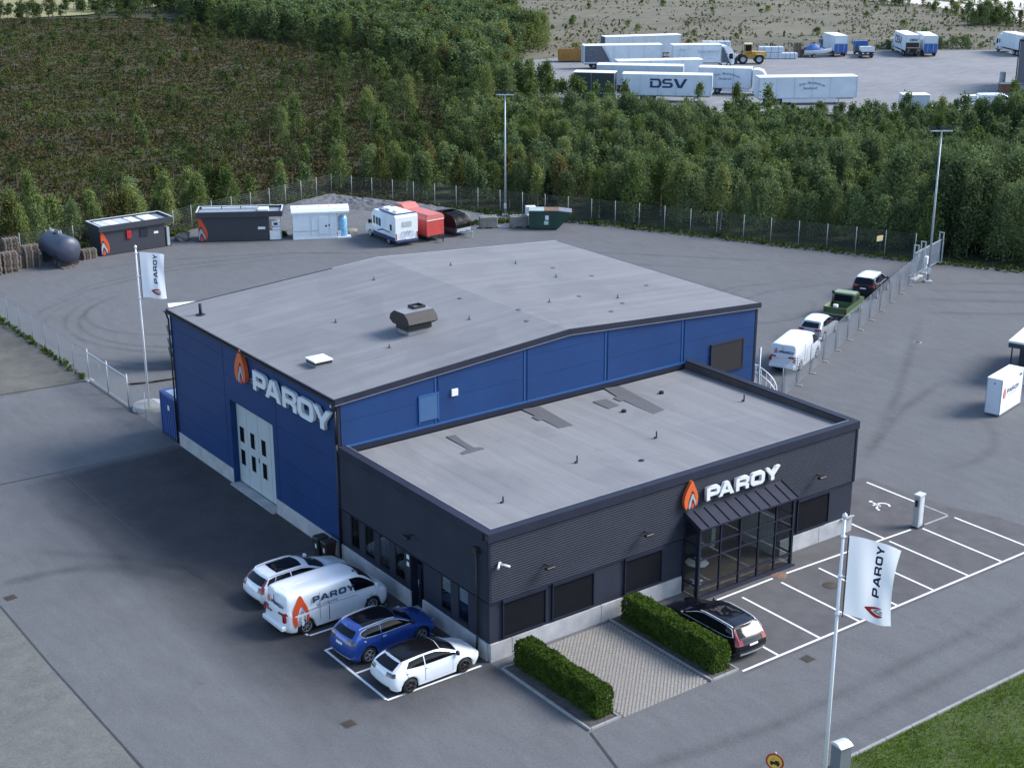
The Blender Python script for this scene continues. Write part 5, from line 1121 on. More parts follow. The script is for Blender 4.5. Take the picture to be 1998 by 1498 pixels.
# ------------------------------------------------------------------ things in the yard
grey_st = M('station_grey', (.034,.037,.048), .5, var=.08)
stat_or = M('station_orange', (.55,.07,.015), .5, var=.05); pump_w = M('pump_white', (.68,.7,.72), .45, var=.04)
def half_flame(t, y, h, x0, x1):
    for poly, mm, k in ((FLAME_O, stat_or, 0), (FLAME_G, greysign, .004), (FLAME_C, redprint, .006)):
        pts = [(x0+(px-.27)*h*1.05, .06+py*h*1.02) for px, py in poly]; pts = [(min(max(p, x0), x1), z) for p, z in pts]
        me = shape_mesh('flame', [pts], mm, .01); o = link('flame', me, t); o.matrix_local = wall_frame((0, y-k, 0), (1,0,0), (0,0,1))
def station(label, x, y, rz, L, D, H, var):
    t = thing('fuel_station', label, 'fuel station', (x, y, 0), rz)
    bl = L-1.15 if var else L-.6
    mb = MB(); mb.box(0,0,.06,bl,D,H-.5); mb.build('housing', grey_st, t)
    mb = MB(); mb.box(-.12,-.22,H-.5,L+.15,D+.2,H-.28); mb.box(-.12,-.22,H-.28,L+.15,-.12,H); mb.box(-.12,D+.1,H-.28,L+.15,D+.2,H); mb.box(-.12,-.12,H-.28,-.02,D+.1,H); mb.box(L+.05,-.12,H-.28,L+.15,D+.1,H); mb.build('canopy', grey_st, t)
    mb = MB(); mb.box(-.13,D+.08,H,L+.16,D+.21,H+.03); mb.box(-.13,-.23,H,-.0,D+.07,H+.03); mb.box(L+.03,-.23,H,L+.16,D+.07,H+.03); mb.build('canopy_edge', steel2, t)
    mb = MB(); mb.box(0,-.1,H-.27,L,D+.08,H-.2); mb.build('roof_tray', M('tray_grey', (.22,.25,.28), .5, var=.2, scale=3), t)
    if not var:
        for k, (a, b) in enumerate(((.3,1.0),(1.1,2.0),(2.1,2.9),(3.1,3.9),(4.3,5.5))):
            mb = MB(); mb.box(a, .3, H-.19, b, D-.25, H-.06); mb.build('roof_panel', white if k in (1, 3, 4) else steel2, t)
        mb = MB(); mb.bbox(2.35,-.14,1.25,2.75,-.005,1.95,.02); mb.build('red_cabinet', M('red_box', (.4,.015,.02), .4), t)
        mb = MB(); mb.box(3.6,-.06,1.2,4.3,-.005,1.95); mb.build('hatch', charcoal2, t)
        mb = MB(); mb.box(4.9,-.012,1.3,5.3,-.004,1.5); mb.build('label', cream, t)
    else:
        for a, b in ((.2,1.9),(2.0,3.6),(3.7,5.2)): mb = MB(); mb.box(a, D-.3, H-.19, b, D+.05, H-.05); mb.build('roof_panel', steel2, t)
        mb = MB(); mb.box(5.3,.3,H-.19,6.2,1.6,H+.05); mb.build('roof_flap', white, t)
        mb = MB(); mb.box(bl-.9,-.012,1.05,bl-.25,-.004,1.28); mb.build('label', cream, t)
    mb = MB(); mb.box(-.05,-.05,0,L,D+.05,.06); mb.build('skid', black, t)
    px = bl+.1
    mb = MB(); mb.box(px,.1,.06,L-.1,.7,.9) if var else mb.box(px+.1,.0,.06,px+.35,.5,1.7); mb.build('pump', pump_w if var else steel, t)
    if var:
        mb = MB(); mb.box(px+.25,.1,.95,L-.1,.7,1.15); mb.box(px+.25,.1,1.3,L-.1,.7,1.75); mb.build('pump_head', pump_w, t); mb = MB(); mb.box(px+.4,.09,1.38,L-.3,.098,1.6); mb.build('display', black, t)
        for k in range(3): mb = MB(); mb.bar((px-.02+k*.13,.15,.2),(px+.02+k*.12,.2,1.9),.05); mb.build('hose', black, t)
        mb = MB(); mb.bar((L-.02,.1,.06),(L-.02,.1,H-.5),.07); mb.build('canopy_post', steel, t)
    half_flame(t, -.008, H-.62, .02, 1.6)
station('charcoal fuel station with red cabinet and white roof panels beside the dark tank', 13.2, 76.05, R_(1.5), 6.5, 2.5, 2.62, 0)
station('charcoal fuel station with white pump at its right end', 22.15, 75.9, R_(-30.5), 7.3, 2.2, 2.72, 1)
# white tank container
pw = M('pale_white_paint', (.62,.68,.71), .45, var=.05)
t = thing('tank_container', 'white steel tank container with rounded roof and nozzle bay', 'tank container', (29.35,71.75,0), R_(-26.5))
mb = MB(); mb.box(0,0,.1,3.95,2.0,2.3); mb.build('housing', pw, t)
mb = MB(); mb.prism([(-.06,2.3),(2.06,2.3),(2.06,2.45),(1.85,2.72),(.15,2.72),(-.06,2.45)], 'x', -.08, 5.1); mb.build('roof', white, t)
for k in range(7): mb = MB(); mb.box(.05+k*.55,-.03,.3,.1+k*.55,-.002,2.25) if k % 3 == 0 else mb.box(.1,-.012,.7+.01*k,2.3,-.002,.74+.01*k); mb.build('rib', pw, t)
mb = MB(); mb.box(2.35,-.04,.45,3.15,-.003,2.0); dr = mb.build('door', pw, t); mb = MB(); mb.box(2.9,-.055,1.1,3.05,-.041,1.25); mb.build('lock', black, dr); mb = MB(); mb.box(3.2,-.02,1.15,3.3,-.003,1.3); mb.build('lock_box', black, t)
mb = MB(); mb.box(3.96,.3,.1,4.0,2.0,2.3); mb.build('bay_wall', steel2, t); mb = MB(); mb.box(3.9,-.15,.0,5.2,2.0,.1); mb.build('bay_floor', white, t); mb = MB(); mb.box(0,-.05,0,3.9,2.0,.098); mb.build('skid', pw, t)
bag = M('blue_plastic', (.2,.42,.62), .3, var=.3, scale=4)
mb = MB(); mb.lathe([(.0,2.0),(.3,1.95),(.42,1.6),(.38,.9),(.45,.2),(.4,.1)], (4.5,.55,0), n=9); mb.build('wrapped_pump', bag, t)
mb = MB(); mb.box(4.0,.05,.1,4.3,.35,.6); mb.build('nozzle_box', white, t)
for x in (.6, 2.5, 3.4): mb = MB(); mb.cyl((x,1,2.72),(x,1,2.85),.1); mb.build('lid', white, t)
# tank, pallets, concrete beam
t = thing('storage_tank', 'dark blue grey cylindrical tank on saddles beside pallet stacks', 'tank', (9.45,75.6,0), R_(97))
tk = M('tank_paint', (.045,.055,.085), .45, var=.15, scale=1.5)
mb = MB(); mb.lathe([(0,-2.1),(.5,-2.05),(.9,-1.9),(1.08,-1.65),(1.1,-1.6),(1.1,1.6),(1.08,1.65),(.9,1.9),(.5,2.05),(0,2.1)], (0,0,1.5), 'x', 28); mb.build('shell', tk, t)
for x in (-1.2, 1.2): mb = MB(); mb.prism([(-.95,.12),(.95,.12),(1.05,1.3),(.8,.85),(.4,.55),(0,.45),(-.4,.55),(-.8,.85),(-1.05,1.3)], 'x', x-.12, x+.12); mb.build('saddle', dark, t)
mb = MB(); mb.cyl((.3,0,2.5),(.3,0,2.72),.3); mb.build('manway', dark, t)
for x, h in ((-.3,.35),(-.7,.45),(.9,.3),(1.2,.4),(.6,.35)): mb = MB(); mb.cyl((x,.1,2.55),(x,.1,2.55+h),.05); mb.build('valve', steel, t)
mb = MB(); mb.bar((-.9,.1,2.95),(1.3,.1,2.9),.04); mb.build('pipe', steel, t)
pl = MB()
for y in (0, .35, .7): pl.box(0,y,0,1.2,y+.1,.02)
for x in (0, .53, 1.06):
    for y in (0, .35, .7): pl.box(x,y,.02,x+.14,y+.1,.1)
for x in (0, .27, .53, .79, 1.06): pl.box(x,0,.1,x+.14,.8,.122)
PAL = pl.mesh('pallet', palletwood)
stacks = [(4.55,75.0,12,'near tall stack at the far left'),(4.45,75.9,9,'short stack behind the near tall stack at the far left'),(5.6,75.9,8,'low stack just left of the tank stack'),(6.6,75.8,13,'tall stack closest to the dark tank'),
          (5.5,77.4,16,'highest stack by the wire fence'),(3.1,74.8,13,'stack cut by the left picture edge'),(11.45,75.6,6,'low stack between the dark tank and the grey station')]
for (x, y, n, where) in stacks:
    for k in range(n):
        o = link('pallet', PAL, None, (x+rng.uniform(-.04,.04), y+rng.uniform(-.04,.04), .002+k*.145), (0,0,rng.uniform(-.06,.06)+.05))
        tag(o, ('topmost ' if k == n-1 else 'bottom ' if k == 0 else '')+'wooden pallet in the '+where, 'pallet', 'pallets in the '+where)
for (x, y, z, rz, lab) in ((8.95,73.5,.0,.2,'flat pallet lying under the end of the dark tank'),(54.1,61.3,0,-.55,'grey pallet lying flat right of the green skip'),(56.6,56.3,0,-.4,'single pallet lying flat by the woodland fence'),(55.4,60.6,0,-.6,'second grey pallet lying flat right of the green skip')):
    o = link('pallet', PAL, None, (x, y, .003), (0,0,rz)); tag(o, lab, 'pallet', 'pallets lying flat in the yard')
def block(name, label, cat, x, y, rz, L, D, H, m, z=0):
    t = thing(name, label, cat, (x, y, z), rz); mb = MB(); mb.bbox(-L/2,-D/2,0,L/2,D/2,H,.04); mb.build('body', m, t); return t
t = block('concrete_beam', 'pale concrete beam lying behind the dark tank', 'beam', 7.9,78.0,R_(5),1.6,.5,.55,concrete)
lug = lambda t, L, H: [MB().box(x-.1,-.1,H,x+.1,.1,H+.1).build('lifting_lug', concrete, t) for x in (-L*.3,-L*.1,L*.1,L*.3)]
dirtyc = M('dirty_concrete', (.2,.19,.17), .95, var=.3, scale=2, bump=.3)
for (x, y, lab) in ((46.25,65.3,'mossy concrete block left of its pair in front of the gravel bank'),(48.7,63.85,'mossy concrete block right of its pair below the light mast')):
    t = block('concrete_block', lab, 'concrete block', x, y, R_(-28), 1.65, .8, .95, dirtyc); lug(t, 1.65, .95); t.location.z = .12
    for s in (-1,1): MB().box(s*.5-.15,-.3,-.12,s*.5+.15,.3,0).build('bearer', concrete, t)
for (x, y, L) in ((44.6,66.0,1.3),(47.5,64.6,1.1),(49.95,63.6,1.4)):
    block('concrete_slab', 'thin pale concrete slab on the asphalt beside the concrete blocks', 'slab', x, y, R_(-28), L, .5, .12, concrete)['group'] = 'concrete slabs beside the blocks'
# skip
t = thing('skip', 'dark green skip container with sloping open end and rusty lid', 'skip', (50.6,61.95,0), R_(-38))
sg = M('skip_green', (.012,.045,.03), .5, var=.15)
mb = MB(); mb.prism([(-1.55,.12),(1.0,.12),(2.1,1.35),(2.05,1.6),(1.0,1.72),(-1.7,1.72),(-1.7,.3)], 'y', -.85, .85); mb.build('hull', sg, t)
for (a, b, mm) in ((-1.7,-.3,M('lid_grey', (.32,.38,.36), .5, var=.1)),(-.28,1.0,M('lid_rust', (.16,.09,.05), .7, var=.4))): mb = MB(); mb.prism([(a,1.74),(b,1.74),(b,1.8),(a,1.8)], 'y', -.83, .83); mb.build('lid', mm, t)
mb = MB(); mb.prism([(1.02,1.74),(2.2,1.62),(2.25,1.66),(1.02,1.8)], 'y', -.83, .83); mb.build('sloping_lid', M('lid_worn', (.16,.17,.2), .6, var=.4, scale=4), t)
mb = MB(); mb.box(-.2,-.86,.95,.12,-.851,1.35); mb.build('label', white, t); mb = MB(); mb.box(-.3,-.86,.5,.1,-.851,.85); mb.build('recycling_mark', M('pale_green', (.4,.55,.48), .6), t)
for x in (-1.1, .6): mb = MB(); mb.box(x-.06,-.9,.12,x+.06,-.851,1.7); mb.build('rib', sg, t)
mb = MB(); mb.box(-1.5,-.7,0,.9,-.5,.12); mb.box(-1.5,.5,0,.9,.7,.12); mb.build('runner', dark, t)
block('white_drum_box', 'white plastic container behind the left end of the skip', 'container', 50.2,64.0,R_(-30),.9,.8,1.0,white); block('white_drum_box', 'white appliance standing on the container behind the skip', 'container', 50.25,64.1,R_(-30),.95,.6,.75,white,1.005)
# motorhome, trailers
t = thing('motorhome', 'white motorhome with blue stripe and rear bicycle print', 'motorhome', (36.5,66.6,0), R_(87))      # +x is the front
mb = MB(); mb.prism([(-2.85,.55),(1.4,.55),(1.4,1.05),(1.55,1.7),(1.5,2.35),(1.1,2.72),(-2.7,2.8),(-2.9,2.6)], 'y', -1.12, 1.12); mb.build('living_body', wpaint, t)
mb = MB(); mb.prism([(1.4,.42),(3.0,.42),(3.05,.85),(2.85,1.15),(2.35,1.3),(1.62,2.15),(1.4,2.15)], 'y', -.98, .98); cb = mb.build('cab', wpaint, t)
mb = MB(); mb.prism([(2.36,1.33),(1.7,2.12),(1.73,2.13),(2.4,1.34)], 'y', -.85, .85); mb.build('windscreen', carglass, t)
stripe = M('stripe_blue', (.03,.05,.12), .4)
for s in (1,-1):
    y = 1.121*s; yy = lambda y: (min(y, y+.012*s), max(y, y+.012*s))
    for (a, b, c, d_) in ((.9,1.25,1.45,2.15),(.35,.75,1.45,2.1),(-.15,.25,1.4,2.1),(-2.2,-1.85,1.35,1.9)): mb = MB(); mb.box(a,yy(y)[0],c,b,yy(y)[1],d_); mb.build('window', carglass, t)
    mb = MB(); mb.prism([(2.2,1.3),(1.7,1.95),(1.45,1.95),(1.45,1.3)], 'y', *yy(.981*s)); mb.build('cab_window', carglass, t)
    mb = MB(); mb.box(-2.85,yy(y)[0],.45,1.4,yy(y)[1],.8); mb.build('skirt_stripe', stripe, t)
    mb = MB(); mb.prism([(.6,.95),(-.4,1.25),(-1.9,1.2),(-1.9,1.13),(-.5,1.12),(.4,.9)], 'y', *yy(y)); mb.build('swoosh', stripe, t)
    for x in (2.15,-1.35): wheel(t, x, s*.9, .34, .22, steel2, 8)
    mb = MB(); mb.bbox(1.9,s*1.15-.08,1.3,2.05,s*1.15+.08,1.65,.02); mb.build('mirror', black, t)
mb = MB(); mb.box(-2.92,-.5,1.75,-2.885,.45,2.2); mb.build('rear_window', M('pale_glass', (.4,.43,.42), .2), t)
mb = MB(); mb.box(-2.7,-1.1,2.801,-2.5,1.1,2.9); mb.box(-2.4,.8,2.8,.3,1.05,2.9); mb.build('roof_awning', stripe, t)
for (a, b) in ((-1.6,-.9),(-.3,.5),(.7,1.0)): mb = MB(); mb.bbox(a,-.45,2.76,b,.3,2.87,.03); mb.build('roof_hatch', white, t)
mb = MB()
for yc in (-.45, .3):
    for k in range(14): a, b = 2*math.pi*k/14, 2*math.pi*(k+1)/14; mb.bar((-2.93,yc+.25*math.cos(a),1.1+.25*math.sin(a)),(-2.93,yc+.25*math.cos(b),1.1+.25*math.sin(b)),.03)
mb.bar((-2.93,-.45,1.1),(-2.93,-.1,1.4),.03); mb.bar((-2.93,-.1,1.4),(-2.93,.3,1.1),.03); mb.build('bicycle_rack', M('rack_grey', (.25,.28,.32), .5), t)
mb = MB(); mb.bbox(-2.98,-1.1,.4,-2.86,1.1,.62,.02); mb.build('rear_bumper', stripe, t); mb = MB(); mb.box(-3.0,-.3,.62,-2.95,.2,.74); mb.build('number_plate', white, t)
for s in (1,-1): mb = MB(); mb.box(-2.93,s*1.02,.65,-2.9,s*1.1,1.2); mb.build('tail_light', redplastic, t)
redtarp = M('red_tarpaulin', (.42,.045,.04), .55, var=.1, scale=2); redtop = M('faded_tarpaulin', (.5,.14,.12), .55, var=.1)
t = thing('covered_trailer', 'red tarpaulin covered trailer parked beside the motorhome', 'trailer', (39.25,66.2,0), R_(-86))     # +x is the drawbar end, facing the camera
mb = MB(); mb.box(-2.5,-.95,.55,2.4,.95,1.95); mb.build('cover_side', redtarp, t)
mb = MB(); mb.prism([(-.97,1.95),(.97,1.95),(.97,2.2),(.75,2.42),(-.75,2.42),(-.97,2.2)], 'x', -2.52, 2.42); mb.build('cover_top', redtop, t)
mb = MB(); mb.prism([(-2.5,2.42),(-2.5,2.75),(-1.6,2.8),(-1.0,2.42)], 'y', -.8, .8); mb.build('air_dam', redtop, t)
mb = MB(); mb.box(-2.5,-.95,.42,2.45,.95,.549); mb.bar((2.4,.5,.45),(3.6,0,.45),.08); mb.bar((2.4,-.5,.45),(3.6,0,.45),.08); mb.bar((3.5,0,.1),(3.5,0,.6),.07); mb.build('chassis', dark, t)
mb = MB(); mb.box(2.425,-.96,1.9,2.43,.96,1.97); mb.build('white_band', cream, t)
for s in (1,-1):
    for x in (-.45,.35): wheel(t, x, s*.98, .3, .2, steel, 5)
t = thing('covered_trailer', 'black hooded trailer with rounded cover behind the red trailer', 'trailer', (42.3,65.9,0), R_(-82))
blk = M('black_cover', (.009,.009,.011), .5, var=.2, spec=.25)
prof = [(1.9,.75),(1.95,1.1),(1.75,1.55),(1.2,1.85),(.4,2.0),(-.5,2.0),(-1.4,1.85),(-2.0,1.5),(-2.1,.75)]
mb = MB(); mb.grid([[(x, y*(1-.18*((z-.75)/1.25)**2), z) for y in (-.92,-.9,-.5,0,.5,.9,.92)] for x, z in prof]); mb.prism(prof, 'y', -.8, .8); mb.build('hood', blk, t)
for x in (-1.2,-.4,.4,1.2): mb = MB(); zz_ = 2.0-.12*abs(x)**1.6; mb.box(x-.03,-.86,zz_-.1,x+.03,.86,zz_+.03); mb.build('hoop', blk, t)
mb = MB(); mb.box(-2.1,-.95,.4,2.0,.95,.75); mb.build('bed', M('dark_grey_bed', (.05,.05,.055), .5), t); mb = MB(); mb.box(2.005,-.85,.45,2.02,.85,.74); mb.build('front_board', steel, t)
mb = MB(); mb.bar((2.0,.45,.5),(3.2,0,.5),.09); mb.bar((2.0,-.45,.5),(3.2,0,.5),.09); mb.bar((3.1,0,.08),(3.1,0,.65),.07); mb.build('drawbar', steel, t)
for s in (1,-1): wheel(t, -.1, s*.98, .3, .2, steel, 5)
# blue container behind the hall corner, white lorry trailer behind the hall
t = thing('shipping_container', 'small blue ribbed shipping container behind the hall corner', 'container', (.06,30.9,0))
cbl = M('container_blue', (.035,.085,.26), .5, var=.12)
pts = [];  n = 9
for k in range(n): y = 2.2*k/n; w2 = 2.2/n; pts += [(.0,y),(.0,y+w2*.4),(.15,y+w2*.5),(.15,y+w2*.9)]
mb = MB(); mb.grid([[(x, y, z) for x, y in pts+[(0,2.2)]] for z in (.12,2.5)], sm=False); mb.build('ribbed_side', cbl, t)
mb = MB(); mb.box(.16,0,.1,2.4,2.2,2.45); mb.build('shell', cbl, t); mb = MB(); mb.box(-.03,-.05,2.46,2.42,2.25,2.6); mb.build('roof_frame', cbl, t); mb = MB(); mb.box(-.03,-.05,0,2.42,2.25,.12); mb.build('floor_frame', M('container_dark', (.015,.02,.05), .5), t)
for y in (-.05, 2.15): mb = MB(); mb.box(-.03,y,.121,.07,y+.1,2.459); mb.build('corner_post', cbl, t)
mb = MB(); mb.box(-.04,.9,1.7,-.032,1.15,2.0); mb.build('notice', white, t); mb = MB(); mb.box(.2,.2,2.601,1.6,1.9,2.62); mb.build('roof_sheet', steel2, t)

mb = MB(); hp = [(1.6,42.4,.06),(3.2,41.9,.06),(5.2,41.6,.06),(7.4,41.3,.06)]
for a, b_ in zip(hp, hp[1:]): mb.cyl(a, b_, .06, n=8)
tag(mb.build('hose', rubber), 'black hose lying on the asphalt behind the left flagpole', 'hose')
# ------------------------------------------------------------------ lorries and trailers
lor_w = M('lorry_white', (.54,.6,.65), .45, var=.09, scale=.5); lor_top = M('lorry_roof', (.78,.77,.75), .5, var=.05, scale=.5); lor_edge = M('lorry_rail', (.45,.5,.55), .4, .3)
lor_g = M('lorry_grey_curtain', (.38,.45,.49), .6, var=.1, scale=.7); lor_dk = M('lorry_dark_curtain', (.02,.035,.035), .6, var=.1); anthr = M('anthracite_print', (.075,.085,.115), .5)
def lwheel(t, x, y, R=.5, nm='wheel'):
    mb = MB(); mb.lathe([(R*.55,-.14),(R*.92,-.15),(R,-.1),(R,.1),(R*.92,.15),(R*.55,.14)], (0,0,0), 'y', 18); w_ = mb.build(nm, rubber, t, (x, y, R), fix=False)
    mb = MB(); s = 1 if y > 0 else -1; mb.lathe([(0,s*.05),(R*.2,s*.1),(R*.45,s*.06),(R*.58,s*.13)], (0,0,0), 'y', 14); mb.build('rim', steel, w_, fix=False)
def trailer(label, a, b, W=2.55, H=4.0, z0=1.05, side=lor_w, name='semi_trailer', cat='trailer', wheels=True, skirt=False, flip=False, group=None, end=None):
    """box trailer whose near top edge runs from a to b; x local along a->b, body extends to +y"""
    A = Vector((*a, 0)); B = Vector((*b, 0)); L = (B-A).length; rz = math.atan2(B.y-A.y, B.x-A.x)
    t = thing(name, label, cat, A, rz, group)
    mb = MB(); mb.box(.06,.03,z0,L-.06,W-.03,H-.1); mb.build('box', side, t)
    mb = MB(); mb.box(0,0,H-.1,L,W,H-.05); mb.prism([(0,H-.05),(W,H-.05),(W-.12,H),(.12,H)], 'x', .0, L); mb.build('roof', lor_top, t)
    for x in (0, L-.1):
        for y in (0, W-.1): mb = MB(); mb.box(x,y,z0,x+.1,y+.1,H-.101); mb.build('corner_post', lor_edge, t)
    for k in range(1, int(L/2.6)): mb = MB(); mb.box(k*2.6,.018,z0,k*2.6+.04,.029,H-.101); mb.build('panel_joint', M('joint_grey', (.3,.34,.38), .6), t)
    mb = MB(); mb.box(0,-.01,z0-.12,L,W+.01,z0); mb.build('side_rail', lor_edge, t)
    mb = MB(); mb.box(.3,.6,z0-.32,L-.3,W-.6,z0-.121); mb.build('chassis', dark, t)
    mb = MB(); mb.box(-.03,.12,z0+.1,.0,W-.12,H-.15); mb.build('rear_door' if not flip else 'headboard', end or side, t)
    mb = MB(); mb.box(L,.12,z0+.1,L+.03,W-.12,H-.15); mb.build('headboard' if not flip else 'rear_door', end or side, t)
    if wheels:
        for x in ((1.8,3.1,4.4) if not flip else (L-1.8,L-3.1,L-4.4)):
            for y in (.2, W-.2): lwheel(t, x, y)
        xs = L-2.5 if not flip else 2.5
        for y in (.4, W-.4): mb = MB(); mb.bar((xs,y,0),(xs,y,z0-.1),.12); mb.build('landing_leg', steel, t)
    if skirt: mb = MB(); mb.box(3.5,.0,.4,L-3.,.03,z0-.15); mb.build('side_guard', steel2, t)
    return t, L
def decal(t, nm, me, x, z, y=-.004, sx=1.): o = link(nm, me, t); o.matrix_local = wall_frame((x, y, z), (1,0,0), (0,0,1)) @ Matrix.Diagonal((sx, 1, 1, 1)); return o
def dsv(t, x, z, h, y=-.002, frame=None):
    for ch, dx in zip('DSV', (0, 1.26, 2.48)):
        o = link('letter', letter(ch, h, .012, navy), t)
        o.matrix_local = frame(x+dx*h*.9, z) if frame else wall_frame((x+dx*h*1.08, y, z), (1,0,0), (0,0,1)) @ Matrix.Diagonal((1.02, 1, 1, 1))
def arc_text(t, txt, cx, z, size, rad, spread, m, shear=.35):
    n = len(txt)
    for i, ch in enumerate(txt):
        if ch == ' ': continue
        a = (i/(n-1)-.5)*spread; o = link('letter', text_mesh('letter', ch, size, m, .008, shear), t)
        o.matrix_local = wall_frame((cx+rad*math.sin(a), -.006, z+rad*(math.cos(a)-1)), (math.cos(a),0,-math.sin(a)), (math.sin(a),0,math.cos(a)))
script_m = M('script_print', (.07,.12,.24), .6)
def cab(t, x, W, rot180=False, m=None, H=3.6, low=False):
    """tractor or lorry cab in front (+x) of x"""
    m = m or wpaint; h = H
    pr = [(x+.15,.55),(x+2.2,.55),(x+2.3,.9),(x+2.28,1.6),(x+2.1,2.75),(x+1.6,h-.25),(x+.9,h),(x+.15,h)] if not low else [(x+.15,.5),(x+1.9,.5),(x+1.95,1.3),(x+1.75,2.2),(x+1.5,2.5),(x+.15,2.55)]
    mb = MB(); mb.prism(pr, 'y', .06, W-.06); c = mb.build('cab', m, t)
    q = ((x+2.3,1.65),(x+2.13,2.62)) if not low else ((x+1.93,1.4),(x+1.77,2.15))
    mb = MB(); mb.prism([q[0],q[1],(q[1][0]+.03,q[1][1]),(q[0][0]+.03,q[0][1])], 'y', .2, W-.2); mb.build('windscreen', carglass, c)
    for y in (.05, W-.06):
        mb = MB(); k = .0 if low else .3
        mb.prism([(x+1.05+k,1.5),(x+1.75+k,1.5),(x+1.66+k,2.1+.3*(not low)),(x+1.05+k,2.1+.3*(not low))], 'y', y, y+.012); mb.build('side_window', carglass, c)
        if not low: mb = MB(); mb.box(x+.55,y,1.7,x+.95,y+.012,2.4); mb.build('sleeper_window', carglass, c)
        mb = MB(); mb.bbox(x+(2.25 if not low else 1.9),y-.2 if y < 1 else y+.05,1.7,x+(2.4 if not low else 2.05),y if y < 1 else y+.25,2.4,.03); mb.build('mirror', m, c)
    mb = MB(); mb.box(x+.1,.1,.4,x+2.25-.3*low,W-.1,.6); mb.build('bumper', dark, t)
    for y in (.2, W-.2): lwheel(t, x+1.3-.2*low, y)
# Near row
t, L = trailer('white box trailer with cursive company name nearest the woodland', (122.1,105.7), (134.4,98.3), skirt=True)
arc_text(t, 'Sven Abrahamsson', L*.53, 2.95, .52, 4.4, .8, script_m); decal(t, 'lettering', text_mesh('lettering', 'Sandared', .55, script_m, .008, .35), L*.53-1.2, 2.2)
t, L = trailer('white trailer with dark blue DSV lettering half hidden by birches', (109.3,120.6), (118.4,111.4), skirt=False)
dsv(t, 4.05, 2.05, 1.3)
t, L = trailer('white box lorry with cursive company name and high roofed cab', (123.6,119.8), (128.7,113.8), name='box_lorry', cat='lorry', wheels=False)
arc_text(t, 'Sven Abrahamsson', 4.1, 2.95, .5, 4.2, .85, script_m); decal(t, 'lettering', text_mesh('lettering', 'Sandared', .5, script_m, .008, .35), 3.0, 2.2)
cab(t, L+.1, 2.55, H=3.8)
for x in (1.6, 2.9): lwheel(t, x, .2); lwheel(t, x, 2.35)
mb = MB(); mb.box(3.6,.0,.45,L-.2,.05,.9); mb.build('side_guard', steel2, t)
trailer('dark green curtain trailer with white roof edge at the left of the near row', (104.9,126.4), (109.0,121.9), side=lor_dk, W=2.5)
trailer('white trailer with plain side, mostly hidden behind the DSV trailer', (113.3,131.3), (122.5,122.0), side=lor_g)
trailer('white trailer whose roof alone shows between the parked rows', (118.8,132.9), (130.9,126.6))
t, L = trailer('white trailer with anthracite end panel and looping white emblem', (128.6,153.4), (140.4,146.7))
mb = MB(); mb.prism([(.2,1.2),(4.6,1.2),(3.1,3.85),(.2,3.85)], 'y', -.012, -.002); mb.build('print_panel', anthr, t)
def emblem(t, x, m, k=1.):
    mb = MB()
    def stroke(pts, w_=.07):
        for a, b in zip(pts, pts[1:]): mb.bar((x+a[0]*k,-.018,1.4+a[1]*k),(x+b[0]*k,-.018,1.4+b[1]*k),w_,.01)
    stroke([(.0,1.55),(.6,1.8),(1.3,1.9),(2.1,1.75)]); stroke([(1.0,2.2),(.85,1.4),(.6,.5),(.3,-.1)]); stroke([(.1,.85),(1.3,.95)])
    stroke([(1.3,1.85),(1.7,1.5),(1.85,1.0),(1.7,.5),(1.3,.2),(.9,.15)]); mb.build('emblem', m, t)
emblem(t, .35, lor_edge)
for dx in (0, .35): mb = MB(); mb.bar((3.2+dx,-.018,3.8),(4.7+dx,-.018,1.25),.08,.01); mb.build('print_stripe', lor_edge, t)
t, L = trailer('white lorry lettered HALLBERGS with dark diagonal stripes at its cab', (141.2,144.9), (148.6,140.8), name='box_lorry', cat='lorry', wheels=False)
emblem(t, .4, M('faint_print', (.35,.4,.46), .6)); decal(t, 'lettering', text_mesh('lettering', 'HALLBERGS', .72, M('grey_letters', (.3,.34,.4), .6), .01), 4.35, 2.55)
for x, z, l in ((4.9,2.2,3.), (5.8,1.6,1.3)): mb = MB(); mb.box(x,-.01,z,x+l,-.004,z+.1); mb.build('print_line', lor_edge, t)
cab(t, L+.05, 2.55, H=3.7)
mb = MB(); mb.prism([(L+.2,.9),(L+1.6,.9),(L+.3,3.5),(L+.2,3.5)], 'y', .03, .058); mb.build('print_panel', anthr, t); mb = MB(); mb.bar((L+.45,.02,3.4),(L+1.9,.02,.95),.1,.02); mb.build('print_stripe', anthr, t)
for x in (1.6, 2.9): lwheel(t, x, .2); lwheel(t, x, 2.35)
trailer('long pale grey trailer furthest back in the lorry park', (140.7,162.3), (154.3,157.2), side=lor_g, end=anthr)
t, L = trailer('pale trailer with drawbar in the gap behind the lettered lorries', (131.5,147.6), (137.5,144.2), H=2.2, z0=.9, side=dark, name='low_trailer') if False else (None, 0)
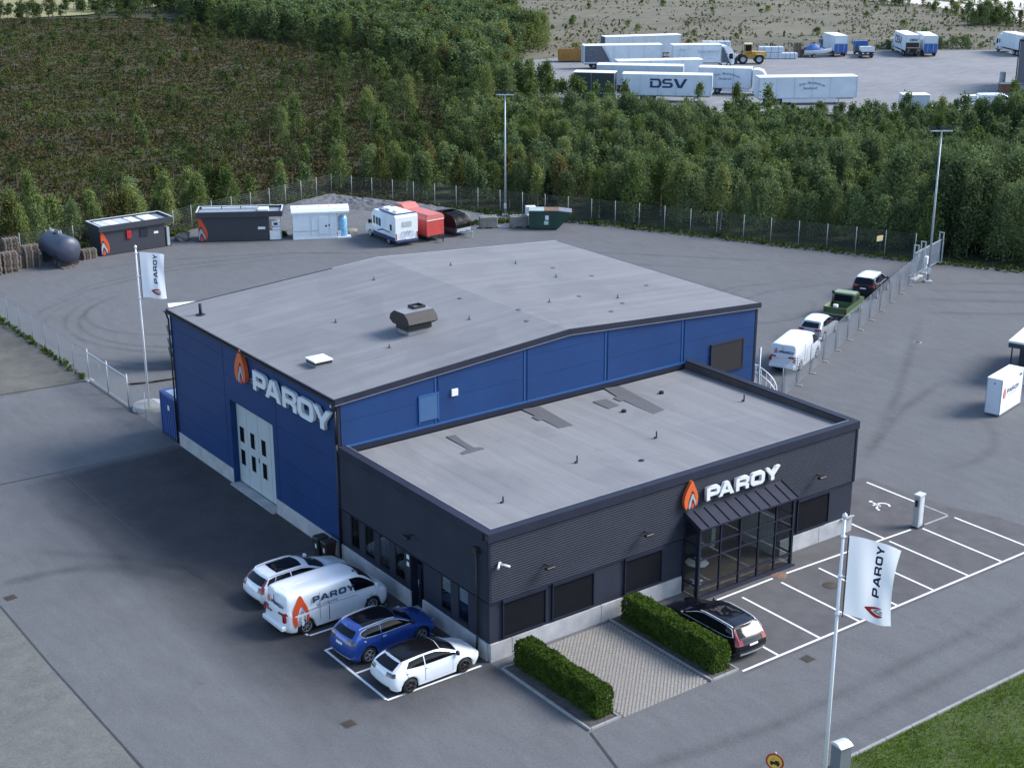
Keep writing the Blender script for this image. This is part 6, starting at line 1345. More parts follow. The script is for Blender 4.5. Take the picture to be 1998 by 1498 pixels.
# lorries backed up to the far fence: local x points away from the camera to the cab, rear end faces us
tailblue = M('tail_lift_blue', (.03,.1,.33), .45, var=.1)
def box_lorry(label, rear, rz, L, W, H, lift, logo=False, cabm=None, low=True):
    t = thing('box_lorry', label, 'lorry', (*rear, 0), rz)
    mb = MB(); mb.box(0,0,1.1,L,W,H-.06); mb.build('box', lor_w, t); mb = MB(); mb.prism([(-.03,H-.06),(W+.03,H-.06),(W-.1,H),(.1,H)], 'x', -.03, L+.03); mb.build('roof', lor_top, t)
    for x in (L*.52, L*.3): mb = MB(); mb.box(x,W,1.15,x+.04,W+.012,H-.1); mb.build('door_joint', lor_edge, t)
    for y in (-.02, W-.08): mb = MB(); mb.box(-.05,y,1.0,.05,y+.1,H-.07); mb.build('corner_post', lor_edge, t)
    mb = MB(); mb.box(.2,.5,.75,L+1.6,W-.5,1.09); mb.build('chassis', dark, t)
    for x in (1.2, 2.4) if L > 6 else (1.5,):
        for y in (.2, W-.2): lwheel(t, x, y)
    if lift == 'blue':
        mb = MB(); mb.box(-.1,.05,.8,-.03,W-.05,2.3); lf = mb.build('tail_lift', tailblue, t)
        mb = MB(); mb.box(-.16,.7,.9,-.101,.78,2.2); mb.box(-.16,W-.78,.9,-.101,W-.7,2.2); mb.build('lift_arm', steel, lf); mb = MB(); mb.box(-.1,.05,2.32,-.04,W-.05,2.42); mb.build('lift_edge', steel, lf)
    else:
        mb = MB(); mb.box(-.03,.1,1.1,-.01,W-.1,2.5); mb.build('open_hold', black, t); mb = MB(); mb.box(-1.4,.1,1.55,-.05,W-.1,1.7); lf = mb.build('tail_lift', M('lift_rust', (.12,.085,.07), .8, var=.3), t)
        for y in (.5, W-.5): mb = MB(); mb.bar((-.1,y,.7),(-1.1,y,1.52),.12); mb.build('lift_arm', steel, lf)
    mb = MB(); mb.box(-.1,.1,.55,.1,W-.1,.75); mb.build('under_run_bar', dark, t)
    for y in (.1, W-.35): mb = MB(); mb.box(-.12,y,.56,-.101,y+.25,.72); mb.build('tail_light', redplastic, t)
    cab(t, L+.05, W, m=cabm, low=low, H=3.4)
    mb = MB(); mb.box(2.9,W-.05,.5,L-.3,W,.85); mb.build('side_guard', steel2, t)
    if logo:
        fr = lambda x, z: wall_frame((L*.97-x, W+.012, z), (-1,0,0), (0,0,1))
        dsv(t, .6, 1.9, 1.35, frame=fr); fr2 = lambda x, z: wall_frame((-.065, W-.75-x, z), (0,-1,0), (0,0,1)); dsv(t, 0, 2.75, .42, frame=fr2)
    return t
AZ = math.atan2(9.4, 6.9)
box_lorry('white DSV box lorry with lowered rusty tail lift', (189.4,131.8), AZ, 8.4, 2.55, 3.85, 'rust', True)
box_lorry('white box lorry with blue tail lift right of the DSV lorry', (191.8,129.6), AZ-.06, 7.6, 2.5, 3.75, 'blue')
box_lorry('white box lorry with blue tail lift beside the boat', (178.6,139.2), math.atan2(5.9,3.4), 6.4, 2.55, 3.8, 'blue', cabm=M('cab_blue', (.03,.09,.28), .4))
box_lorry('white delivery lorry by the right picture edge', (206.2,119.6), math.atan2(8,4.15), 7.4, 2.55, 3.8, 'blue', low=False)
# flatbed lorry with blue cab
t = thing('flatbed_lorry', 'flatbed lorry with blue cab and white load right of the boat', 'lorry', (180.6,134.6,0), math.atan2(9.2,9.)+.12)
mb = MB(); mb.box(0,0,1.0,5.5,2.4,1.2); mb.build('bed', dark, t); mb = MB(); mb.box(.3,.15,1.2,2.8,2.2,1.9); mb.box(.0,.0,1.2,.08,2.4,2.1); mb.build('load', lor_w, t); mb = MB(); mb.box(3,.2,1.2,5.2,2.2,1.6); mb.build('dark_load', dark, t)
cab(t, 5.6, 2.4, m=M('cab_blue2', (.03,.1,.3), .4), low=True)
for x in (1.2,2.4):
    for y in (.2,2.2): lwheel(t, x, y)
mb = MB(); mb.box(-.05,.1,.5,.1,2.3,.8); mb.build('rear_beam', dark, t)
# wheel loader
t = thing('wheel_loader', 'yellow wheel loader with large tyres beside the plank stacks', 'wheel loader', (157.2,142.6,0), R_(-38))     # +x = rear (to the right)
yel = M('loader_yellow', (.42,.24,.03), .5, var=.15); yelc = M('loader_cream', (.55,.45,.25), .5)
mb = MB(); mb.prism([(.2,1.0),(2.6,1.0),(2.9,1.5),(2.7,2.0),(.3,2.15)], 'y', -.8, .8); mb.build('engine_hood', yel, t)
mb = MB(); mb.prism([(-1.2,.9),(.25,.9),(.25,2.1),(-1.2,1.7)], 'y', -.7, .7); mb.build('front_frame', yel, t)
mb = MB(); mb.box(-1.0,-.7,1.75,.3,.7,2.2); mb.build('cab_base', yel, t)
for x, y in ((-.95,-.65),(-.95,.6),(.2,-.65),(.2,.6)): mb = MB(); mb.box(x,y,2.2,x+.07,y+.07,3.3); mb.build('cab_post', yel, t)
mb = MB(); mb.box(-.9,-.6,2.25,.2,.6,3.25); mb.build('cab_glass', carglass, t); mb = MB(); mb.bbox(-1.1,-.75,3.3,.4,.75,3.5,.05); mb.build('cab_roof', yelc, t)
for y in (-.5,.5): mb = MB(); mb.bar((-.9,y,1.7),(-2.4,y,.8),.2); mb.build('lift_arm', dark, t)
mb = MB(); mb.prism([(-2.2,.2),(-3.2,.15),(-3.3,.3),(-2.9,1.2),(-2.3,1.3)], 'y', -1.25, 1.25); mb.build('bucket', dark, t)
for x in (-1.25,1.55):
    for y in (-1.0,1.0): lwheel(t, x, y, .82)
mb = MB(); mb.prism([(.9,1.75),(2.2,1.75),(2.6,1.2),(2.5,1.15),(2.1,1.62),(1.0,1.62)], 'y', -1.25, -.8); mb.build('mudguard', yelc, t)
# timber packs, pallets, boat, skip container, odds and ends
pack = M('timber_wrap', (.5,.56,.62), .6, var=.12, scale=2)
k = 0
for (x, y, z, L, rz, lab) in ((165.6,145.9,0,4.6,-38,'wrapped timber pack, lower left of the stack right of the loader'),(168.4,143.7,0,2.6,-38,'wrapped timber pack, lower right of the stack right of the loader'),(165.9,146.0,1.05,4.3,-38,'wrapped timber pack on top of the stack right of the loader'),
                           (157.5,151.4,0,5.,-38,'wrapped timber pack at the bottom of the stack behind the loader'),(157.5,151.4,1.05,5.,-38,'wrapped timber pack in the middle of the stack behind the loader'),(157.5,151.4,2.1,5.,-38,'wrapped timber pack on top of the stack behind the loader')):
    t = thing('timber_pack', lab, 'timber pack', (x, y, z), R_(rz), 'wrapped timber packs in the lorry park')
    mb = MB(); mb.bbox(-L/2,-.7,.06,L/2,.7,1.02,.03); mb.build('wrap', pack, t)
    for xx in (-L*.3, 0, L*.3): mb = MB(); mb.box(xx-.03,-.71,.05,xx+.03,.71,1.03); mb.build('strap', navy, t)
    for xx in (-L*.35, L*.35): mb = MB(); mb.box(xx-.05,-.6,0,xx+.05,.6,.06); mb.build('bearer', wood, t)
for (x, y, n, where) in ((170.8,144.9,18,'tall brown stack left of the boat'),(171.9,144.0,10,'short brown stack left of the boat')):
    for k in range(n):
        o = link('pallet', PAL, None, (x, y, .002+k*.145), (0,0,R_(-38)+rng.uniform(-.05,.05))); o.scale = (1.1,1.1,1); tag(o, ('topmost ' if k == n-1 else 'bottom ' if k == 0 else '')+'brown wooden pallet in the '+where, 'pallet', 'pallets in the '+where)
t = thing('motor_boat', 'small white motor boat with blue cover on a boat trailer', 'boat', (173.9,142.3,0), R_(-36))
hull = [(-2.4,.9,1.25),(-1.0,1.0,1.25),(.6,.95,1.32),(1.8,.6,1.45),(2.7,.05,1.62)]
mb = MB(); mb.grid([[(x,-w_,z),(x,-w_*.75,z-.55),(x,0,z-.85+.25*max(0,x-1.5)),(x,w_*.75,z-.55),(x,w_,z)] for x, w_, z in hull]); mb.grid([[(x,-w_,z),(x,0,z+.06),(x,w_,z)] for x, w_, z in hull]); mb.build('hull', white, t)
mb = MB(); mb.grid([[(x,-w_,1.3),(x,-w_*.8,h),(x,0,h+.1),(x,w_*.8,h),(x,w_,1.3)] for x, w_, h in ((-2.2,.75,1.6),(-1.2,.8,2.2),(.0,.75,2.3),(.5,.7,1.7),(1.2,.55,1.5))]); mb.build('cover', M('boat_blue', (.03,.11,.32), .5, var=.1), t)
mb = MB(); mb.box(.52,-.6,1.5,.56,.6,1.95); mb.build('windscreen', carglass, t)
mb = MB(); mb.bar((-2.4,.4,.5),(2.6,0,.5),.1); mb.bar((-2.4,-.4,.5),(2.6,0,.5),.1); mb.build('trailer_frame', steel, t)
for y in (-.9,.9): lwheel(t, -.6, y, .32)
t = thing('roll_off_skip', 'ochre yellow ribbed roll off skip at the woodland edge', 'skip', (131.6,164.2,0), R_(-36))
och = M('ochre_steel', (.36,.19,.04), .65, var=.25, scale=1.5)
mb = MB(); mb.box(0,0,.25,5.6,2.4,.4); mb.box(0,0,.4,5.6,.1,2.3); mb.box(0,2.3,.4,5.6,2.4,2.3); mb.box(0,.1,.4,.1,2.3,2.3); mb.box(5.5,.1,.4,5.6,2.3,2.3); mb.build('hull', och, t)
for k in range(9): mb = MB(); mb.box(.1+k*.66,-.1,.3,.2+k*.66,-.002,2.25); mb.build('rib', och, t)
mb = MB(); mb.grid([[(.15+.66*i,.15+.7*j,1.9+.5*rng.random()) for j in range(4)] for i in range(9)]); mb.build('scrap', M('scrap_brown', (.1,.05,.03), .9, var=.5, scale=4), t)
def plain(label, x, y, rz, L, D, H, cat='cabin', name='white_cabin', m=None):
    t = thing(name, label, cat, (x, y, 0), R_(rz)); mb = MB(); mb.box(-L/2,-D/2,.15,L/2,D/2,H-.1); mb.build('body', m or lor_w, t); mb = MB(); mb.bbox(-L/2-.06,-D/2-.06,H-.1,L/2+.06,D/2+.06,H,.04); mb.build('roof', lor_top, t)
    for s in (1,-1): mb = MB(); mb.box(s*L*.35-.1,-D/2,0,s*L*.35+.1,D/2,.149); mb.build('runner', dark, t)
    return t
plain('small white cabin among the birches in front of the lorry park', 134.6,88.2,-35,3.6,2.4,2.6)
t = car('delivery_van', 'white van half hidden by trees at the right edge', 'van', (147.6,84.5,0), R_(-38), 5.3, 1.92, 1.97, wpaint, car_net(**VAN), 1.72, -1.62, .345, alloy, 7, panes=VP, tail='none_', plate=False, rearglass=(3.3,3.31))
plain('low white crate behind the half hidden white van', 150.3,90.2,-35,2.4,1.2,.9,'crate','white_crate')
t = thing('brick_stack', 'low stack of reddish bricks by the grey shed corner', 'brick stack', (161.2,93.4,0), R_(-36))
for i in range(6):
    for j in range(3): mb = MB(); mb.box(i*.65,0,j*.42,i*.65+.62,1.4,j*.42+.4); mb.build('brick', M('red_brick', (.2,.09,.06), .9, var=.3, scale=4), t)
mb = MB(); mb.box(-.1,-.1,1.27,4.0,1.5,1.36); mb.build('cover_board', M('pale_board', (.5,.44,.38), .8), t)
t = thing('chimney_pipe', 'short grey concrete pipe standing by the shed', 'pipe', (164.5,95.7,0)); mb = MB(); mb.cyl((0,0,0),(0,0,2.6),.45,n=14); mb.build('shaft', concrete, t); mb = MB(); mb.cyl((0,0,0),(0,0,.2),.6,n=14); mb.build('foot', concrete, t)
t = thing('grey_shed', 'dark grey clad building corner at the right picture edge', 'building', (163.3,92.3,0), R_(-62))
shm = M('shed_cladding', (.12,.12,.135), .6, var=.1, scale=.4)
for k in range(6): mb = MB(); mb.box(k*2.5+.01,0,1.1,k*2.5+2.49,.15,7.6); mb.build('wall_panel', shm, t)
for k in range(5): mb = MB(); mb.box(-.0,.16+k*2.5,1.1,.15,.16+k*2.5+2.48,7.6); mb.build('wall_panel', shm, t)
mb = MB(); mb.box(.16,.16,0,15,12.6,7.5); mb.build('core', dark, t); mb = MB(); mb.box(-.05,-.05,0,15,.159,1.09); mb.box(-.05,.16,0,.159,12.6,1.09); mb.build('plinth', concrete, t)
mb = MB(); mb.box(-.15,-.15,7.6,15.1,12.7,7.85); mb.build('roof', charcoal2, t); mb = MB(); mb.cyl((-.12,-.12,.2),(-.12,-.12,7.6),.09); mb.build('downpipe', black, t)
# lorry park fence
t = run_fence('dark wire fence along the far edge of the lorry park', [(150,166),(160,159.3),(176,151.3),(191,143.1),(209.5,131.3),(236,113.5)], 2.1, 'welded', .04, 3.0, M('dark_green_post', (.03,.05,.035), .6))
# white trailer behind the hall
t, L = trailer('white trailer partly hidden behind the left rear corner of the hall', (5.35,43.3), (15.7,39.7), H=3.95)
for z in (.9, 1.5, 2.4): mb = MB(); mb.box(-.22,.2,z,-.031,2.3,z+.1); mb.build('rear_rack', dark, t)
# exhibition trailer and kiosk at the right edge
t = thing('box_trailer', 'white upright box trailer with PAROY lettering and grey edges', 'trailer', (41.35,6.55,0), R_(13))
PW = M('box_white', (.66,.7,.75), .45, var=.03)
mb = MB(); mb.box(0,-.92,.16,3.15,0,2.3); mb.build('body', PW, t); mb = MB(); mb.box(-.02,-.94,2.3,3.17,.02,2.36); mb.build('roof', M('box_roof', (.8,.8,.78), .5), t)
for x in (-.02, 3.13):
    for y in (-.94, -.02): mb = MB(); mb.box(x,y,.1,x+.04,y+.04,2.3); mb.build('edge_trim', steel, t)
mb = MB(); mb.box(-.02,-.94,.1,3.17,.02,.16); mb.build('floor_frame', steel, t)
for x in (.3, 2.6):
    for y in (-.8,-.1): mb = MB(); mb.cyl((x,y-.03,.06),(x,y+.03,.06),.06); mb.build('castor', black, t)
for ch, x in zip('PAROY', (.85,1.18,1.56,1.94,2.28)): o = link('letter', letter(ch, .26, .006, navy), t); o.matrix_local = wall_frame((x,-.925,1.3), (1,0,0), (0,0,1))
flame(t, .72, .4, .006, wall_frame((.28,-.925,1.05), (1,0,0), (0,0,1)), (redprint, greysign, redprint))
mb = MB(); mb.box(1.0,-.93,1.12,2.3,-.921,1.16); mb.build('slogan_line', greysign, t); mb = MB(); mb.box(2.55,-.93,2.0,2.9,-.921,2.12); mb.build('small_print', navy, t); mb = MB(); mb.box(-.012,-.5,2.0,-.001,-.42,2.08); mb.build('lock', black, t)
t = thing('fuel_kiosk', 'charcoal fuel kiosk with flat white topped canopy at the right edge', 'fuel station', (47.5,9.6,0), R_(20))
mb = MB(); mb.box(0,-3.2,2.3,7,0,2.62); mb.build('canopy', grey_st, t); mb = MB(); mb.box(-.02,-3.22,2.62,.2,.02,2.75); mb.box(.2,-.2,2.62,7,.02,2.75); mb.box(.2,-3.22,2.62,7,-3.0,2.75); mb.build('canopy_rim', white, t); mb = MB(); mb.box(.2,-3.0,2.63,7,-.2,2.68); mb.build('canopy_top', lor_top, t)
for y in (-.2,-3.0): mb = MB(); mb.bar((.25,y,0),(.25,y,2.3),.07); mb.build('canopy_post', charcoal, t)
mb = MB(); mb.box(1.8,-2.9,.1,7,-.3,2.3); mb.build('housing', grey_st, t); mb = MB(); mb.box(.7,-2.,.1,1.3,-1.2,1.5); mb.build('pump', pump_w, t); mb = MB(); mb.box(-.1,-3.2,0,7.1,0,.1); mb.build('base', steel2, t); mb = MB(); mb.box(.69,-1.9,1.0,.699,-1.3,1.35); mb.build('display', navy, t)
# ------------------------------------------------------------------ trees and ground cover
birch_l = leaf_mat('birch_leaf', (.08,.115,.034), (.165,.22,.072), (.185,.2,.07), .8)
sallow_l = leaf_mat('sallow_leaf', (.075,.108,.046), (.15,.2,.086), (.14,.175,.07), .8)
autumn_l = leaf_mat('autumn_leaf', (.07,.085,.028), (.14,.14,.045), (.13,.105,.04), .8)
pine_l = leaf_mat('pine_needle', (.035,.052,.02), (.085,.112,.04), (.07,.09,.035), .9, .12)
spruce_l = leaf_mat('spruce_needle', (.01,.024,.012), (.03,.055,.025), None, .9, .1)
bark_m = M('grey_bark', (.09,.075,.06), .9, var=.3, scale=3); birchbark = M('birch_bark', (.38,.36,.33), .85, var=.35, scale=4)
def leaves(C, Nrm, s, r, asp=1.5):
    n = len(C); Nn = Nrm/np.maximum(1e-6, np.linalg.norm(Nrm, axis=1, keepdims=True)); a = np.cross(Nn, r.normal(0, 1, (n, 3))); a /= np.linalg.norm(a, axis=1, keepdims=True); b = np.cross(Nn, a)
    s = s[:, None]; V = np.stack([C-a*s*asp*.5, C+b*s*.5, C+a*s*asp*.5, C-b*s*.5], 1).reshape(-1, 3); return V, np.arange(4*n).reshape(-1, 4)
def crown(seed, H, R, kind, ncl, per, ls):
    r = np.random.RandomState(seed); C = []
    for k in range(ncl):
        if kind == 'broad':
            t = r.rand()**.8; z = H*(.1+.86*t); rad = R*(math.sin(math.pi*min(1, (.2+.8*t)**.62))**.8)*(1-.3*t); a = r.rand()*6.283; q = rad*math.sqrt(r.rand())
            c = np.array([q*math.cos(a), q*math.sin(a), z]); sg = np.array([.17*R+.06, .17*R+.06, .085*H*(1.15-.5*t)+.05])
            p = c+r.normal(0, 1, (per, 3))*sg; p[:, :2] += (p[:, 2:3]-z)*.15*c[None, :2]/max(.3, R)
        elif kind == 'spike':
            t = k/ncl; z = H*(.08+.9*t); rad = R*(1-t)**.85; a = r.rand()*6.283; q = rad*(.35+.65*r.rand())
            c = np.array([q*math.cos(a), q*math.sin(a), z-.12*q]); p = c+r.normal(0, 1, (per, 3))*np.array([.16*R*(1.1-t)+.03, .16*R*(1.1-t)+.03, .035*H])
        else:
            t = r.rand(); z = H*(.5+.47*t); rad = R*math.sqrt(max(.05, 1-((t-.35)/.75)**2)); a = r.rand()*6.283; q = rad*math.sqrt(r.rand())
            c = np.array([q*math.cos(a), q*math.sin(a), z]); p = c+r.normal(0, 1, (per, 3))*np.array([.24*R, .24*R, .045*H])
        C.append(p)
    if kind == 'broad':                                       # leading shoots that break the outline
        for k in range(12):
            a = r.rand()*6.283; q = R*.7*r.rand(); z = H*(.62+.36*r.rand()*(1-.4*q/R)); C.append(np.array([q*math.cos(a), q*math.sin(a), z])+r.normal(0, 1, (per//2, 3))*np.array([.045*R, .045*R, .085*H]))
    C = np.concatenate(C); C[:, 2] = np.maximum(C[:, 2], .05); n = len(C)
    return leaves(C, r.normal(0, 1, (n, 3))+np.array([0, 0, .5]), ls*r.uniform(.65, 1.35, n), r)
def trunk_mb(seed, H, r0, kind):
    r = random.Random(seed); mb = MB(); top = H*(.93 if kind != 'pine' else .85); p = Vector((0,0,-.15)); seg = 4
    pts = [Vector((r.uniform(-.06,.06)*k, r.uniform(-.06,.06)*k, top*k/seg)) for k in range(seg+1)]; pts[0].z = -.2
    for k in range(seg): mb.cyl(pts[k], pts[k+1], r0*(1-.8*k/seg), r0*(1-.8*(k+1)/seg), 6, caps=False)
    for k in range(6):
        z = H*r.uniform(.35,.8); a = r.uniform(0,6.28); l = H*.18*r.uniform(.6,1.2); b = pts[min(seg, int(z/top*seg))]; mb.cyl((b.x,b.y,z),(b.x+l*math.cos(a),b.y+l*math.sin(a),z+l*.6),r0*.3,r0*.1,5,caps=False)
    return mb
KIND = {}
def tree_kind(name, nvar, H, R, kind, ncl, per, ls, leaf, bark, r0):
    KIND[name] = []
    for k in range(nvar):
        V, F = crown(hash(name) % 1 + 31*k+len(name)*7, H, R, kind, ncl, per, ls)
        KIND[name].append((npmesh('crown', V, F, leaf), trunk_mb(k+5, H, r0, 'pine' if kind == 'pine' else 'b').mesh('trunk', bark)))
tree_kind('birch_tree', 5, 5.0, 1.25, 'broad', 46, 66, .12, birch_l, birchbark, .07)
tree_kind('sallow_tree', 5, 5.0, 1.45, 'broad', 50, 66, .12, sallow_l, bark_m, .08)
tree_kind('autumn_tree', 3, 4.5, 1.1, 'broad', 38, 52, .135, autumn_l, birchbark, .06)
tree_kind('pine_tree', 5, 5.0, 1.15, 'pine', 18, 34, .15, pine_l, bark_m, .1)
tree_kind('spruce_tree', 2, 5.5, 1.25, 'spike', 60, 16, .2, spruce_l, bark_m, .08)
tree_kind('tall_tree', 4, 8.0, 2.1, 'broad', 100, 60, .15, sallow_l, bark_m, .1)
tree_kind('shrub', 4, 1.6, 1.0, 'broad', 18, 26, .14, birch_l, bark_m, .03)
def plant(name, x, y, h, label, cat, group, wide=1., zz_=-.12):
    cr, tr_ = rng.choice(KIND[name]); H0 = {'birch_tree':5.,'sallow_tree':5.,'autumn_tree':4.5,'pine_tree':5.,'spruce_tree':5.5,'shrub':1.6,'tall_tree':8.}[name]; s = h/H0
    t = thing({'autumn_tree':'birch_tree','tall_tree':'sallow_tree'}.get(name, name), label, cat, (x, y, zz_), rng.uniform(0, 6.28), group); t.scale = (s*wide, s*wide, s)
    link('crown', cr, t); link('trunk', tr_, t)
WOOD = [(43.5,89.5),(59.5,58.2),(70.4,35.2),(73,31),(76,26),(88,2),(135,2),(185,55),(157,77.5),(120,96),(101,116),(92,132),(101,150),(84,125),(66,104),(52,95)]
UPPER = [(84,122),(101,150),(104,176),(110,212),(108,240),(116,290),(128,318),(152,312),(186,280),(172,236),(147,187),(128,172),(113,152),(97,128)]
FIELDP = [(112,150),(126,170),(138,170),(160,159),(176,151),(191,143),(212,129.5),(240,115),(285,205),(295,250),(300,330),(190,300),(174,235)]
CAMXY = np.array([CAM_POS.x, CAM_POS.y]); FW_ = np.array([math.sin(YAW), math.cos(YAW)])
def scatter(poly, sp, seed, jit=.45):
    r = np.random.RandomState(seed); P = np.array(poly); x0, y0 = P.min(0); x1, y1 = P.max(0)
    gx, gy = np.meshgrid(np.arange(x0, x1, sp), np.arange(y0, y1, sp)); gx = gx+(np.arange(gx.shape[0])[:, None] % 2)*sp*.5
    X = gx.ravel()+r.uniform(-jit, jit, gx.size)*sp; Y = gy.ravel()+r.uniform(-jit, jit, gx.size)*sp; k = poly_dist(X, Y, poly) < -.3; return X[k], Y[k], r
def view_of(X, Y):                                            # distance along the view and sideways angle, to rank what shows largest
    d = np.stack([X, Y], 1)-CAMXY; f = d@FW_; s = d@np.array([FW_[1], -FW_[0]]); return f, np.abs(s/np.maximum(f, 1))
PARKP = [(97,124),(120,95.5),(157,77.5),(215,45),(260,100),(138,170),(126,170),(112,150)]
TR = []
X, Y, r = scatter(WOOD, 2.35, 3)
k = poly_dist(X, Y, PARKP) > .6; X = X[k]; Y = Y[k]
big = vnoise(X/14, Y/14, 31); aut = vnoise(X/11, Y/11, 37)
for x, y, b, a in zip(X, Y, big, aut):
    edge = min(1., max(.45, (math.hypot(x-60, y-60))/30)) if False else 1
    h = 2.9+2.9*b+rng.uniform(-.7,.9); dpark = float(poly_dist(np.array([x]), np.array([y]), PARKP)[0]); h = min(h, 9 if rng.random() < .06 else rng.uniform(1.1,2.3) if dpark < 5 else rng.uniform(1.6,3.) if dpark < 12 else rng.uniform(2.3,3.8) if dpark < 24 else 9)
    if x > 72 and y < 40: h = 5.5+2.8*rng.random()
    u = rng.random(); east = x > 62
    kind = 'sallow_tree' if (east and u < .62) or u < .3 else 'birch_tree' if u < .8 or east else 'autumn_tree'
    if a > .7 and not east and u > .5: kind = 'autumn_tree'
    if not east and u > .93: kind = 'spruce_tree'
    if y > 90 and x < 75 and u < .22: kind = 'pine_tree'; h += 1
    if h > 5.4 and x > 70: kind = 'tall_tree'
    TR.append((x, y, h, kind, 'wood'))
X, Y, r = scatter(UPPER, 2.7, 4)
k = poly_dist(X, Y, PARKP) > 1.; X = X[k]; Y = Y[k]
for x, y in zip(X, Y):
    u = rng.random(); TR.append((x, y, 4.2+2.6*vnoise(np.array(x/12), np.array(y/12), 8)+rng.uniform(-.8,.9), 'sallow_tree' if u < .6 else 'birch_tree' if u < .88 else 'pine_tree' if u < .96 else 'autumn_tree', 'upper'))
for x, y in ((99.5,122),(101,119.8),(102.6,118.4),(104,117),(100.2,120.6),(105.8,115.8),(98.4,123.8),(113,108.2),(118.6,100.4)): TR.append((x, y, rng.uniform(3.4,4.6), 'birch_tree', 'wood'))
for k in range(34):
    y = rng.uniform(124, 150); TR.append((rng.uniform(96, 102.5)+(y-124)*.33, y, rng.uniform(3.2,5.4), rng.choice(['sallow_tree','birch_tree']), 'wood'))
# fringe right behind the yard fence
def fringe(path, step, hs, kinds, tagn):
    for a, b in zip(path, path[1:]):
        L = math.hypot(b[0]-a[0], b[1]-a[1]); n = int(L/step)
        for k in range(n):
            t = (k+rng.random())/n; nx, ny = -(b[1]-a[1])/L, (b[0]-a[0])/L; o = rng.uniform(.9, 5.5)
            TR.append((a[0]+(b[0]-a[0])*t+nx*o, a[1]+(b[1]-a[1])*t+ny*o, rng.uniform(*hs), rng.choice(kinds), tagn))
fringe([(-8,80.2),(21,80.8),(24,82),(33,84.8)], .95, (2.6,4.9), ['birch_tree','birch_tree','sallow_tree','autumn_tree'], 'fringe')
fringe([(33,84.8),(41.5,87.5)], 1.3, (1.6,3.2), ['birch_tree','sallow_tree'], 'fringe')
for x, y in ((-4,88),(2,87),(5,89.5),(9,86),(12,90),(-2,91)): TR.append((x, y, rng.uniform(4.5,6), rng.choice(['birch_tree','sallow_tree']), 'fringe'))
# bog: scattered pines and small birches, denser towards the woodland and in the far belt
r = np.random.RandomState(17); n = 0
while n < 340:
    f = r.uniform(118, 350); s = r.uniform(-.37, .05)
    p = CAMXY+FW_*f+np.array([FW_[1], -FW_[0]])*s*f; x, y = p
    A_ = np.array([x]); B_ = np.array([y])
    if poly_dist(A_, B_, FOR)[0] < -1 or poly_dist(A_, B_, ASPH)[0] < 7 or y > 326: continue
    de = poly_dist(A_, B_, FOR)[0]
    if r.rand() > .3+.6*math.exp(-de/14.)+.5*(y > 285): continue
    u = r.rand(); kind = 'pine_tree' if u < .62 else 'birch_tree' if u < .8 else 'autumn_tree'
    h = (2.+2.4*r.rand()**1.5+(1.2 if y > 285 else 0)+.8*math.exp(-de/10.)) if kind == 'pine_tree' else 1.3+1.7*r.rand()
    TR.append((x, y, h, kind, 'bog')); n += 1
for _ in range(420):
    f = r.uniform(118, 345); q = r.uniform(-.36, .05); x, y = CAMXY+FW_*f+np.array([FW_[1], -FW_[0]])*q*f; A_ = np.array([x]); B_ = np.array([y])
    if poly_dist(A_, B_, FOR)[0] < -1 or poly_dist(A_, B_, ASPH)[0] < 4 or y > 312: continue
    if vnoise(A_/17, B_/17, 71)[0]+.5*r.rand()+.3*(y > 270) > .62: TR.append((x, y, r.uniform(.45, 1.25), r.choice(['shrub','shrub','autumn_tree','pine_tree']), 'low'))
for k in range(70):
    t = r.rand(); ax, ay = ((58,97),(84,121),(100,150),(104,176))[int(t*3)]; bx, by = ((84,121),(100,150),(104,176),(109,212))[int(t*3)]; q = t*3 % 1; o = 26*r.rand()**1.4
    TR.append((ax+(bx-ax)*q-o*.92, ay+(by-ay)*q+o*.3, r.uniform(2.6,5.2), 'pine_tree' if r.rand() < .75 else 'birch_tree', 'bog'))
for k in range(70): TR.append((r.uniform(102,132), r.uniform(300,326), r.uniform(3,5.5), r.choice(['pine_tree','sallow_tree']), 'upper'))
for k in range(26): TR.append((78+52*r.rand()+rng.uniform(-20,3), 296+14*r.rand(), r.uniform(2.5,5.2), 'pine_tree', 'bog'))
# field and sand road bushes
X, Y, r = scatter(FIELDP, 9., 9)
for x, y in zip(X, Y):
    if r.rand() < .75*vnoise(np.array(x/30), np.array(y/30), 77)+.08: TR.append((x, y, r.uniform(.6,1.9), r.choice(['shrub','shrub','pine_tree','spruce_tree','birch_tree']), 'field'))
for (ax, ay), (bx, by) in zip(road_near[:-2], road_near[1:-1]):
    for k in range(11):
        t = r.rand(); TR.append((ax+(bx-ax)*t-3.5-5*r.rand(), ay+(by-ay)*t+.5, r.uniform(1.6,3.6), r.choice(['birch_tree','shrub','autumn_tree','sallow_tree']), 'road'))
for k in range(13): TR.append((246+12*r.rand(), 158+9*r.rand(), r.uniform(3.2,5.2), r.choice(['birch_tree','sallow_tree']), 'road'))
for k in range(30): TR.append((300+3*r.rand()-8*k/30., 235-60*k/30., r.uniform(1.,2.6), r.choice(['shrub','birch_tree']), 'road2'))
for k in range(26):
    t = r.rand(); TR.append((191+18.5*t+1.2+2.5*r.rand(), 143.5-11.7*t+1.2+2*r.rand(), r.uniform(.8,2.4), 'shrub', 'parkfence'))
NAMES = {'birch_tree':('green birch','birch'),'sallow_tree':('grey green sallow','sallow'),'autumn_tree':('yellowing birch','birch'),'pine_tree':('dark pine','pine'),'spruce_tree':('small dark spruce','spruce'),'shrub':('low green bush','bush'),'tall_tree':('big leafy sallow','sallow')}
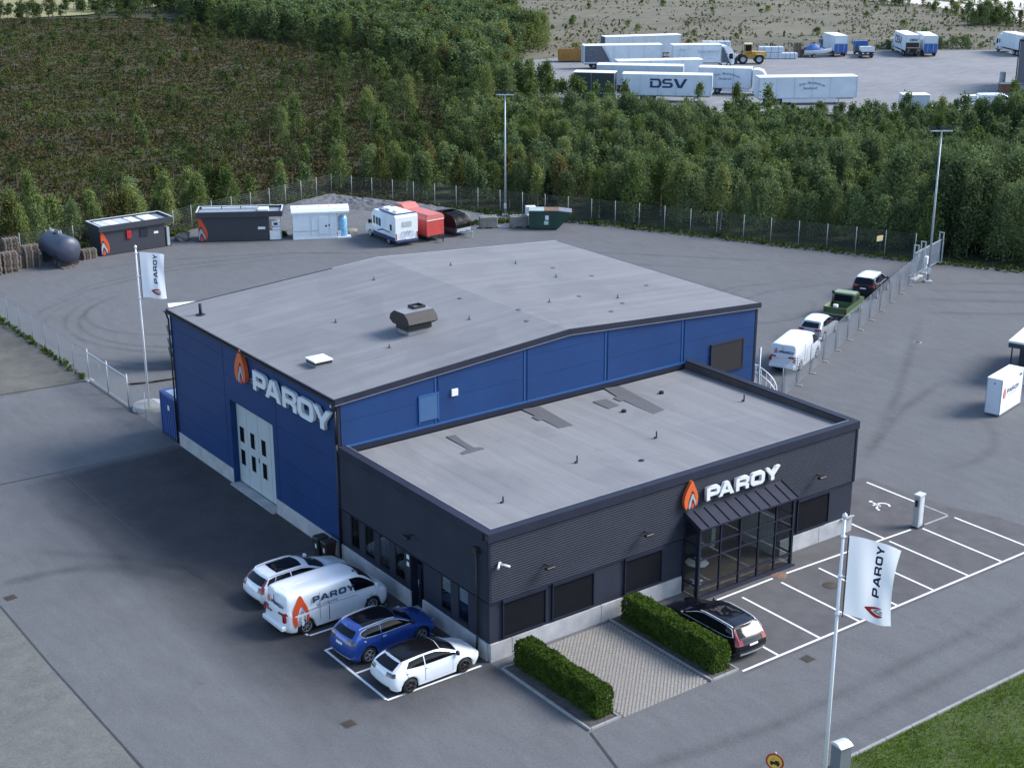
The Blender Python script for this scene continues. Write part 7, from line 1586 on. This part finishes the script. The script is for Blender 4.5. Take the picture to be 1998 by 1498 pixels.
PLACE = {'wood':'in the woodland between the yard fence and the lorry park','upper':'in the dense wood beside the bog','fringe':'behind the fence of the pallet and station corner','bog':'standing on the brown heather bog','field':'on the dry field behind the lorry park','road':'along the near edge of the pale sand road','road2':'along the far edge of the pale sand road','low':'low on the bog','parkfence':'by the dark lorry park fence'}
arr = np.array([(a[0], a[1]) for a in TR]); f_, s_a = view_of(arr[:, 0], arr[:, 1]); size = np.array([a[2] for a in TR])/f_; size[s_a > .42] *= .05
cnt = {}; rest = []
for i in np.argsort(-size):
    x, y, h, kind, zone = TR[i]; nm = {'autumn_tree':'birch_tree','tall_tree':'sallow_tree'}.get(kind, kind); cnt[nm] = cnt.get(nm, 0)
    if zone != 'low' and size[i] > .0035 and cnt[nm] < 290:
        cnt[nm] += 1; a, c = NAMES[kind]; big_ = 'tall ' if h > 4.6 else ''
        plant(kind, x, y, h, f'{big_}{a} {PLACE[zone]}', c+' tree' if c != 'bush' else 'bush', f'{a} trees {PLACE[zone]}' if c != 'bush' else f'bushes {PLACE[zone]}', rng.uniform(.9,1.2))
    else: rest.append(TR[i])
# the remaining trees read as one mass
LOW = {}
for kind, (H, R, kd, mm) in {'birch_tree':(5,1.5,'broad',0),'sallow_tree':(5,1.75,'broad',1),'autumn_tree':(4.5,1.3,'broad',2),'pine_tree':(5,1.35,'pine',3),'spruce_tree':(5.5,1.2,'spike',3),'shrub':(1.6,1.,'broad',0),'tall_tree':(8,2.1,'broad',1)}.items():
    LOW[kind] = [(crown(70+k, H, R*.9, kd, 30, 19, .24 if H > 2 else .17), H, mm) for k in range(4)]
VV = []; FF_ = []; MI = []; base = 0
for x, y, h, kind, zone in rest:
    (V, F), H, mm = rng.choice(LOW[kind]); s = h/H; a = rng.uniform(0, 6.28); c, sn = math.cos(a), math.sin(a); w_ = s*rng.uniform(.95,1.25)
    P = np.stack([(V[:,0]*c-V[:,1]*sn)*w_+x, (V[:,0]*sn+V[:,1]*c)*w_+y, V[:,2]*s-.12], 1); VV.append(P); FF_.append(F+base); base += len(V); MI.append(np.full(len(F), mm))
tag(link('woodland_foliage', npmesh('woodland_foliage', np.concatenate(VV), np.concatenate(FF_), [birch_l, sallow_l, autumn_l, pine_l], np.concatenate(MI))), kind='stuff')
mb = MB()
for x, y, h, kind, zone in rest:
    if kind != 'shrub': mb.cyl((x,y,-.2),(x+rng.uniform(-.1,.1),y,h*.85),.06,.02,4,caps=False)
tag(mb.build('woodland_trunks', bark_m, fix=False), kind='stuff')
# heather and dwarf shrubs on the bog, weeds along the fences
heather = leaf_mat('heather', (.064,.056,.025), (.125,.108,.048), None, .35, .15); sedge = leaf_mat('bog_sedge', (.056,.066,.022), (.12,.12,.042), None, .3, .2); weed = leaf_mat('weed_leaf', (.035,.06,.015), (.09,.12,.03), None, .6, .25)
r = np.random.RandomState(23); n = 330000; f = 112+238*r.rand(n)**1.1; s = r.uniform(-.38, .09, n); X = CAMXY[0]+FW_[0]*f+FW_[1]*s*f; Y = CAMXY[1]+FW_[1]*f-FW_[0]*s*f
hh = vnoise(X/1.5, Y/1.5, 3)**2*.9+vnoise(X/1.5*2.3, Y/1.5*2.3, 5)*.35+vnoise(X/9, Y/9, 9)*.5-.35
k = (poly_dist(X, Y, ASPH) > 1.2) & (poly_dist(X, Y, GV) > .5) & (poly_dist(X, Y, FOR) > -3) & (Y < 309) & (vnoise(X/3.1, Y/3.1, 51)+r.rand(n)*.8 > .55)
X = X[k]; Y = Y[k]; hh = hh[k]; n = len(X); Z = -.12+np.maximum(hh*.6, -.06)*np.clip(poly_dist(X, Y, ASPH)/3, 0, 1)+.1*r.rand(n)
C = np.stack([X, Y, Z], 1)+0; V, F = leaves(C, r.normal(0, 1, (n, 3))*np.array([1,1,.45]), r.uniform(.12,.32,n), r, 1.7)
g = vnoise(X/13, Y/13, 61)+.5*vnoise(X/4, Y/4, 62)
tag(link('heather', npmesh('heather', V, F, [heather, sedge], (g > .84).astype(int))), kind='stuff')
pts = []
for path, wd, num in (([(0,79.8),(21.5,80.4),(24,81.4),(33,84.2),(41.7,87.2)], 1.4, 1500), ([(42.2,86.6),(58,57.2),(68.6,34.4),(70.4,31.6),(73.6,25.2),(81,9)], 1.6, 3200), ([(-.35,79),(-.3,45)], .35, 500), ([(43.5,67.5),(46,66.8),(49.5,65.3),(51.5,66.5)], 1.2, 600), ([(20.5,79.2),(23,79.6)], 1.2, 350), ([(28.6,73.6),(29.5,73.2)], .8, 150)):
    for a, b in zip(path, path[1:]):
        L = math.hypot(b[0]-a[0], b[1]-a[1]); m_ = int(num*L/sum(math.hypot(q[0]-p[0], q[1]-p[1]) for p, q in zip(path, path[1:])))
        for _ in range(m_):
            t = r.rand(); o = r.rand()*wd; pts.append((a[0]+(b[0]-a[0])*t-(b[1]-a[1])/L*o*(1 if path[0][0] != 42.2 else -1), a[1]+(b[1]-a[1])*t+(b[0]-a[0])/L*o*(1 if path[0][0] != 42.2 else -1), .03+.3*r.rand()**2))
C = np.array(pts); n = len(C); V, F = leaves(C, r.normal(0, 1, (n, 3)), r.uniform(.1,.28,n), r, 1.8)
tag(link('weeds', npmesh('weeds', V, F, weed)), kind='stuff')
# gravel bank at the yard corner
gb = ground_mat('crushed_stone', [((.08,.08,.085),(.16,.16,.17),.6,None,1), ((.05,.05,.053),(.2,.2,.21),3.5,None,.6)], fine=.4, bump=1., bscale=8)
path = [(31.5,82.6),(36.5,84.6),(41.2,85.6),(42.6,82.5),(44.6,78.6),(47.3,73.6),(49.3,69.6)]
G = []
for i in range(len(path)*10-9):
    q = min(i/10, len(path)-1.001); a = Vector(path[int(q)]); b = Vector(path[int(q)+1]); p = a.lerp(b, q-int(q)); d = (b-a).normalized(); nn = Vector((d.y, -d.x)); row = []
    ht = .6*min(1, i/12, (len(path)*10-10-i)/14)
    for j in range(14):
        v = j/13; o = -.9+v*4.4; zz_ = ht*math.sin(math.pi*min(1, v*1.0)**.8)*(1+.35*(rng.random()-.5))-.02; row.append((p.x+nn.x*o+rng.uniform(-.06,.06), p.y+nn.y*o+rng.uniform(-.06,.06), zz_))
    G.append(row)
mb = MB(); mb.grid(G, sm=False); tag(mb.build('gravel_bank', gb), kind='stuff')
sheet('corner_gravel', [(24.5,80.6),(33,83.6),(41.4,86),(46,77.5),(49.5,69.5),(45,69.5),(40,72),(34.5,73.5),(30,76)], .006, ground_mat('loose_gravel', [((.1,.098,.098),(.15,.148,.148),.5,None,1), ((.07,.07,.07),(.18,.18,.18),3,None,.4)], fine=.35, bump=.6))
# a few boulders by the stations
for (x, y, s, lab) in ((21.3,77.6,.75,'grey boulder between the two charcoal stations'),(34.6,70.6,.6,'pale boulder right of the white tank container'),(35.2,71.2,.45,'small pale boulder behind the motorhome'),(51.9,65.4,.7,'dark boulder behind the skip')):
    mb = MB(); P = []
    for i in range(7):
        ph = math.pi*i/6; P.append([(s*math.sin(ph)*math.cos(2*math.pi*j/9)*(1+.25*rng.uniform(-1,1)), s*.8*math.sin(ph)*math.sin(2*math.pi*j/9)*(1+.25*rng.uniform(-1,1)), .3*s+s*.6*math.cos(ph)) for j in range(9)]); P[-1].append(P[-1][0])
    mb.grid(P, sm=False); tag(mb.build('boulder', dirtyc, loc=(x, y, 0)), lab, 'boulder')

# dry grass tussocks on the field
r = np.random.RandomState(41); n = 22000; X = r.uniform(100, 310, n); Y = r.uniform(115, 330, n); g = vnoise(X/9, Y/14, 81)+.5*vnoise(X/2.6, Y/3.5, 82)
k = (poly_dist(X, Y, FIELDP) < -.5) & (poly_dist(X, Y, PARKP) > .5) & (g+.5*r.rand(n) > 1.05); X = X[k]; Y = Y[k]; g = g[k]; n = len(X)
V, F = leaves(np.stack([X, Y, .02+.12*r.rand(n)], 1), r.normal(0, 1, (n, 3))*np.array([1,1,.4]), r.uniform(.2,.55,n), r, 1.8)
tag(link('dry_grass', npmesh('dry_grass', V, F, [leaf_mat('dry_grass_leaf', (.1,.085,.045), (.2,.185,.1), None, .3, .2), sedge], (r.rand(n) > .55).astype(int))), kind='stuff')
